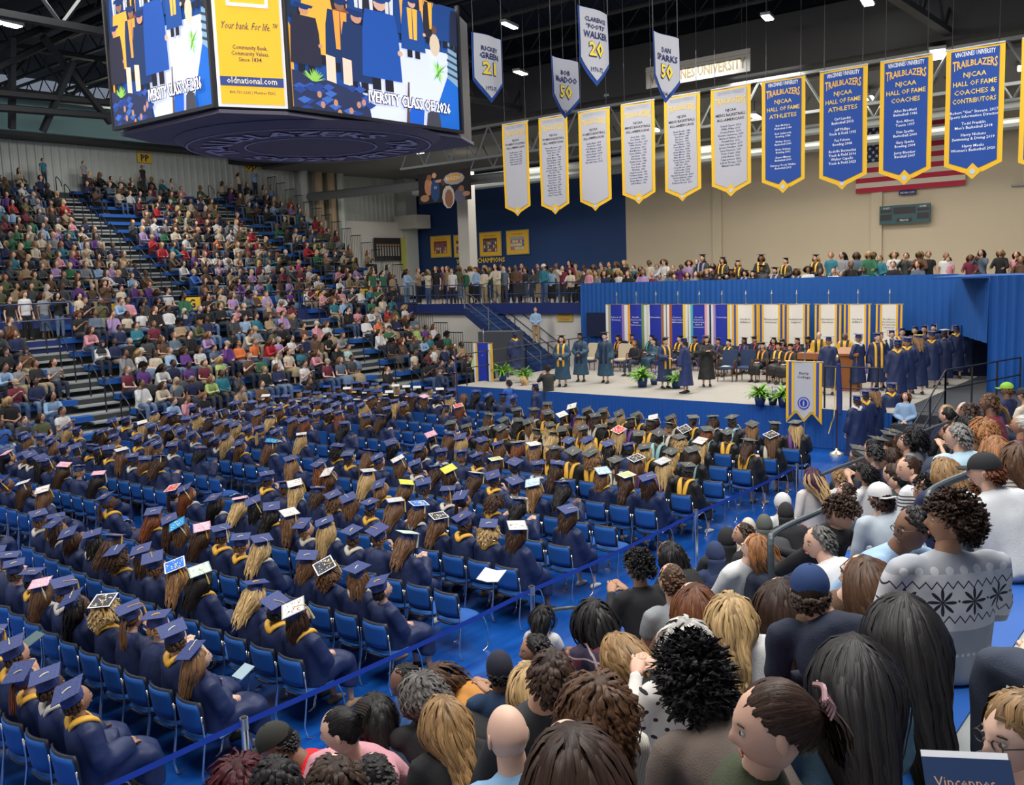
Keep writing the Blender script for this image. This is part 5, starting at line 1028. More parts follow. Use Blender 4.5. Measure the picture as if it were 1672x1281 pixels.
# ================================================ floor chairs and graduates
def chair_parts():
    f = MB(); b = MB(); s = MB(); g = MB()
    # padded back with dark shell, padded seat, chrome sled frame on each side
    us = np.linspace(-.215, .215, 9)
    def curved(m, z0, z1, d, sh, inset, x0=-.225):
        V = []; n = 9; rows = 5
        for side in (0, 1):
            for r_ in range(rows+1):
                t = r_/rows; z = z0+(z1-z0)*t; w_ = (.215-inset)*(1-.10*(1-t)-.12*(t > .99))
                for i in range(n): u = -1+2*i/(n-1); V.append((x0+d*side-.03*t+.05*u*u*sh, u*w_, z))
        N = n*(rows+1); F = []
        for r_ in range(rows):
            for i in range(n-1): a = r_*n+i; F.append((a, a+1, a+n+1, a+n)); F.append((a+N, a+N+n, a+N+n+1, a+N+1))
        for i in range(n-1): F.append((i, N+i, N+i+1, i+1)); a = rows*n+i; F.append((a, a+1, N+a+1, N+a))
        for r_ in range(rows): a = r_*n; F.append((a, a+n, N+a+n, N+a)); a += n-1; F.append((a, N+a, N+a+n, a+n))
        m.add(V, F)
    curved(g, .50, .82, .022, 1, 0, -.235); curved(b, .525, .795, .016, 1, .022, -.252)
    V, F = ell((-.0, 0, .445), (.235, .225, .028), 20, 6); V[:, 0] = np.clip(V[:, 0]*1.15, -.225, .225); V[:, 1] = np.clip(V[:, 1]*1.15, -.215, .215); s.add(V, F)
    V, F = ell((0, 0, .425), (.24, .23, .022), 20, 6); V[:, 0] = np.clip(V[:, 0]*1.15, -.235, .235); V[:, 1] = np.clip(V[:, 1]*1.15, -.225, .225); g.add(V, F)
    legm = []
    for q in (-1, 1):
        l = MB(); l.path([(-.22, q*.22, .70), (-.215, q*.235, .45), (-.24, q*.245, .02), (.24, q*.245, .02), (.20, q*.235, .42), (-.05, q*.22, .42)], .010, 6, sub=3); legm.append(l.mesh('leg', CHROME, smooth=True))
    return g.mesh('shell', mat('chair_shell', (.012, .016, .03), .45), smooth=True), b.mesh('back_pad', SEATP, smooth=True), s.mesh('seat', SEATP, smooth=True), legm
SEATP = mat('chair_blue', (.003, .085, .36), .75, noise=.08, nscale=30)
CHP = chair_parts()
def chair(x, y, rz, label, group='rows of blue stacking chairs on the floor'):
    t = empty('stacking_chair', (x, y, 0), rz, label, 'chair', group)
    link('shell', CHP[0], t); link('back_pad', CHP[1], t); link('seat', CHP[2], t)
    for l in CHP[3]: link('leg', l, t)
    return t
DECOS = {(220, 0): 0}
CAPS = [(85, 928, 'pink'), (112, 792, 'white'), (325, 930, 'mint'), (300, 905, 'cobalt'), (166, 960, 'black'), (505, 990, 'white'), (520, 920, 'black'), (324, 850, 'pink'), (305, 838, 'teal'), (384, 820, 'pink'), (470, 795, 'white'), (468, 836, 'white'), (288, 757, 'red'), (160, 770, 'pink'), (100, 736, 'pink'), (205, 726, 'white'), (432, 738, 'teal'), (500, 705, 'white'), (638, 740, 'white'), (687, 646, 'pink'), (697, 674, 'pink'), (735, 765, 'yellow'), (760, 767, 'sky'), (672, 787, 'yellow'), (628, 828, 'silver'), (780, 814, 'silver'), (654, 831, 'cobalt'), (718, 846, 'black'), (830, 814, 'black'), (685, 870, 'mint'), (863, 866, 'white'), (893, 785, 'sky'), (960, 770, 'sky'), (962, 805, 'cobalt'), (827, 723, 'black'), (800, 728, 'olive'), (858, 735, 'white'), (945, 665, 'white'), (930, 677, 'white'), (1014, 708, 'red'), (1028, 740, 'black'), (1045, 757, 'olive'), (1080, 760, 'silver'), (1076, 673, 'white'), (1155, 708, 'white'), (1135, 690, 'black'), (1261, 711, 'black'), (745, 668, 'red'), (540, 765, 'white'), (590, 780, 'silver'), (262, 770, 'white'), (240, 690, 'white'), (18, 735, 'pink'), (40, 760, 'white'), (760, 645, 'white')]
DMESH = {}
seats = []
for k in range(-2, 14):
    X = 4.64+1.165*k
    if k <= 12:
        for j in range(15): seats.append((X+.012*j*j*.15+(.0), 7.62+.48*j, k, j, 'near'))
    for j in range(15): seats.append((X+.10+.02*j, 16.15+.49*j, k, j, 'far'))
rg = random.Random(11); grads = []; chairs = []
EMPTY = {('near', 6, 0), ('near', 6, 1), ('near', 9, 0), ('near', 10, 1), ('near', 11, 1), ('near', 2, 4), ('near', 3, 0), ('near', 3, 1), ('near', 5, 1), ('near', 0, 12)}
for (X, Y, k, j, blk) in seats:
    px = proj((X, Y, 1.0)); 
    if not (-50 < px[0] < 1720 and px[1] < 1345): continue
    e = (blk, k, j) in EMPTY or (blk == 'far' and j < 4 and rg.random() < (.75 if k < 12 else .2)) or (blk == 'near' and j > 11 and rg.random() < .25) or rg.random() < .03
    if blk == 'far' and k in (2, 4, 6) and j in (2, 3): e = False
    chairs.append((px[2], X, Y, k, j, blk, e)); 
    if not e: grads.append([px[2], X, Y, k, j, blk, None])
grads.sort(key=lambda a: a[0])
hp = [proj((g_[1]+.02, g_[2], 1.33)) for g_ in grads]
for (x, y, kd) in CAPS:
    best = min((( (hp[i][0]-x)**2+(hp[i][1]-y)**2, i) for i in range(len(grads)) if grads[i][6] is None), default=None)
    if best and best[0] < 40**2: grads[best[1]][6] = kd
def black_block(X, Y, k, blk): return blk == 'near' and k >= 8 and not (k == 8 and Y > 10.5) and not (k == 9 and 9.5 < Y < 11)
rowname = lambda k: 'row %s' % ('against the stage' if k == 13 else '')
lodg = []
NCAP = {}
for i, (dep, X, Y, k, j, blk, dk) in enumerate(grads):
    if i >= 296: lodg.append((X, Y, k)); continue
    fem, hk, hcn = pickhair(rg); blackg = black_block(X, Y, k, blk); F = rg.choice(GF) if dep > 12 else GF[(i*5+j) % 6]; sk = rg.choice(SK)
    if sk[0] < .25 and hcn in ('blond', 'light brown', 'auburn'): hcn = 'black'
    if dk and not fem: hk, hcn = rg.choice(['wavy', 'long']), rg.choice(['brown', 'blond', 'dark brown'])
    hood_ = None; lh = None
    if blackg: lh = rg.choice([GOLD, GOLD, GOLD, (.75, .40, .04), (.12, .04, .22), (.3, .55, .55), (.6, .55, .45)]); capc = GRC; gc = BLK
    else: capc = NAVC; gc = NAVY; hood_ = rg.choice([GOLD, GOLD, (.62, .58, .50), None, None, (.62, .58, .50) if rg.random() < .5 else None])
    dm = None
    if dk: dm = deco_top(dk, i)
    nocap = rg.random() < .01
    lab = '%s-gowned graduate, %s %s hair%s, %s seat from %s, %s row before stage' % ('black' if blackg else 'navy', HW[hk].split()[-1] if dk or 'rounded' in HW[hk] else HW[hk], hcn, (', '+{'sky': 'pale-blue', 'black': 'patterned'}.get(dk, dk)+' cap') if dk else '', ordn(j+1), 'rope' if blk == 'near' else 'centre aisle', ordn((13 if blk == 'far' else 12)-k+1) if k < (13 if blk == 'far' else 12) else 'first')
    for q_, r_ in ((' before stage', ''), ('-gowned graduate', ' graduate'), (' graduate,', ' gown,'), (' long wavy', ' wavy'), (' long straight', ' straight')):
        if len(lab.split()) > 16: lab = lab.replace(q_, r_)
    person('gowned_person', F, (X+.02, Y, -.02), rg.uniform(-.12, .12)+.05, sk, hk, HC[hcn], lab, gc, sc=rg.uniform(.96, 1.05), cap=None if nocap else capc, deco=dm, tass=rg.choice([0, 1, 2, 2, 2, 3]) if not dk else rg.choice([0, 1]),
           tcol=rg.choice([GOLD, (.75, .62, .25), (.7, .66, .5)]), hoodc=hood_, lh=lh, tilt=(rg.uniform(-.3, .3), rg.uniform(-.42, -.10), rg.uniform(-.12, .12)), shoec=rg.choice([(.02, .02, .02), (.5, .5, .5), (.3, .2, .12)]), group='graduates seated on the floor')
chairs.sort(key=lambda a: (a[0]+(0 if a[6] else 9 if a[5] == 'far' and a[4] > 4 else 0)))
cstuff = MB()
for i, (dep, X, Y, k, j, blk, e) in enumerate(chairs):
    if i < 290: chair(X, Y, rg.uniform(-.03, .03), 'blue padded chair, %s%s from the %s in the %s row before the stage' % ('empty, ' if e else '', ordn(j+1), 'rope' if blk == 'near' else 'centre aisle', ordn((13 if blk == 'far' else 12)-k+1)))
    else:
        cstuff.box((X-.25, Y-.21, .5), (X-.22, Y+.21, .82)); cstuff.box((X-.23, Y-.22, .41), (X+.22, Y+.22, .46))
        for a, c in ((-.22, -.22), (-.22, .22), (.22, -.22), (.22, .22)): cstuff.bar((X+a, Y+c, 0), (X+a, Y+c, .42), .012, 4)
if cstuff.n: cstuff.build('stacking_chairs', SEATP, label='remaining blue chairs hidden among the seated graduates of the far block', cat='chairs', kind='stuff')
# ---- simple small figures for what lies beyond the first three hundred
def lod_template(arms):
    P = MB(); J = J_seat(arms, .08, (.3, .1, 0)); N = np.array(J['neck']); H = np.array(J['head']); reg = []
    def ad(vf, r_): P.add(*vf, r_); reg.extend([r_]*len(vf[0]))
    ad(tube([(0, 0, .46), (0, 0, .75), N-(0, 0, .12), N-(0, 0, .03), N+(0, 0, .02)], [(.18, .13), (.165, .12), (.18, .11), (.12, .08), (.06, .05)], 8, side=(0, 1, 0), sub=1), 0)
    for k, s in (('l', 1), ('r', -1)):
        ad(tube([J['s'+k], J['e'+k], J['w'+k]], [.06, .052, .042], 6, sub=1), 0); ad(ell(np.array(J['w'+k])+(.03, 0, 0), (.045, .03, .02), 6, 4), 1)
        ad(tube([(0, s*.09, .53), J['k'+k], J['f'+k]], [.09, .072, .05], 6, sub=1), 2); ad(tube([np.array(J['f'+k])+(-.06, 0, -.05), np.array(J['f'+k])+(.15, 0, -.06)], [.04, .03], 5, sub=1), 4)
    ad(tube([N-(0, 0, .02), H-(0, 0, .05)], [.05, .05], 6, sub=1), 1); V, F = ell((0, 0, 0), HR, 10, 8); V[:, 1] *= 1-.25*np.clip(-V[:, 2]/.116, 0, 1); V += np.exp(-(V[:, 1:2]/.02)**2-((V[:, 2:3]+.02)/.03)**2)*np.array([[.02, 0, 0]])*(V[:, 0:1] > 0)
    Rm = np.array(Matrix.Rotation(.4, 3, 'Z')); ad((V @ Rm.T+H, F), 1)
    V, F = ell((-.014, 0, .012), (.100, .086, .118), 10, 8); V[:, 0] = np.where((V[:, 0] > .03) & (V[:, 2] < .07), .03, V[:, 0]); ad((V @ Rm.T+H, F), 3)
    return np.concatenate(P.v), P.f, np.array(reg)
LT = [lod_template(a) for a in ('lap', 'knees', 'cross', 'phone')]
def lod_add(b, t, loc, rz, sc, cols, longh=False, cap=None):
    V, F, reg = LT[t]; V = V.copy(); 
    if longh: q = (reg == 3) & (V[:, 2] < 1.2); V[q, 2] -= .16; V[q, 0] -= .03
    c, s = math.cos(rz), math.sin(rz); V = V*sc; W = np.c_[V[:, 0]*c-V[:, 1]*s+loc[0], V[:, 0]*s+V[:, 1]*c+loc[1], V[:, 2]+loc[2]]
    n0 = b.n; b.add(W, F); b.c[-1] = np.c_[np.array(cols)[reg], np.ones(len(reg))]
if lodg:
    b = MB()
    for X, Y, k in lodg:
        lod_add(b, 0, (X, Y, 0), rg.uniform(-.1, .1), 1.0, [NAVY, rg.choice(SK), NAVY, HC[rg.choice(['brown', 'black', 'blond'])], BLK])
        q = .17; v = [(X+q, Y, 1.315), (X, Y+q, 1.32), (X-q, Y, 1.28), (X, Y-q, 1.28)]; b.add(v+[(x, y, z+.012) for x, y, z in v], [(4, 5, 6, 7), (3, 2, 1, 0), (0, 1, 5, 4), (1, 2, 6, 5), (2, 3, 7, 6), (3, 0, 4, 7)], 0, rg.choice([NAVC, NAVC, NAVC, (.6, .6, .6)]))
        b.add(*ell((X-.02, Y, .99), (.13, .15, .03), 8, 4), 0, rg.choice([GOLD, NAVY, (.6, .55, .45)]))
    b.build('graduates', vcmat('painted_cloth', .8), smooth=False, col=True, label='remaining small seated graduates farthest from the camera side rope', cat='crowd', kind='stuff')
print('grads', len(grads), 'chairs', len(chairs), 'objs', len(bpy.data.objects))
# ================================================ AUDIENCE IN THE FAR STAND
PAL = {'black': (.012, .012, .014), 'charcoal': (.05, .055, .06), 'navy': (.012, .02, .07), 'white': (.62, .62, .62), 'cream': (.58, .50, .38), 'grey': (.22, .23, .25), 'light blue': (.28, .42, .62), 'blue': (.03, .12, .45), 'teal': (.02, .16, .22), 'red': (.45, .02, .03), 'burgundy': (.15, .02, .04), 'pink': (.62, .28, .33), 'magenta': (.5, .03, .18), 'orange': (.65, .16, .04), 'olive': (.10, .11, .05), 'green': (.03, .14, .07), 'lime': (.40, .52, .18), 'tan': (.34, .24, .14), 'brown': (.11, .06, .035), 'purple': (.12, .04, .22), 'lavender': (.38, .26, .48), 'yellow': (.70, .42, .04), 'slate': (.10, .14, .19), 'mint': (.42, .58, .55)}
LEGP = [(.02, .025, .045), (.05, .09, .17), (.12, .18, .28), (.012, .012, .014), (.30, .24, .15), (.05, .05, .055)]
WCOL = ['black', 'black', 'black', 'black', 'charcoal', 'charcoal', 'navy', 'brown', 'navy', 'white', 'white', 'cream', 'grey', 'light blue', 'slate', 'burgundy', 'pink', 'olive', 'tan', 'brown', 'purple', 'red', 'teal', 'cream', 'lavender', 'green']
LOW = [(12, 560, 'black'), (43, 603, 'grey'), (66, 630, 'navy'), (3, 598, 'light blue'), (123, 550, 'pink'), (150, 541, 'white'), (185, 538, 'navy'), (221, 541, 'teal'), (251, 535, 'burgundy'), (271, 540, 'brown'), (296, 515, 'tan'), (218, 520, 'white'), (135, 571, 'grey'), (166, 567, 'navy'), (179, 589, 'grey'), (206, 592, 'burgundy'), (232, 565, 'white'), (263, 559, 'light blue'), (317, 556, 'white'), (303, 580, 'purple'), (271, 586, 'navy'), (335, 574, 'burgundy'), (269, 607, 'white'), (287, 622, 'slate'), (332, 598, 'lime'), (360, 592, 'lime'), (338, 622, 'black'), (362, 619, 'teal'), (389, 616, 'charcoal'), (227, 607, 'purple'), (224, 637, 'white'), (254, 637, 'cream'), (187, 640, 'black'), (212, 664, 'teal'), (236, 664, 'cream'), (260, 658, 'light blue'), (302, 664, 'pink'), (390, 550, 'orange'), (404, 556, 'orange'), (428, 550, 'red'), (413, 571, 'green'), (441, 565, 'white'), (419, 589, 'black'), (465, 544, 'white'), (380, 505, 'pink'), (356, 508, 'black'), (329, 508, 'black'), (524, 532, 'white'), (499, 562, 'pink'), (561, 571, 'mint'), (557, 494, 'light blue'), (579, 500, 'pink'), (600, 500, 'white'), (621, 500, 'light blue'), (609, 514, 'orange'), (588, 529, 'white'), (606, 550, 'white'), (680, 529, 'lime'), (708, 565, 'white'), (733, 556, 'black'), (680, 562, 'cream'), (632, 568, 'black'), (642, 586, 'black'), (660, 583, 'pink'), (657, 613, 'yellow'), (687, 595, 'black'), (721, 598, 'navy'), (110, 690, 'white'), (38, 690, 'charcoal'), (67, 690, 'olive'), (5, 655, 'black'), (5, 690, 'blue')]
EMPTYZ = [(150, 640, 70, 40), (470, 650, 60, 14), (620, 600, 28, 45), (560, 640, 60, 16), (600, 560, 26, 18), (720, 625, 60, 22)]
ra = random.Random(21); far = []
for j, (y, z) in enumerate(LROW):
    x = 5.2
    while x < 29.3:
        if any(a+.15 < x < c-.15 for a, c in SEC):
            q = proj((x, y+.45, z+1.2))
            if q[0] > -25: far.append([x, y+.42, z, j, q, None])
        x += ra.uniform(.50, .60)
for (x, y, c) in LOW:
    b_ = min(((f[4][0]-x)**2+(f[4][1]-y)**2, i) for i, f in enumerate(far) if f[5] is None)
    if b_[0] < 26**2: far[b_[1]][5] = c
secn = lambda x: 'section by the wooden platform' if x < 13.2 else 'middle section' if x < 24.5 else 'end section'
cnt = {}
nfar = 0
for (x, y, z, j, q, c) in far:
    if c is None:
        if any(abs(q[0]-a) < w_ and abs(q[1]-b_) < h_ for a, b_, w_, h_ in EMPTYZ) or ra.random() < (.10 if j > 1 else .28): continue
        if j == 0 and 14.4 < x: 
            if ra.random() < .5: continue
        c = ra.choice(WCOL)
    key = (j, secn(x)); cnt[key] = cnt.get(key, 0)+1
    fem, hk, hcn = pickhair(ra); sk = ra.choice(SK); F = ra.choice(SF); hat = None
    if sk[0] < .25: hcn = 'black'; hk = ra.choice(['afro', 'tied', 'cropped', 'long']) if fem else 'cropped'
    if not fem and ra.random() < .14: hcn = 'grey'
    if ra.random() < .06: hat = 'hijab'
    elif ra.random() < .05: hat = 'ball'
    hd = ('in a headscarf' if hat == 'hijab' else 'in a ball cap' if hat else 'with %s %s hair' % (HW[hk].split()[-1], hcn))
    lab = 'person in %s top %s, %s along lower row %s, %s' % (c, hd, ordn(cnt[key]), ['one', 'two', 'three', 'four', 'five', 'six', 'seven', 'eight'][j], secn(x).replace(' by the wooden platform', ' by wooden platform'))
    if hat == 'hijab': lab = lab.replace('in a headscarf', 'and headscarf')
    for q_, r_ in ((' bleacher', ''), ('wooden platform', 'platform'), ('person in ', 'person, '), (' by platform', '')):
        if len(lab.split()) > 16: lab = lab.replace(q_, r_)
    person('seated_person', F, (x, y, z-.02), -PI/2+ra.uniform(-.15, .35), sk, hk, HC[hcn], lab, PAL[c], ra.choice(LEGP), ra.choice([(.02, .02, .02), (.5, .5, .5), (.2, .12, .06)]), ra.uniform(.93, 1.05), 'audience in the lower far stand', hat=hat, hatc=ra.choice([(.5, .45, .4), (.02, .02, .03), (.4, .3, .2)])); nfar += 1
# people along the concourse behind the far rail
WALK = [(15, 488, 'black'), (39, 479, 'white'), (69, 482, 'grey'), (93, 482, 'black'), (129, 483, 'cream'), (170, 461, 'brown'), (197, 470, 'cream'), (230, 479, 'navy'), (248, 474, 'navy'), (272, 474, 'white'), (333, 474, 'burgundy'), (362, 476, 'cream'), (380, 466, 'grey'), (402, 468, 'purple'), (433, 480, 'white'), (455, 482, 'slate'), (472, 478, 'purple'), (505, 470, 'burgundy'), (520, 468, 'yellow'), (552, 456, 'white'), (500, 488, 'white'), (535, 490, 'black'), (607, 430, 'green'), (625, 445, 'green'), (640, 450, 'tan'), (662, 442, 'light blue'), (682, 441, 'tan')]
for i, (px, py, c) in enumerate(WALK):
    st = (py-.0) < 462; Y = 32.9 if py > 466 else 33.3
    if px < 130: Y = 31.4
    p = at_y(px, py, Y); base = 3.2 if px >= 130 else 3.0; hgt = p[2]-base
    F = ra.choice(ST) if hgt > 1.36 else ra.choice(SF); sc = max(.86, min(1.1, hgt/(1.6 if hgt > 1.36 else 1.19)))
    fem, hk, hcn = pickhair(ra)
    person('seated_person' if hgt <= 1.36 else 'standing_person', F, (p[0], Y, base), -PI/2+.2, ra.choice(SK), hk, HC[hcn], 'person in %s top behind the far concourse rail, %s counting from the platform end' % (c, ordn(i+1)), PAL[c], ra.choice(LEGP), sc=sc, group='people behind the far concourse rail')
# folding chairs for the seated ones, gold and blue
for i, px in enumerate((129, 197, 230, 250, 272, 333, 362, 433, 455, 505)):
    p = at_y(px, 500, 32.95); t = empty('folding_chair', (p[0], 33.0, 3.2), PI/2*-1, '%s chair behind the far concourse rail, %s from the platform' % ('gold' if i % 3 == 1 else 'blue', ordn(i+1)), 'chair', 'chairs on the far concourse'); m_ = mat('chair_gold', (.75, .45, .03), .5) if i % 3 == 1 else SEATP
    MB().box((-.2, -.21, .42), (.2, .21, .45)).build('seat', m_, t); MB().box((-.24, -.2, .5), (-.22, .2, .85)).build('backrest', m_, t)
    for a, c in ((-.2, -.19), (-.2, .19), (.18, -.19), (.18, .19)): MB().bar((a, c, 0), (a, c, .44), .012, 5).build('leg', BLACK, t)
# upper stand: several hundred small figures, one object
UPN = {(318, 440): 'blue', (290, 412): 'light blue', (345, 297): 'orange', (345, 315): 'blue', (340, 320): 'pink', (65, 375): 'light blue', (120, 440): 'magenta', (215, 420): 'lavender', (45, 372): 'cream', (30, 470): 'red', (160, 430): 'light blue', (258, 285): 'red', (320, 290): 'light blue', (355, 385): 'orange', (460, 395): 'red', (530, 390): 'lavender', (525, 352): 'red', (490, 425): 'magenta', (583, 400): 'yellow', (110, 290): 'white', (372, 450): 'mint', (280, 300): 'burgundy', (560, 440): 'navy', (440, 355): 'lavender', (30, 300): 'white', (70, 330): 'blue', (470, 310): 'white', (475, 318): 'red'}
ru = random.Random(33); UPL = []
b = MB(); nu_ = 0
for k, (y, z) in enumerate(UROW):
    for a, c in USEC:
        x = a+.25
        while x < c-.1:
            q = proj((x, y+.35, z+1.2)); dens = .97 if x < 20.4 else .90
            if k > 10: dens = .78 if x < 30 else .5
            if x > 30 and 6 < k < 10: dens = .35
            if 90 < q[0] < 215 and 0: dens = 0
            hole = (x > 22.2 and x < 24 and k in (9, 10, 8, 5)) 
            if q[0] > -15 and ru.random() < dens and not (hole and ru.random() < .7):
                c_ = None
                for (ux, uy), cc in UPN.items():
                    if abs(q[0]-ux) < 7 and abs(q[1]-uy) < 6: c_ = cc
                c_ = c_ or ru.choice(WCOL+['black', 'charcoal', 'grey', 'brown', 'tan', 'cream', 'olive', 'burgundy', 'charcoal']); UPL.append((x, y+.30, z, tuple(q_*.72 for q_ in PAL[c_]))); nu_ += 1  # cloth colours scaled down to paint in the upper stand's dimmer light
            x += ru.uniform(.50, .60)
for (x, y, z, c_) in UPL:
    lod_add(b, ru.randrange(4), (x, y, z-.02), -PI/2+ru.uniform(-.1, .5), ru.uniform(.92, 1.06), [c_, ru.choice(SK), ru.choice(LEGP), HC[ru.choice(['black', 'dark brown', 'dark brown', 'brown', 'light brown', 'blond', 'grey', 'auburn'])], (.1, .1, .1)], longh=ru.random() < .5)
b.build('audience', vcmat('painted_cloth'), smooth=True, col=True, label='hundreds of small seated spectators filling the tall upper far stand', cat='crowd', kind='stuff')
for px, py, Y, c, lab in ((66, 270, 44.3, 'teal', 'person in teal seated high against the ribbed wall, dark hair'), (385, 284, 44.4, 'cream', 'person in cream top standing under the ribbed wall, arms down'), (410, 278, 44.4, 'light blue', 'person in light blue raising both hands before the yellow wall sign'), (133, 282, 44.3, 'grey', 'broad person in grey seated alone at the top wall'), (228, 278, 44.3, 'black', 'person in black standing near the PP sign')):
    p = at_y(px, py, Y); st = p[2]-1.6; F = ST[3] if c == 'light blue' else ST[1]
    person('standing_person', F, (p[0], Y-.25, 9.35), -PI/2+.2, ra.choice(SK[:4]), 'long' if c == 'cream' else 'short', HC['dark brown'], lab, PAL[c], LEGP[0], sc=max(.75, min(1.05, (p[2]-9.35)/1.62)))
# ================================================ END CONCOURSE
rc = random.Random(8); EC = []
for px in list(range(700, 945, 10)): EC.append((px+rc.uniform(-3, 3), 437+rc.uniform(-5, 6), rc.uniform(32.4, 34.6)))
EC += [(888, 434, 32.3), (790, 440, 32.3), (930, 425, 33.5), (956, 440, 33), (820, 430, 34)]
for px in range(950, 1176, 13): EC.append((px+rc.uniform(-4, 4), 446+rc.uniform(-4, 5), 32.5)); EC.append((px+6, 431+rc.uniform(-5, 6), 34.2))
GR = [(1147, 420), (1180, 424), (1205, 429), (1243, 420), (1243, 438), (1283, 425), (1215, 445), (1193, 444), (1228, 446), (1186, 450), (1264, 441), (1160, 440), (1150, 430), (1300, 443), (1332, 420)]
for px, py in GR: EC.append((px, py, 33.5 if py < 435 else 32.6))
RT = [(1320, 438, 'white'), (1357, 415, 'teal'), (1376, 415, 'grey'), (1340, 440, 'charcoal'), (1363, 441, 'white'), (1373, 446, 'tan'), (1400, 414, 'slate'), (1390, 430, 'black'), (1420, 413, 'green'), (1427, 415, 'green'), (1437, 420, 'teal'), (1412, 440, 'teal'), (1460, 430, 'black'), (1480, 416, 'charcoal'), (1500, 430, 'slate'), (1503, 412, 'brown'), (1516, 414, 'black'), (1545, 416, 'white'), (1548, 422, 'pink'), (1585, 418, 'burgundy'), (1597, 420, 'charcoal'), (1603, 411, 'slate'), (1635, 410, 'black'), (1660, 414, 'pink'), (1668, 422, 'brown'), (1460, 414, 'white')]
for px, py, c in RT: EC.append((px, py, 33.4 if py < 426 else 32.6, c))
gset = set(GR); EC.sort(key=lambda e: e[0]); wc = {}
for i, e in enumerate(EC):
    px, py, X = e[:3]; p = at_x(px, py, X); hgt = p[2]-3.22; gown = (px, py) in gset; c = e[3] if len(e) > 3 else rc.choice(WCOL)
    st_ = hgt > 1.38; sc = max(.8, min(1.12, hgt/(1.6 if st_ else 1.19))); fem, hk, hcn = pickhair(rc); sk = rc.choice(SK)
    if not st_: X = max(X, 33.0); p = at_x(px, py, X); sc = max(.8, min(1.12, (p[2]-3.22)/1.19))
    where = 'along the end concourse' if px < 945 else 'above the backdrop drape'
    wc[where] = wc.get(where, 0)+1; i = wc[where]-1
    lab = 'person in %s %s, %s, %s standing spot after the pale column' % ('black gown and cap' if gown else c+' top', where, HW[hk].split()[-1]+' '+hcn+' hair', ordn(i+1)) if 0 else 'person in %s, %s %s hair, %s one %s' % ('black gown and cap' if gown else c+' top', HW[hk].split()[-1], hcn, ordn(i+1), where)
    if gown: person('gowned_person', GS[0] if st_ else GF[0], (X, p[1], 3.2), PI+rc.uniform(-.3, .3), sk, hk, HC[hcn], lab, BLK, sc=sc, cap=BLK, tilt=(0, -.05, 0), lh=None, stole=rc.choice([GOLD, None, (.3, .3, .5)]), group='people on the end concourse')
    else: person('standing_person' if st_ else 'seated_person', rc.choice(ST) if st_ else rc.choice(SF), (X, p[1], 3.2), PI+rc.uniform(-.3, .3), sk, hk, HC[hcn], lab, PAL[c], rc.choice(LEGP), sc=sc, hat='ball' if (px, py) == (888, 434) else None, hatc=(.6, .6, .6), group='people on the end concourse')
    if not st_: MB().box((-.2, -.2, .0), (.2, .2, .44*sc)).build('stool', NAVYM, label='low navy stool under the %s seated person %s' % (ordn(i+1), where), cat='stool', group='stools on the end concourse').location = (X, p[1], 3.2)
# bicycle-like wheelchair beside the stairs
p = at_x(852, 475, 32.4); t = empty('wheelchair', (32.4, p[1], 3.2), .3, 'dark wheelchair with large spoked wheels beside the end concourse rail', 'wheelchair')
for q, n_ in ((-.28, 0), (.28, 1)):
    V, F = tube([(.3*math.cos(a), q, .32+.3*math.sin(a)) for a in np.linspace(0, 2*PI, 17)], [.016]*17, 5, sub=1); MB().add(V, F).build('wheel', BLACK, t)
    for k in range(8): MB().bar((0, q, .32), (.29*math.cos(k*PI/4), q, .32+.29*math.sin(k*PI/4)), .004, 3).build('spoke', STEEL, t)
MB().box((-.2, -.24, .45), (.25, .24, .5)).build('seat', BLACK, t); MB().box((-.24, -.24, .5), (-.2, .24, .95)).build('backrest', BLACK, t)
print('far', nfar, 'upper', nu_, 'end', len(EC), 'objs', len(bpy.data.objects))
# ================================================ ON AND AROUND THE STAGE
CT = [0]
def at_foot(px, py, z): p = at_z(px, py, z); return p[0], p[1]
ROBE = (.015, .055, .10)
def stand(px, hy, fy, zg, rz, F, topc, lab, hk='short', hc='dark brown', sk=0, gown=True, **k):
    x, y = at_foot(px, fy, zg); h = at_x(px, hy, x)[2]-zg; sc = max(.9, min(1.1, h/1.605))
    return person('gowned_person' if gown else 'standing_person', F, (x, y, zg), rz, SK[sk], hk, HC[hc], lab, topc, sc=sc, **k)
stand(919, 553, 631, SZ, PI+.35, GS[0], ROBE, 'woman in teal gown with gold stole on stage, first of three waiting', 'bob', 'light brown', 1, cap=BLK, stole=GOLD, tilt=(0, -.02, 0))
stand(949, 549, 623, SZ, PI+.25, GS[0], ROBE, 'person in teal gown with hands clasped, second of three waiting on stage', 'short', 'black', 4, cap=BLK, tilt=(0, -.02, 0), stole=(.01, .015, .05))
stand(989, 548, 625, SZ, PI+.25, GS[1], ROBE, 'tall person in long teal gown standing before the cream chairs', 'short', 'grey', 1, cap=BLK, tilt=(0, -.02, 0), stole=(.01, .012, .05))
stand(1086, 556, 634, SZ, PI*1.5-.45, GS[2], (.012, .025, .09), 'person in navy robe with gold front bands shaking hands centre stage', 'short', 'brown', 0, cap=BLK, stole=GOLD, tilt=(0, -.02, 0))
stand(1120, 558, 642, SZ, PI*.5+.1, GS[2], (.014, .03, .12), 'graduate in navy gown shaking hands in the middle of the stage', 'cropped', 'dark brown', 0, cap=NAVC, tilt=(0, -.02, 0))
stand(1154, 562, 631, SZ, PI*1.2, GS[3], BLK, 'woman in black gown standing and clapping behind the handshake', 'bob', 'light brown', 0, cap=BLK, tilt=(0, -.02, 0))
stand(842, 553, 612, SZ, PI*.4, GS[1], NAVY, 'graduate in navy gown leaving the stage by the dark equipment case', 'cropped', 'black', 4, cap=NAVC, tilt=(0, -.1, 0), hoodc=GOLD)
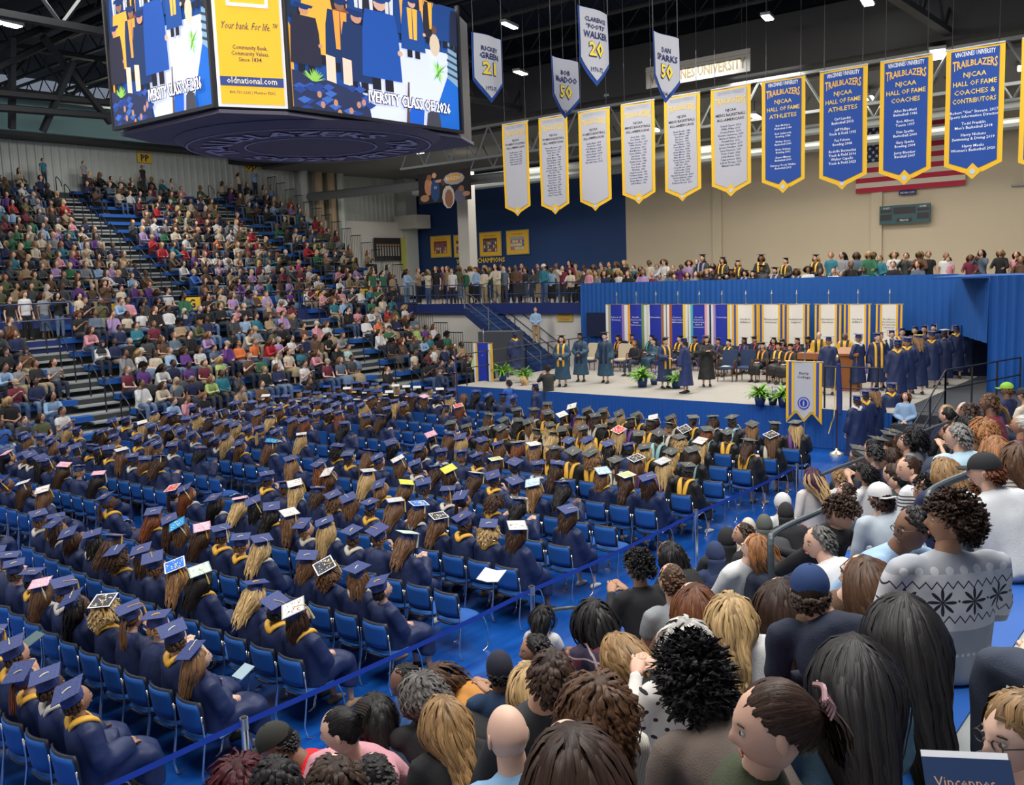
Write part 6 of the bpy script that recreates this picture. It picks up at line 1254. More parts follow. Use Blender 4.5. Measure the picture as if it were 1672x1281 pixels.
stand(785, 552, 650, 0, PI*1.2, ST[2], PAL['lime'], 'person in lime shirt working behind the blue and gold banner', 'cropped', 'brown', 0, gown=False)
stand(897, 600, 690, 0, 1.0, ST[3], (.035, .035, .03), 'photographer in dark olive jacket standing at the stage edge', 'short', 'black', 3, gown=False)
q_ = at_x(876, 562, 31.0); stand(876, 505, 562, q_[2], PI+.6, ST[2], PAL['light blue'], 'man in pale blue shirt and tan trousers standing on the blue stairs', 'short', 'brown', 0, gown=False, legc=(.38, .26, .12))
stand(877, 642, 716, 0, PI*.6, GS[1], NAVY, 'graduate in navy gown standing in the aisle before the stage', 'short', 'black', 3, cap=NAVC, tilt=(0, -.05, 0), tass=1, tcol=GOLD)
stand(721, 603, 672, 0, -.4, GS[0], (.02, .035, .08), 'uniformed person in navy with cap beside the standing flag', None, 'brown', 0, gown=True, hat='ball', hatc=(.015, .02, .05))
stand(1477, 653, 745, 0, PI*1.05, ST[2], PAL['light blue'], 'woman in pale blue suit holding cards beside the graduate queue', 'bob', 'auburn', 1, gown=False, legc=PAL['light blue'])
for px, py, rz, c, lab in ((833, 640, 1.2, 'blue', 'person in blue top seated before the stage corner'), (856, 632, 1.6, 'purple', 'person in purple top seated before the stage corner')):
    x, y = at_foot(px, py+46, 0); person('seated_person', SF[0], (x, y, 0), rz, SK[0], 'short' if c == 'blue' else 'bob', HC['black' if c == 'blue' else 'blond'], lab, PAL[c])
# platform party, seated
def armchair(x, y, z, rz, c, lab, wood=(.10, .035, .015), grp='armchairs on the stage'):
    t = empty('armchair', (x, y, z), rz, lab, 'chair', grp); m_ = mat('uphol_%d' % int(c[0]*1000), c, .8, noise=.05); wd = mat('dark_chair_wood', wood, .45)
    v, f = ell((0, 0, 0), (.27, .27, .05), 16, 6); v = np.clip(v*1.2, -.26, .26); MB().add(v+(0.02, 0, .43), f).build('seat', m_, t, smooth=True)
    b = MB(); V = []; F = []
    us = np.linspace(-.25, .25, 9)
    for s_ in (0, 1):
        for r_ in range(5):
            for u in us: V.append((-.24-.05*r_/4+.05*s_, u*(1-.05*(r_ == 4)), .46+.13*r_-.02*(abs(u) > .2)*(r_ == 4)))
    for s_ in (0, 1):
        for r_ in range(4):
            for i in range(8): a = s_*45+r_*9+i; F.append((a, a+1, a+10, a+9) if s_ else (a, a+9, a+10, a+1))
    for i in range(8): F.append((36+i, 37+i, 82+i, 81+i))
    for r_ in range(4): F.append((r_*9, 45+r_*9, 54+r_*9, r_*9+9)); F.append((r_*9+8, r_*9+17, 62+r_*9, 53+r_*9))
    b.add(V, F).build('backrest', m_, t)
    for s_ in (-1, 1):
        MB().path([(-.22, s_*.27, .62), (0, s_*.29, .66), (.18, s_*.28, .64), (.2, s_*.27, .42)], .02, 6).build('armrest', wd, t)
        MB().bar((.2, s_*.23, .42), (.23, s_*.24, 0), .022, 6, r2=.014).build('leg', wd, t); MB().bar((-.22, s_*.22, .42), (-.27, s_*.22, 0), .022, 6, r2=.014).build('leg', wd, t)
    return t
CREAM = (.52, .44, .32); UPH = (.02, .045, .11)
for px, py, c, lab in ((966, 604, CREAM, 'cream armchair between the two waiting officials'), (1016, 606, CREAM, 'cream armchair beside the seated man in a dark suit')):
    x, y = at_foot(px, py, SZ); armchair(x, y, SZ, PI+.1, c, lab)
for px, py, lab in ((1188, 622, 'empty blue armchair with papers beside the handshake'), (1218, 622, 'empty blue armchair next to the row of seated faculty')):
    x, y = at_foot(px, py, SZ); armchair(x, y, SZ, PI+.1, UPH, lab)
    if px == 1188: MB().box((x-.25, y-.12, SZ+.485), (x-.02, y+.1, SZ+.495)).build('papers', TXW, label='white papers lying on an empty blue armchair', cat='papers')
pr_ = random.Random(4)
PARTY = [(1036, 575, 27.6, (.012, .014, .02), None, 3, 'man in dark suit seated with crossed legs beside a cream chair'), (1066, 572, 28.4, ROBE, None, 0, 'person in teal robe seated behind the fern')]
for i, (px, py, X) in enumerate([(1010, 565, 29.6), (1032, 558, 30.0), (1062, 566, 29.8), (1108, 568, 29.8), (1135, 572, 29.6), (1172, 566, 29.0), (1188, 570, 28.6), (1213, 566, 29.4), (1232, 572, 29.8), (1245, 580, 27.6), (1262, 566, 29.6), (1270, 578, 27.6), (1278, 566, 28.9), (1290, 582, 27.3), (1300, 570, 29.6), (1325, 574, 28.4), (1320, 560, 30.0)]):
    c = BLK; PARTY.append((px, py, X, (.01, .01, .011), pr_.choice([GOLD, (.7, .3, .05), (.4, .04, .04), (.05, .35, .35), (.12, .05, .25), (.5, .5, .5)]), pr_.choice([0, 1, 2, 3, 4]), 'seated faculty member in black gown, %s from the far stage end' % ordn(i+1)))
for i, (px, py, X, gc, st_, sk, lab) in enumerate(PARTY):
    p = at_x(px, py, X); dz = p[2]-SZ; sc = max(.92, min(1.12, dz/1.19)); zz_ = SZ
    F = SF[0] if i == 0 else GF[[0, 3, 4, 2][i % 4]]
    person('gowned_person' if i else 'seated_person', F, (X, p[1], zz_), PI+pr_.uniform(-.3, .1), SK[sk], pr_.choice(['short', 'bob', 'short']), HC[pr_.choice(['grey', 'brown', 'dark brown', 'white'])], lab, gc, sc=sc, cap=BLK if i else None, tilt=(0, 0, 0), stole=st_, group='platform party seated on the stage')
    if i: armchair(X-.02, p[1], SZ, PI, UPH, 'blue armchair under the %s seated person from the far stage end' % ordn(i), grp='occupied stage armchairs')
# people round the podium and the queue of graduates
POD = [(1337, 556, 28.5, PI*1.1, (.72, .42, .04), 'man in gold robe with dark stole, at the bench behind the podium', (.015, .015, .03)), (1380, 556, 27.8, PI*1.05, (.72, .42, .04), 'man in gold robe standing behind the wooden podium', (.012, .012, .02))]
for px, py, D, rz, c, lab, stc in POD:
    h = CAMP+ray(px, py)*D/(CM @ ray(px, py))[2]; person('gowned_person', GS[1], (h[0], h[1], SZ), rz, SK[1 if px < 1350 else 4], 'cropped', HC['grey'], lab, c, sc=max(.9, min(1.12, (h[2]-SZ)/1.605)), stole=stc, group='platform party seated on the stage')
x, y = at_x(1386, 600, 26.4)[:2]; t = empty('podium', (x, y, SZ), PI, 'wooden podium before the man in a gold robe', 'podium'); wd = mat('podium_wood', (.28, .10, .03), .4, noise=.15, nscale=6)
v, f = tube([(0, 0, 0), (0, 0, 1.05)], [(.3, .22), (.3, .22)], 4, side=(0, 1, 0), sub=1, cap=0); MB().box((-.22, -.3, 0), (.22, .3, 1.0)).build('body', wd, t); MB().add([(-.28, -.34, 1.0), (.28, -.34, 1.0), (.28, .34, 1.0), (-.28, .34, 1.0), (-.28, -.34, 1.2), (.28, -.34, 1.06), (.28, .34, 1.06), (-.28, .34, 1.2)], [(0, 3, 2, 1), (4, 5, 6, 7), (0, 1, 5, 4), (1, 2, 6, 5), (2, 3, 7, 6), (3, 0, 4, 7)]).build('desk', wd, t)
x, y = at_x(1325, 600, 25.6)[:2]; t = empty('reader_stand', (x, y, SZ), PI, 'low dark reading desk with microphone behind the Early College banner', 'lectern'); MB().box((-.2, -.34, .95), (.2, .34, 1.12)).build('desk', wd, t); MB().box((-.05, -.05, 0), (.05, .05, .95)).build('column', BLACK, t); MB().path([(0, .1, 1.1), (-.05, .1, 1.35), (-.15, .1, 1.45)], .012, 5).build('microphone', BLACK, t)
QUE = [(1353, 562, 25.6, .4, 1, None, None), (1401, 572, 26.2, 1.2, 0, None, (.6, .6, .6)), (1437, 573, 26.6, PI*1.2, 0, GOLD, None), (1432, 592, 26.3, PI*1.2, 1, GOLD, None), (1456, 569, 27.2, PI*1.1, 1, (.5, .6, .6), None), (1473, 560, 27.8, PI*1.1, 0, None, GOLD), (1494, 559, 28.3, PI, 0, None, None), (1509, 559, 28.7, PI, 1, None, None), (1524, 561, 29.0, PI, 0, None, None), (1561, 562, 28.2, .5, 1, None, GOLD), (1541, 585, 26.8, .2, 0, None, 'white'), (1521, 583, 26.3, .3, 0, None, GOLD), (1499, 604, 25.2, .5, 3, None, 'yellow'), (1480, 609, 24.6, .4, 0, None, GOLD), (1464, 621, 23.9, .5, 1, None, GOLD), (1455, 641, 23.2, .6, 0, None, GOLD), (1428, 647, 22.4, .7, 3, None, None), (1413, 654, 22.0, .7, 0, None, GOLD), (1399, 666, 21.2, .9, 1, None, (.6, .6, .6)), (1577, 575, 29, .3, 0, None, None)]
qr = random.Random(3); STEPZ = []
for i, (px, py, D, rz, fk, stl, hd) in enumerate(QUE):
    h = CAMP+ray(px, py)*D/(CM @ ray(px, py))[2]; zg = h[2]-1.61
    zg = SZ if h[0] > 24.3 else max(0, min(SZ, zg)); zg = 0 if h[0] < 21.2 else zg; STEPZ.append((round(h[0], 1), round(h[1], 1), round(h[2]-1.61, 2)))
    sc = max(.93, min(1.1, (h[2]-zg)/1.61)); dk = deco_top(hd, i) if isinstance(hd, str) else None
    person('gowned_person', GS[[0, 1][fk % 2]], (h[0], h[1], zg), rz, SK[qr.choice([0, 1, 2, 6])], 'long' if fk == 3 else 'short', HC[qr.choice(['brown', 'dark brown', 'light brown'])], 'navy-gowned graduate, %s in the queue from the podium to the floor%s' % (ordn(i+1), ', %s cap' % hd if dk else ''), NAVY, sc=sc, cap=NAVC, deco=dk, tass=qr.choice([1, 3]), tcol=GOLD, hoodc=None if isinstance(hd, str) or stl else hd, stole=stl, tilt=(qr.uniform(-.3, .3), -.1, 0), group='graduates queueing at the end of the stage')
print('queue', STEPZ)
t = empty('stage_steps', (0, 0, 0), label='dark steps with black rails leading up to the end of the stage', cat='steps')
for i in range(5): MB().box((20.9+.5*i, 5.9, 0), (21.4+.5*i, SY0-.05, .2*(i+1)-.02)).build('step', mat('step_dark', (.03, .035, .045), .7), t)
MB().box((23.4, 4.0, .9), (31.2, SY0-.02, SZ-.01)).build('landing', mat('step_dark', (0, 0, 0)), t); MB().box((23.4, 4.0, 0), (31.2, 4.1, .9)).build('landing_side', BLACK, t)
railing('stage_railing', [(22.9, 7.3, SZ), (22.9, 8.6, SZ)], 'black safety railing at the open end of the stage front', 1.05, rails=(1.0, .5), step=.7, m=BLACK, r=.02)
railing('stage_railing', [(20.9, 5.9, .05), (23.4, 5.9, 1.0), (27.0, 5.0, 1.0)], 'black sloping railing beside the graduate queue steps', 1.0, step=1.2, m=BLACK, r=.02)
railing('stage_railing', [(22.9, 20.6, SZ), (26.5, 20.9, SZ), (30.5, 20.9, SZ)], 'black railing at the far end of the stage by the blue stairs', 1.05, step=1.4, m=BLACK, r=.02)
# equipment case by the stairs
x, y = at_x(818, 560, 27)[:2]; t = empty('equipment_case', (27, y, SZ), .2, 'tall grey road case on the stage behind the leaving graduate', 'case'); MB().box((-.4, -.75, .1), (.4, .75, 1.5)).build('body', mat('case_grey', (.045, .05, .06), .5), t)
for a, c in ((-.3, -.6), (-.3, .6), (.3, -.6), (.3, .6)): v, f = ell((a, c, .05), (.05, .03, .05), 8, 6); MB().add(v, f).build('caster', BLACK, t)
# ferns in pots and small flower arrangements
def fern_mesh(seed, n=70):
    r = np.random.RandomState(seed); m = MB()
    for i in range(n):
        a = r.uniform(0, 6.28); up = r.uniform(.25, 1.3); L = r.uniform(.32, .5); K = 7; P = [np.array([0, 0, .26])]; d = np.array([math.cos(a)*math.cos(up), math.sin(a)*math.cos(up), math.sin(up)])
        for k in range(K): P.append(P[-1]+d*L/K); d = d+np.array([0, 0, -.22]); d /= np.linalg.norm(d)
        P = np.array(P); s = np.array([-math.sin(a), math.cos(a), 0]); V = []; F = []
        for k in range(K+1):
            w_ = .042*math.sin(PI*min(1, (k+.7)/(K+.8)))*(1 if k % 2 == 0 else .55)
            V += [P[k]-s*w_-(0, 0, w_*.3), P[k]+(0, 0, .005), P[k]+s*w_-(0, 0, w_*.3)]
        for k in range(K): F += [(k*3, k*3+1, k*3+4, k*3+3), (k*3+1, k*3+2, k*3+5, k*3+4)]
        m.add(V, F, 0, None, r.uniform(.6, 1.4))
    return m.mesh('fronds', ocmat('leaf', .5, attr='tone'), tone=True)
FERN = [fern_mesh(1), fern_mesh(2)]
potm = MB().add(*tube([(0, 0, 0), (0, 0, .26)], [.11, .15], 14, sub=1, cap=0)).mesh('pot', mat('pot_blue', (.01, .03, .12), .4), smooth=True)
for i, (px, py, s_, lab) in enumerate(((821, 622, 1.05, 'bright green potted fern at the far corner of the stage'), (857, 624, .9, 'second potted fern at the far stage corner, beside the first'), (1049, 632, 1.15, 'bright green potted fern at the feet of the handshake'), (1104, 634, 1.0, 'potted fern partly hidden behind the robed man'), (1241, 662, 1.0, 'potted fern at the stage front beside purple flowers'), (1279, 663, .95, 'potted fern behind the Early College banner'))):
    x, y = at_foot(px, py, SZ); t = empty('potted_fern', (x, y, SZ), i, lab, 'plant'); t.scale = (s_, s_, s_); link('pot', potm, t); link('fronds', FERN[i % 2], t, color=(.14, .34, .03))
for px, py, lab in ((1068, 628, 'small purple flower arrangement between the two middle ferns'), (1262, 661, 'small purple flower arrangement between the two front ferns')):
    x, y = at_foot(px, py, SZ); t = empty('flower_arrangement', (x, y, SZ), 0, lab, 'flowers'); link('pot', potm, t).scale = (.8, .8, .7); r = np.random.RandomState(px); b = MB(); b2 = MB()
    for i in range(26):
        c = r.normal(size=3)*(.13, .13, .09)+(0, 0, .36); 
        for k in range(5): a = k*1.257; b.add(*ell(c+(.022*math.cos(a), .022*math.sin(a), 0), (.018, .018, .008), 6, 3))
        b2.bar((0, 0, .15), c, .004, 3)
    b.build('blossoms', mat('lilac_petals', (.25, .18, .5), .6), t); b2.build('stems', mat('stem_green', (.08, .2, .03), .7), t)
# ================================================ ROPE BARRIER
RP = [(at_z(px, py, .97)) for px, py in ((398, 1170), (868, 956), (1136, 832), (1301, 757))]; RP[0][0] += 0; RY = 6.68
posts = [(-.2, RY), (RP[0][0], RP[0][1]), (RP[1][0], RP[1][1]), (RP[2][0], RP[2][1]), (RP[3][0], RP[3][1])]
for i, (x, y) in enumerate(posts):
    t = empty('barrier_post', (x, y, 0), 0, 'chrome belt barrier post, %s along the aisle toward the stage' % ordn(i+1), 'barrier post', 'belt barrier posts')
    MB().add(*tube([(0, 0, 0), (0, 0, .012), (0, 0, .03)], [.17, .17, .05], 20, sub=1, cap=0)).build('base', STEEL, t, smooth=False); MB().bar((0, 0, .02), (0, 0, .88), .031, 12).build('post', CHROME, t)
    MB().bar((0, 0, .86), (0, 0, .965), .036, 12).build('head', STEEL, t); MB().bar((0, 0, .965), (0, 0, .975), .028, 12).build('cap', BLACK, t)
BLT = mat('belt_blue', (.004, .045, .42), .6)
for i in range(4):
    (x0, y0), (x1, y1) = posts[i], posts[i+1]; b = MB(); V = []
    for k in range(13): t_ = k/12; V += [(x0+(x1-x0)*t_, y0+(y1-y0)*t_, .945-.03*math.sin(PI*t_)), (x0+(x1-x0)*t_, y0+(y1-y0)*t_, .89-.03*math.sin(PI*t_))]
    b.add(V, [(2*k, 2*k+1, 2*k+3, 2*k+2) for k in range(12)]).build('barrier_belt', BLT, label='blue retractable belt, %s span of the aisle barrier' % ordn(i+1), cat='barrier belt', group='belts of the aisle barrier')
# ================================================ NEAR STAND
NROW = [(5.34-.84*i, .42*i+.1) for i in range(-0, 9)]
t = empty('near_bleacher', (0, 0, 0), label='bank of grey bleachers with blue benches under the audience beside the barrier', cat='bleacher')
for y, z in NROW:
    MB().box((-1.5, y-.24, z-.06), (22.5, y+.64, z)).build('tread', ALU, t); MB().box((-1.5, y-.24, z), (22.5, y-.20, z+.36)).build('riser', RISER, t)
    MB().box((-1.5, y-.20, z+.30), (22.5, y+.16, z+.43)).build('bench', SEATB, t)
GRM = mat('rail_grey', (.05, .065, .075), .35)
def hoop(pts, r, lab):
    t = empty('handrail', label=lab, cat='handrail'); P = []
    for px, py, D in pts: P.append(CAMP+ray(px, py)*D/(CM @ ray(px, py))[2])
    MB().path(P, r, 10, sub=6).build('tube', GRM, t); return t
hoop([(1276, 1060, 7.2), (1264, 985, 7.2), (1258, 890, 7.2), (1268, 868, 7.4), (1330, 838, 7.9), (1395, 812, 8.4)], .026, 'grey tube handrail rising in front of the grey-haired man')
hoop([(1514, 850, 6.4), (1516, 812, 6.4), (1530, 795, 6.5), (1588, 772, 6.7), (1606, 778, 6.5), (1606, 800, 6.3)], .028, 'thick grey handrail hoop above the woman in the patterned sweater')
hoop([(1590, 838, 6.0), (1606, 850, 6.0), (1602, 868, 6.1), (1590, 880, 6.3)], .026, 'lower grey handrail hook beside the white-shirted man')
hoop([(1340, 775, 11.5), (1385, 757, 12), (1423, 743, 12.5)], .022, 'slim dark handrail among the first-row heads under the stage banner')
hoop([(1505, 705, 13.5), (1545, 690, 14), (1568, 684, 14.5)], .022, 'slim dark handrail in front of the grey-haired man in pale blue')
hoop([(876, 1010, 9.6), (882, 1000, 9.6), (930, 992, 9.6), (942, 998, 9.7), (942, 1035, 9.7)], .02, 'low chrome handrail beside the small child in white')
# ---- patterned cloth: a tiny expression builder for shader maths
class E:
    def __init__(s, N, L, o): s.N, s.L, s.o = N, L, o
    def op(s, k, *a):
        n = s.N.new('ShaderNodeMath'); n.operation = k
        for i, q in enumerate((s,)+a):
            if isinstance(q, E): s.L.new(q.o, n.inputs[i])
            else: n.inputs[i].default_value = q
        return E(s.N, s.L, n.outputs[0])
    def __add__(s, q): return s.op('ADD', q)
    def __sub__(s, q): return s.op('SUBTRACT', q)
    def __mul__(s, q): return s.op('MULTIPLY', q)
    def __lt__(s, q): return s.op('LESS_THAN', q)
    def __gt__(s, q): return s.op('GREATER_THAN', q)
    def cell(s, w_, off=0.): return ((s+off).op('DIVIDE', w_).op('FLOORED_MODULO', 1.)-.5)*w_
def patmat(name, base, marks, rough=.85):
    """base colour; marks: list of (function(x,y,z)->mask, colour)"""
    m, N, L, P = _base(name); P.inputs['Roughness'].default_value = rough
    g = N.new('ShaderNodeTexCoord'); sp = N.new('ShaderNodeSeparateXYZ'); L.new(g.outputs['Object'], sp.inputs[0]); x, y, z = [E(N, L, sp.outputs[i]) for i in range(3)]
    last = None
    for fn, c in marks:
        mx = N.new('ShaderNodeMix'); mx.data_type = 'RGBA'; L.new(fn(x, y, z).o, mx.inputs[0]); mx.inputs[7].default_value = (*c, 1)
        if last is None: mx.inputs[6].default_value = (*base, 1)
        else: L.new(last, mx.inputs[6])
        last = mx.outputs[2]
    L.new(last, P.inputs['Base Color']); MATS[name] = m; return m
def zig(z0, A=.016, w_=.05, t=.0045): return lambda x, y, z: ((z-z0)-(y.cell(w_).op('ABSOLUTE')*(4*A/w_)-A)).op('ABSOLUTE') < t
def star(z0, w_=.155, R_=.062):
    def f(x, y, z):
        a = y.cell(w_); b_ = z-z0; r = (a*a+b_*b_).op('SQRT'); th = b_.op('ARCTAN2', a); return r < ((th*4.).op('COSINE').op('ABSOLUTE').op('POWER', 1.6)*R_+.004)
    return f
SNOW = patmat('knit_snow', (.55, .56, .60), [(lambda x, y, z: (z < .72)*1., (.30, .33, .38)), (lambda x, y, z: (z > .985)*1., (.36, .38, .42)), (zig(.775), (.015, .02, .03)), (zig(.935), (.015, .02, .03)), (star(.855), (.015, .02, .03)), (lambda x, y, z: ((y.cell(.155, .0775)*y.cell(.155, .0775)+(z-.86)*(z-.86)).op('SQRT') < .006), (.015, .02, .03)), (lambda x, y, z: ((y.cell(.07)*y.cell(.07)+(z-1.0)*(z-1.0)).op('SQRT') < .02), (.62, .62, .65)), (lambda x, y, z: ((y.cell(.03)*y.cell(.03)+(z-.60)*(z-.60)).op('SQRT') < .008), (.55, .58, .6))])
DOTS = patmat('dotted_blouse', (.62, .60, .57), [(lambda x, y, z: ((y.cell(.09)*y.cell(.09)+z.cell(.09)*z.cell(.09)).op('SQRT') < .010), (.02, .02, .03)), (lambda x, y, z: ((y.cell(.09, .045)*y.cell(.09, .045)+z.cell(.09, .045)*z.cell(.09, .045)).op('SQRT') < .010), (.02, .02, .03))])
STRIPE = patmat('striped_knit', (.60, .57, .50), [(lambda x, y, z: y.cell(.014).op('ABSOLUTE') < .0022, (.40, .37, .32))])
STRIPEH = patmat('striped_tee', (.55, .50, .44), [(lambda x, y, z: z.cell(.024).op('ABSOLUTE') < .004, (.10, .09, .09))])
STRIPEB = patmat('striped_sweater', (.55, .57, .60), [(lambda x, y, z: ((z-.80).cell(.03).op('ABSOLUTE') < .006)*(z < .86)*(z > .74), (.03, .04, .06))])
PLAID = patmat('plaid_shirt', (.10, .02, .035), [(lambda x, y, z: y.cell(.10).op('ABSOLUTE') < .022, (.02, .02, .05)), (lambda x, y, z: z.cell(.10).op('ABSOLUTE') < .02, (.03, .02, .05)), (lambda x, y, z: z.cell(.10, .03).op('ABSOLUTE') < .005, (.35, .3, .3)), (lambda x, y, z: y.cell(.10, .03).op('ABSOLUTE') < .005, (.35, .3, .3))])
HN = {}
def nhair(key, seed, under=False):
    k = (key, seed)
    if k in HN: return HN[k]
    P = {'straight': dict(n=300, L=.50, vol=.05, grav=.9, K=11, width=.012, curl=.003, spread=.10, back=.25), 'verylong': dict(n=380, L=.72, vol=.07, grav=.9, K=13, width=.014, curl=.004, spread=.10, back=.35, draw=.2), 'wavy': dict(n=320, L=.44, vol=.09, grav=.85, K=14, width=.012, curl=.014, freq=.8, back=.25), 'curlymid': dict(n=340, L=.19, vol=.20, grav=.5, K=9, width=.010, curl=.013, freq=1.9), 'afro': dict(style='afro', n=760, L=.085, vol=.26, grav=.15, K=6, width=.009, curl=.012, freq=2.6, low=-.5), 'roundcurl': dict(style='afro', n=620, L=.06, vol=.17, grav=.2, K=6, width=.009, curl=.010, freq=2.5, low=-.5), 'smallcurl': dict(style='afro', n=380, L=.045, vol=.08, grav=.2, K=5, width=.008, curl=.008, freq=2.4, low=-.4), 'bob': dict(n=300, L=.25, vol=.07, grav=.85, K=9, width=.012, curl=.004), 'whitebob': dict(n=320, L=.13, vol=.12, grav=.6, K=7, width=.011, curl=.009, freq=1.2), 'short': dict(n=260, L=.05, vol=.05, grav=.5, K=5, width=.011), 'crop': dict(n=170, L=.02, vol=.01, K=3, width=.010), 'locs': dict(n=130, L=.40, vol=.08, grav=.85, K=10, width=.011, curl=.005, spread=.3, back=.2), 'updo': dict(n=300, L=.16, vol=.05, K=7, width=.011, tie=(-.115, 0, .02), tl=.15), 'bun': dict(n=260, L=.16, vol=.04, K=7, width=.011, tie=(-.11, 0, .05), tl=.0), 'braids': dict(n=90, L=.30, vol=.08, grav=.8, K=9, width=.011, curl=.005, spread=.3), 'medium': dict(n=300, L=.33, vol=.09, grav=.85, K=10, width=.012, curl=.007, back=.2)}[key]
    if under and P['L'] < .12: P = dict(P, under=True, L=min(P['L'], .04), vol=.02, n=180)
    HN[k] = hair(seed=seed+50, **P); return HN[k]
NC = {'black': (.010, .009, .010), 'darkbrown': (.035, .018, .012), 'brown': (.085, .042, .022), 'auburn': (.11, .035, .012), 'ginger': (.28, .12, .045), 'blond': (.42, .28, .13), 'honey': (.27, .16, .07), 'grey': (.16, .155, .15), 'silver': (.42, .41, .39), 'redblack': (.05, .005, .01), 'plum': (.06, .02, .05), 'saltpepper': (.10, .095, .09)}
np_count = [0]
def near(px, py, lab, fz, turn, hk, hc, top, tc, sk=0, arms='lap', wid=1.0, hat=None, hatc=None, tm=None, belly=0, D=None, row=None, legc=(.03, .04, .07), short=False, extra=None, hs=1.0, clamp=(.96, 1.10), bow=0, skirt=False, pel=None):
    """a person in the near stand: the head centre lies on the given sight line"""
    np_count[0] += 1; d = ray(px, py); best = None
    if px > 1150 and not pel:
        fz -= 30; turn = (turn[0]+(.5 if turn[0] > .2 else 0), turn[1], turn[2])
    for i, (yr, zr) in enumerate(NROW):
        if row is not None and i != row: continue
        if D: h = CAMP+d*D/(CM @ d)[2]
        else:
            zt = zr+.53+.665; t_ = (zt-CH)/d[2] if d[2] < -1e-3 else 999; h = CAMP+d*t_
            if t_ <= 0: continue
            # slide along the ray to reduce the lean
            tt = (yr+.05)/d[1] if d[1] > .01 else t_; t2 = t_*.6+tt*.4; h = CAMP+d*t2
        off = h-np.array([h[0], yr, zr+.53]); L_ = np.linalg.norm(off[1:]); cost = abs(off[1]-.08)+abs(off[2]-.665)*2
        if best is None or cost < best[0]: best = (cost, i, h, off)
    cost, i, h, off = best; yr, zr = NROW[i]; sc = max(clamp[0], min(clamp[1], np.linalg.norm(off)/.675)); root = np.array([h[0]-off[1]*.25, yr, zr]); rz = R(fz)
    if pel:  # bending over: the hips are on their own sight line
        q = h+np.array([pel[0], pel[1], 0]); i = min(range(len(NROW)), key=lambda j: abs(NROW[j][0]-q[1])); yr, zr = NROW[i]; root = np.array([q[0], yr, min(zr, h[2]-.75)]); root[2] = max(root[2], zr-.25); sc = 1.0; rz = math.atan2(h[1]-root[1], h[0]-root[0])
    c, s = math.cos(-rz), math.sin(-rz); loc = (h-root)/sc; hl = np.array([loc[0]*c-loc[1]*s, loc[0]*s+loc[1]*c, loc[2]])
    P = np.array([0, 0, .53/1.0]); v = hl-P; J = J_seat(arms, 0, turn, wid); N = P+v*.80; N[2] = min(N[2], hl[2]-.11) if not pel else N[2]
    dN = N-np.array(J['neck']); J['pelvis'] = P; J['neck'] = N; J['head'] = hl; tl = math.atan2(v[0], v[2])
    for k in 'lr': J['s'+k] = np.array(J['s'+k])+dN; J['e'+k] = np.array(J['e'+k])+dN*.8; J['w'+k] = np.array(J['w'+k])+dN*(.8 if arms in ('face', 'phone', 'cross') else .3)
    J['_turn'] = (turn[0], turn[1], turn[2]); J['_hs'] = hs
    if bow: J['_bow'] = (-bow, 0, bow*.4)
    J['_hood'] = extra == 'hood'
    F = figure(J, top=top, vox=.019 if h[0] < 6.5 else .023, wid=wid, short=short, lo=h[0] > 6, belly=belly, fold=.0045, seed=np_count[0], skirt=skirt)
    t = empty('seated_person', root, rz, lab, 'person', 'audience in the near stand'); t.scale = (sc, sc, sc)
    link('body', F['body'], t, color=SK[sk]); o = link('shirt', F['top'], t, color=tc)
    if tm is not None: F['top'].materials[0] = tm
    link('skirt' if skirt else 'trousers', F['legs'], t, color=legc); [link('shoe', q_, t, color=(.03, .03, .03)) for q_ in F['shoes']]
    Hm = Matrix([list(r_) for r_ in F['head']]) @ Matrix.Scale(hs, 4)
    if hk: link('hair', nhair(hk, np_count[0], bool(hat)), t, color=NC[hc], mw=Hm @ HM_)
    if hat: link({'hijab': 'headscarf', 'ball': 'ball_cap', 'ballback': 'ball_cap', 'cap': 'graduation_cap', 'beanie': 'knitted_hat'}[hat], HATX[hat], t, color=hatc or (.02, .02, .03), mw=Hm @ (Matrix.Rotation(-.15, 4, 'Y') if hat == 'cap' else Matrix()))
    if hat == 'cap': link('tassel', TAS[1], COL.objects[-1] if 0 else t.children[-1], color=(.7, .68, .6))
    return t, Hm, F, J
def beanie():
    m = MB(); D_ = []; F = []; nu, nv = 20, 9
    for j in range(nv+1):
        la = -.25+(PI/2+.25)*j/nv
        for i in range(nu): a = 2*PI*i/nu; q = 1+.015*(i % 2); D_.append((-.012+math.cos(la)*math.cos(a)*.108*q, math.cos(la)*math.sin(a)*.089*q, .02+math.sin(la)*.115))
    for j in range(nv):
        for i in range(nu): F.append((j*nu+i, j*nu+(i+1) % nu, (j+1)*nu+(i+1) % nu, (j+1)*nu+i))
    return m.add(D_, F).mesh('knitted_hat', CLOTH, smooth=True)
HATX = {'hijab': HATS['hijab'], 'ball': HATS['ball'], 'ballback': ballcap(True), 'cap': HATS['cap'], 'beanie': beanie()}
K_ = dict
def glasses(t, Hm):
    m = MB()
    for s in (-1, 1): m.add(*tube([(.098, s*.034+.020*math.cos(a), .008+.016*math.sin(a)) for a in np.linspace(0, 2*PI, 13)], [.0022]*13, 4, sub=1)); m.add(*tube([(.098, s*.054, .012), (.04, s*.078, .012), (-.01, s*.08, .008)], [.0022]*3, 4, sub=1))
    m.add(*tube([(.1, -.014, .012), (.1, .014, .012)], [.0022]*2, 4, sub=1)); o = m.build('glasses', DARK, t); o.matrix_local = Hm
print('near start')
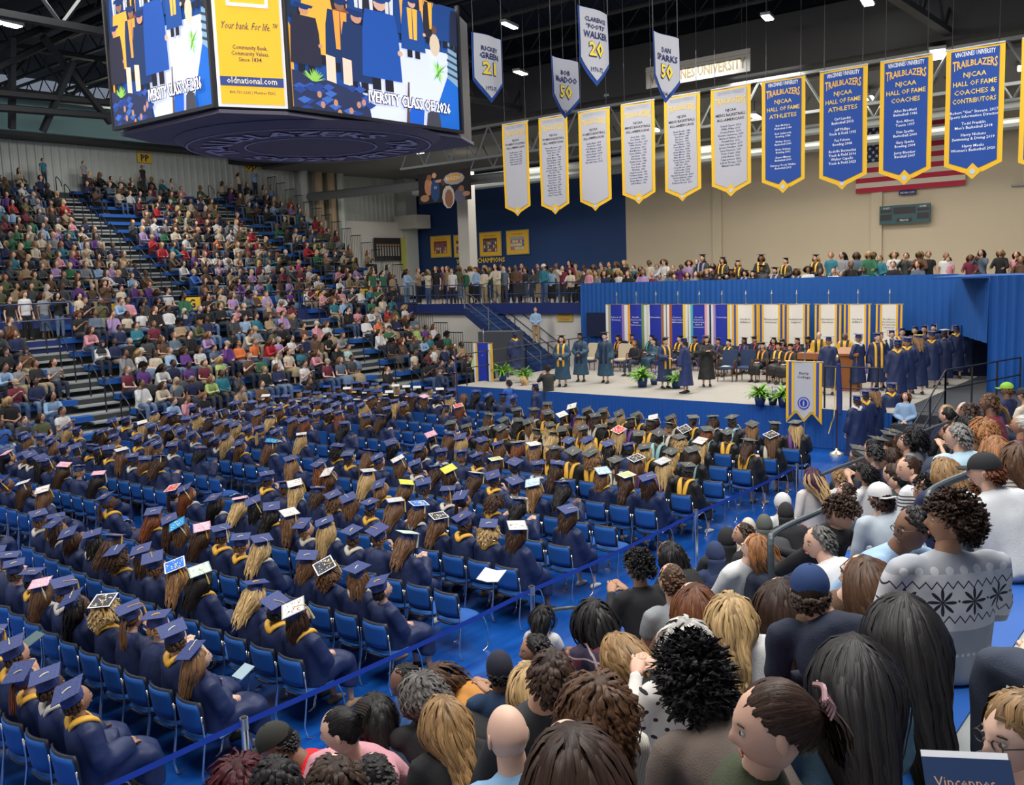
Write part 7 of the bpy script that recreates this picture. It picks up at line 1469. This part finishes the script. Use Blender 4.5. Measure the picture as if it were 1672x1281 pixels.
# closest people first (front of the picture, bottom right)
n1 = near(1552, 852, 'large woman with round dark curls and snowflake patterned grey sweater', 75, (.65, -.05, 0), 'roundcurl', 'darkbrown', 'shirt', (.5, .5, .5), 3, 'lap', 1.5, D=4.35, tm=SNOW, belly=.06, clamp=(.98, 1.12))
m = MB().add(*ell((-.005, -.084, -.045), (.006, .006, .006), 6, 4)); m.build('earring', CHROME, n1[0], mw=n1[1])
near(1470, 1010, 'person with very long straight black hair beside the patterned sweater', 78, (-.1, .2, .1), 'verylong', 'black', 'shirt', PAL['black'], 0, 'lap', .95, D=3.75)
near(1392, 1085, 'woman with waist-length black hair, pale denim jacket and magenta top', 70, (-.1, .25, .05), 'verylong', 'black', 'shirt', (.16, .30, .42), 0, 'lap', 1.0, D=3.3, legc=PAL['magenta'])
n2 = near(1322, 965, 'man in navy ball cap and navy high-necked sweater', 52, (.05, 0, 0), 'crop', 'darkbrown', 'shirt', (.008, .014, .035), 2, 'lap', 1.1, 'ball', (.008, .035, .13), D=4.0, extra='hood')
n3 = near(1262, 1185, 'woman with brown twisted updo, pink hair claw and olive jacket', 150, (.1, .15, 0), 'updo', 'darkbrown', 'shirt', (.035, .045, .02), 0, 'lap', 1.0, D=2.45)
m = MB(); m.add(*tube([(-.128, -.05, .07), (-.14, 0, .085), (-.128, .05, .07)], [.007]*3, 5))
for k in range(6): m.add(*tube([(-.135, -.05+.02*k, .078), (-.150, -.05+.02*k, .05), (-.135, -.05+.02*k, .02)], [.0035]*3, 4))
m.build('hair_claw', mat('claw_pink', (.35, .2, .22), .3), n3[0], mw=n3[1]); v, f = tube([(.0, -.082+.002*math.sin(a), -.055+.018*math.cos(a)) if 0 else (.018*math.sin(a), -.086, -.058+.018*math.cos(a)) for a in np.linspace(0, 2*PI, 13)], [.003]*13, 5, sub=1); MB().add(v, f).build('hoop_earring', mat('gold_metal', (.7, .5, .25), .25, .9), n3[0], mw=n3[1])
near(1128, 1112, 'person with large black curly afro and taupe jacket with gold letter', 66, (0, 0, 0), 'afro', 'black', 'shirt', (.13, .10, .085), 4, 'lap', 1.15, D=3.3, belly=.02)
near(1122, 1050, 'silver-haired woman in white blouse with dark dots', 60, (-.3, .1, 0), 'whitebob', 'silver', 'shirt', (.5, .5, .5), 0, 'phone', 1.12, D=4.15, tm=DOTS)
near(930, 1245, 'person with long straight dark brown hair at the bottom edge', 60, (0, .1, 0), 'straight', 'darkbrown', 'shirt', PAL['cream'], 1, 'lap', 1.0, D=2.45)
near(829, 1200, 'bald man in light blue shirt, head seen from behind', 62, (0, .05, 0), None, 'brown', 'shirt', (.22, .40, .62), 6, 'lap', 1.08, D=3.45)
near(972, 1148, 'woman with shaggy curly brown hair and cream ribbed top', 64, (0, 0, 0), 'curlymid', 'brown', 'shirt', (.5, .5, .5), 1, 'lap', 1.08, D=3.55, tm=STRIPE)
near(722, 1170, 'woman with long wavy golden hair and black open-shoulder top', 70, (0, .1, 0), 'wavy', 'honey', 'shirt', PAL['black'], 1, 'lap', 1.0, D=4.6)
near(697, 1165, 'woman with brown hair in a bun leaning in, black top', 130, (.3, .3, 0), 'bun', 'auburn', 'shirt', PAL['black'], 1, 'knees', 1.15, D=5.7, pel=(.45, -.25), bow=.08)
near(898, 1105, 'man with short dark hair and charcoal blazer', 64, (0, .05, 0), 'short', 'darkbrown', 'shirt', (.022, .026, .032), 2, 'lap', 1.12, D=4.3)
near(862, 1112, 'blond woman in pink top hidden behind the charcoal blazer', 75, (0, .1, 0), 'straight', 'blond', 'shirt', PAL['magenta'], 1, 'lap', .9, D=5.0)
near(873, 1062, 'dark-haired person with glasses turned toward the barrier', 120, (.3, .1, 0), 'short', 'black', 'shirt', PAL['black'], 3, 'phone', 1.0, D=6.3)
near(815, 1092, 'man in dark navy knitted hat and navy shirt', 55, (0, 0, 0), 'crop', 'black', 'shirt', (.01, .035, .09), 4, 'lap', 1.12, 'beanie', (.012, .014, .03), D=6.0)
near(1009, 1068, 'woman with light brown hair spread over a black top, leaning', 88, (-.2, .45, .2), 'medium', 'honey', 'shirt', (.012, .014, .012), 1, 'knees', 1.15, D=5.0, pel=(.15, -.35), bow=.06)
near(966, 1005, 'person with black shoulder-length locs and dark red plaid shirt', 62, (0, .05, 0), 'locs', 'black', 'shirt', (.1, .02, .03), 4, 'lap', 1.0, D=6.0, tm=PLAID)
near(1096, 948, 'man with short brown hair and light grey t-shirt', 60, (0, 0, 0), 'crop', 'brown', 'shirt', (.25, .27, .29), 0, 'lap', 1.1, D=6.2, short=True)
near(1131, 985, 'woman with long straight reddish brown hair', 62, (0, .05, 0), 'straight', 'auburn', 'shirt', PAL['brown'], 1, 'lap', .95, D=5.6)
near(1192, 1000, 'woman with long layered blond hair and white t-shirt', 66, (0, .05, 0), 'wavy', 'blond', 'shirt', PAL['white'], 1, 'lap', 1.1, D=4.9, legc=PAL['black'])
near(1042, 925, 'person with dark curls and black top holding up a phone', 62, (.3, .05, 0), 'smallcurl', 'black', 'shirt', PAL['black'], 3, 'phone', 1.0, D=7.4)
near(1092, 905, 'dark-haired person in black beside the phone holder', 70, (.4, 0, 0), 'bob', 'black', 'shirt', PAL['black'], 4, 'face', .95, D=8.4)
near(1168, 905, 'person in navy headscarf beside the black headscarf', 75, (.1, 0, 0), None, 'black', 'shirt', (.02, .035, .10), 3, 'lap', 1.0, 'hijab', (.02, .035, .10), D=8.4)
near(1187, 882, 'person in long black headscarf behind the navy one', 70, (0, 0, 0), None, 'black', 'shirt', PAL['black'], 3, 'lap', .95, 'hijab', (.012, .013, .016), D=9.6)
near(1213, 872, 'short-haired man seated between headscarf and ginger-haired woman', 115, (.3, 0, 0), 'short', 'darkbrown', 'shirt', PAL['black'], 2, 'lap', 1.0, D=9.0)
near(1234, 895, 'ginger-haired woman in white jacket with a hand at her face', 85, (.35, 0, 0), 'medium', 'ginger', 'shirt', (.55, .56, .57), 1, 'face', 1.12, D=8.0)
near(1248, 858, 'person in olive grey headscarf behind the ginger hair', 70, (0, 0, 0), None, 'black', 'shirt', PAL['charcoal'], 2, 'lap', .95, 'hijab', (.09, .10, .085), D=9.6)
near(1222, 862, 'person in pale cream headscarf by the floor aisle', 75, (0, 0, 0), None, 'black', 'shirt', PAL['cream'], 2, 'lap', .85, 'hijab', (.55, .50, .42), D=10.6)
near(1283, 838, 'person in black headscarf gathered up in a top knot', 70, (0, 0, 0), None, 'black', 'shirt', PAL['black'], 3, 'lap', .95, 'hijab', (.015, .015, .018), D=9.8)
near(1277, 822, 'child in white sun hat in front of the barrier end', 75, (.2, 0, 0), None, 'brown', 'shirt', PAL['white'], 0, 'lap', .8, 'beanie', (.6, .6, .6), D=11.2)
near(1272, 975, 'woman with long dark hair and bare tan shoulders', 68, (0, 0, 0), 'straight', 'darkbrown', 'tank', (.5, .3, .2), 1, 'lap', .95, D=5.1)
n4 = near(1335, 885, 'man with thick grey-streaked hair and white collared shirt in profile', 100, (.75, .1, 0), 'short', 'saltpepper', 'shirt', (.58, .58, .58), 0, 'lap', 1.12, D=6.3)
near(1408, 945, 'woman with long brown hair and patterned brown top', 68, (.3, .05, 0), 'verylong', 'brown', 'shirt', PAL['brown'], 1, 'lap', 1.0, D=4.8)
n5 = near(1492, 862, 'person with short black hair, glasses and pale blue shirt', 95, (.75, .1, 0), 'short', 'black', 'shirt', (.28, .42, .60), 4, 'lap', 1.2, D=5.4, belly=.03)
glasses(n5[0], n5[1])
near(1436, 812, 'man in white trucker cap worn backwards and pale denim jacket', 80, (.1, .05, 0), 'short', 'darkbrown', 'shirt', (.40, .46, .52), 1, 'lap', 1.2, 'ballback', (.62, .62, .63), D=7.1, belly=.03)
near(1373, 838, 'boy with dark curls and black hoodie bowing his head', 105, (.3, .55, 0), 'smallcurl', 'darkbrown', 'shirt', PAL['black'], 2, 'knees', 1.0, D=7.4, extra='hood')
n6 = near(1512, 800, 'dark-haired youth with black-framed glasses behind the handrail hoop', 105, (.5, .1, 0), 'smallcurl', 'black', 'shirt', PAL['cream'], 2, 'lap', .95, D=7.6); glasses(n6[0], n6[1])
near(1608, 768, 'bearded man in black ball cap and loose white shirt', 78, (.3, .1, 0), 'short', 'auburn', 'shirt', (.58, .60, .62), 0, 'lap', 1.35, 'ball', (.012, .013, .016), D=5.9, belly=.06)
near(1562, 712, 'grey-brown-haired man in pale blue shirt, back to the camera', 75, (.3, 0, 0), 'short', 'grey', 'shirt', (.40, .58, .70), 0, 'lap', 1.2, D=8.6)
near(1482, 765, 'woman with dark tied hair and grey sweater with dark stripes', 100, (.6, .05, 0), 'bun', 'darkbrown', 'shirt', (.5, .5, .5), 0, 'lap', 1.0, D=8.2, tm=STRIPEB)
near(1540, 768, 'woman with light brown hair and navy top raising a hand', 85, (.2, .1, 0), 'medium', 'honey', 'shirt', PAL['navy'], 1, 'face', 1.05, D=7.4)
near(1660, 745, 'woman with long brown hair and thin striped top', 75, (0, 0, 0), 'medium', 'brown', 'shirt', (.5, .5, .5), 1, 'lap', 1.15, D=6.4, tm=STRIPEH)
near(1622, 735, 'woman with wavy ginger hair behind the bearded man', 75, (0, 0, 0), 'wavy', 'ginger', 'shirt', PAL['cream'], 1, 'lap', 1.0, D=7.6)
near(1605, 700, 'person with long red-brown curls in the upper rows', 75, (0, 0, 0), 'curlymid', 'ginger', 'shirt', PAL['brown'], 1, 'lap', 1.0, D=9.3)
near(1600, 800, 'curly auburn-haired person low beside the bearded man', 75, (0, 0, 0), 'smallcurl', 'auburn', 'shirt', PAL['brown'], 1, 'lap', .9, D=7.6)
near(685, 1130, 'person with grey-streaked curly hair and black top', 80, (.3, .2, 0), 'curlymid', 'saltpepper', 'shirt', PAL['black'], 4, 'knees', 1.1, D=5.6)
near(662, 1112, 'man with short black hair and beard bowing, blue shirt', 150, (.3, .45, 0), 'crop', 'black', 'shirt', (.03, .09, .25), 4, 'lap', 1.0, D=6.5)
near(712, 1108, 'person with brown twists bending over in an orange top', 40, (.2, .7, 0), 'braids', 'brown', 'shirt', (.55, .24, .05), 2, 'knees', 1.1, D=7.0, pel=(.50, -.20), bow=.10)
near(611, 1162, 'person with braided black hair and black and blue jersey', 60, (0, .3, 0), 'bob', 'black', 'shirt', (.02, .04, .08), 4, 'knees', 1.1, D=5.6)
n7 = near(556, 1192, 'woman with dark hair in a black claw bending in a dusty pink top', 62, (-1.3, .3, 0), 'bun', 'black', 'shirt', (.50, .24, .28), 1, 'knees', 1.25, D=4.7, belly=.04, pel=(.42, -.28), bow=.10)
m = MB()
for k in range(5): m.add(*tube([(-.12, -.05+.025*k, .10), (-.17, -.05+.025*k, .06), (-.14, -.05+.025*k, .0)], [.006]*3, 5))
m.build('hair_claw', DARK, n7[0], mw=n7[1])
near(452, 1212, 'person in black ball cap and bright red shirt bending forward', 120, (.2, .5, 0), 'crop', 'black', 'shirt', (.62, .008, .012), 4, 'knees', 1.1, 'ball', (.02, .022, .018), D=5.2, pel=(.42, -.25), bow=.08)
near(392, 1275, 'person with dark red curls at the bottom edge', 60, (0, 0, 0), 'curlymid', 'redblack', 'shirt', PAL['burgundy'], 3, 'lap', 1.0, D=4.6)
near(450, 1278, 'person with short black hair at the bottom edge, red collar', 65, (0, 0, 0), 'short', 'black', 'shirt', PAL['magenta'], 3, 'lap', 1.0, D=4.0)
near(545, 1285, 'dark brown-haired person at the bottom edge below the pink top', 65, (0, 0, 0), 'short', 'darkbrown', 'shirt', PAL['black'], 1, 'lap', 1.0, D=3.6)
near(612, 1278, 'short dark-haired person at the bottom edge holding a booklet', 80, (-.4, .3, 0), 'crop', 'black', 'shirt', PAL['white'], 1, 'phone', 1.0, D=3.8)
n8 = near(1668, 1200, 'person with glasses and light brown hair at the edge of the frame', 165, (.1, .1, 0), 'medium', 'honey', 'shirt', (.03, .035, .04), 1, 'lap', 1.1, D=2.3); glasses(n8[0], n8[1])
near(1800, 985, 'person in black long-sleeved top at the frame edge', 90, (0, 0, 0), 'short', 'black', 'shirt', (.012, .012, .014), 1, 'lap', 1.0, D=3.1, row=6)
# rows of small heads toward the stage
NR = [(1380, 748, 13.6, 'cap'), (1412, 738, 14.5, 'pink'), (1404, 722, 15.6, 'cap'), (1392, 700, 16.6, 'cap'), (1372, 775, 12.8, 'honey'), (1420, 770, 11.2, 'black'), (1392, 800, 10.6, 'darkbrown'), (1408, 790, 9.6, 'black'), (1440, 712, 15.4, 'black'), (1452, 690, 16.8, 'cap'), (1430, 700, 17.2, 'capg'), (1470, 722, 13.8, 'black'), (1458, 738, 12.6, 'darkbrown'), (1490, 700, 14.2, 'darkbrown'), (1500, 722, 12.4, 'black'), (1520, 706, 12.4, 'black'), (1512, 690, 14.4, 'honey'), (1545, 672, 15, 'brown'), (1575, 668, 14, 'black'), (1535, 655, 17, 'blond'), (1560, 648, 17, 'blond'), (1590, 662, 13, 'honey'), (1605, 650, 14.4, 'silver'), (1630, 668, 11.6, 'darkbrown'), (1640, 640, 14.5, 'capb'), (1655, 655, 12.5, 'brown'), (1665, 690, 9.8, 'silver'), (1625, 632, 17, 'lime'), (1580, 690, 11.6, 'black'), (1500, 745, 11.2, 'black'), (1455, 770, 9.4, 'darkbrown'), (1660, 628, 15.5, 'black')]
rn = random.Random(17); TOPS = ['black', 'charcoal', 'white', 'navy', 'grey', 'cream', 'burgundy', 'pink', 'light blue', 'brown']
for i, (px, py, D, kd) in enumerate(NR):
    d = ray(px, py); h = CAMP+d*D/(CM @ d)[2]; yi = min(range(len(NROW)), key=lambda q: abs(NROW[q][0]-h[1])+abs(NROW[q][1]+1.19-h[2])); yr, zr = NROW[yi]
    cap = kd in ('cap', 'capg'); sc = max(.9, min(1.12, (h[2]-zr)/1.19)); hcn = {'pink': 'darkbrown', 'lime': 'brown', 'cap': 'brown', 'capg': 'brown', 'capb': 'black'}.get(kd, kd); c = 'pink' if kd == 'pink' else rn.choice(TOPS)
    hk = rn.choice(['short', 'bob', 'long', 'tied', 'short', 'curly']) if kd not in ('pink', 'capb') else 'cropped'
    F = GF[0] if cap else rn.choice(SF)
    person('seated_person', F, (h[0], yr, zr-.02), R(rn.uniform(55, 85)), rn.choice(SK), hk, NC[hcn], 'person %s, %s hair, %s small head toward the stage' % (('in grey graduation cap' if cap else 'in %s top' % c), hcn.replace('darkbrown', 'dark brown'), ordn(i+1)), BLK if cap else PAL[c], cap=GRC if cap else None, tass=0 if cap else None, tilt=(.2, -.1, .1), hat='ball' if kd in ('capb', 'lime') else None, hatc=(.02, .02, .02) if kd == 'capb' else (.25, .5, .05), sc=sc, group='audience in the near stand')
# standing woman by the barrier end, child by the post
d = ray(1327, 775); h = CAMP+d*12.6/(CM @ d)[2]; F = figure(J_stand('down', (0, .25, 0), 1.15), vox=.02, wid=1.15, belly=.02, skirt=True); F['J'] = J_stand()
zg = h[2]-1.6; zg = max(0, zg); t = person('standing_person', F, (h[0], h[1], zg), R(60), SK[1], None, None, 'woman with purple and blond hair, white sweater and red skirt, standing', (.58, .54, .52), (.35, .01, .04), sc=(h[2]-zg)/1.6)
Hm = Matrix([list(r_) for r_ in F['head']]); link('hair', nhair('medium', 77), t, color=NC['plum'], mw=Hm @ HM_); m = hair(seed=99, n=90, L=.42, vol=.13, grav=.8, K=10, width=.01, curl=.006, back=.3, low=-.8); link('blond_ends', m, t, color=NC['blond'], mw=Hm @ Matrix.Translation((-.02, 0, -.04)))
d = ray(882, 1005); h = CAMP+d*8.6/(CM @ d)[2]; F = figure(J_stand('rail', (0, .2, 0), .85, .1), vox=.02, short=True, wid=.85); F['J'] = J_stand(); zg = .1
t = person('standing_person', F, (h[0], h[1], zg), R(20), SK[4], None, None, 'small child with beaded braids and white t-shirt beside the barrier post', (.58, .58, .60), (.3, .45, .6), sc=(h[2]-zg)/1.6)
Hm = Matrix([list(r_) for r_ in F['head']]); link('hair', nhair('braids', 5), t, color=NC['black'], mw=Hm @ HM_); r = np.random.RandomState(2)
for cc in ((.7, .05, .05), (.8, .7, .05), (.8, .1, .4)):
    m = MB()
    for k in range(5): a = r.uniform(2, 5); m.add(*ell((-.09*math.cos(a*.4), .11*math.sin(a), r.uniform(-.15, .1)), (.014, .014, .014), 6, 5))
    m.build('hair_beads', mat('bead_%d' % int(cc[1]*100), cc, .3), t, mw=Hm)
# programme booklet held at the bottom corner
d = ray(1580, 1262); h = CAMP+d*2.0/(CM @ d)[2]
t = empty('programme_booklet', label='open programme with navy cover at the bottom corner of the view', cat='booklet', mw=frame(h, Vector((.5, -.86, 0)).normalized(), Vector((.55, .32, .77)).normalized(), Vector((-.66, -.39, .64)).normalized()))
MB().box((-.09, -.11, 0), (.09, .03, .004)).build('cover', mat('booklet_navy', (.008, .03, .10), .5), t); MB().box((-.088, .0, -.006), (.088, .045, -.001)).build('pages', TXW, t); b = MB(); add_text(b, 'Vincennes', -.01, -.03, .03, z=.0045); b.build('lettering', mat('copper_print', (.5, .3, .2), .5), t)
# open programme read by a graduate in the aisle row, and a few more on laps
for i, (px, py, D, lab) in enumerate(((803, 940, 9.2, 'open white programme read by the woman in the aisle seat'), (60, 1045, 9.0, 'grey folder held up by a graduate at the frame edge'), (405, 1098, 9.2, 'pale tablet held by the graduate in the aisle seat'))):
    d = ray(px, py); h = CAMP+d*D/(CM @ d)[2]; t = empty('open_programme', label=lab, cat='booklet', mw=frame(h, (.2, -.98, 0), (.93, .19, .3), Vector((-.3, -.06, .95)).normalized())); c = [(.6, .6, .58), (.06, .11, .12), (.3, .42, .48), (.15, .3, .5)][i]
    MB().add([(-.12, -.1, .02), (0, -.1, 0), (0, .1, 0), (-.12, .1, .02), (-.12, -.1, .012), (0, -.1, -.006), (0, .1, -.006), (-.12, .1, .012)], [(0, 1, 2, 3), (7, 6, 5, 4), (0, 4, 5, 1), (2, 6, 7, 3)]).build('page', mat('page_%d' % i, c, .7), t)
    if i == 0: MB().add([(0, -.1, 0), (.12, -.1, .02), (.12, .1, .02), (0, .1, 0), (0, -.1, -.006), (.12, -.1, .012), (.12, .1, .012), (0, .1, -.006)], [(0, 1, 2, 3), (7, 6, 5, 4), (1, 5, 6, 2), (2, 6, 7, 3)]).build('page', mat('page_0', c, .7), t)
bpy.data.scenes.remove(WS)
print('total objects', len(bpy.data.objects), 'tris', sum(sum(len(p.vertices)-2 for p in me.polygons) for me in bpy.data.meshes))
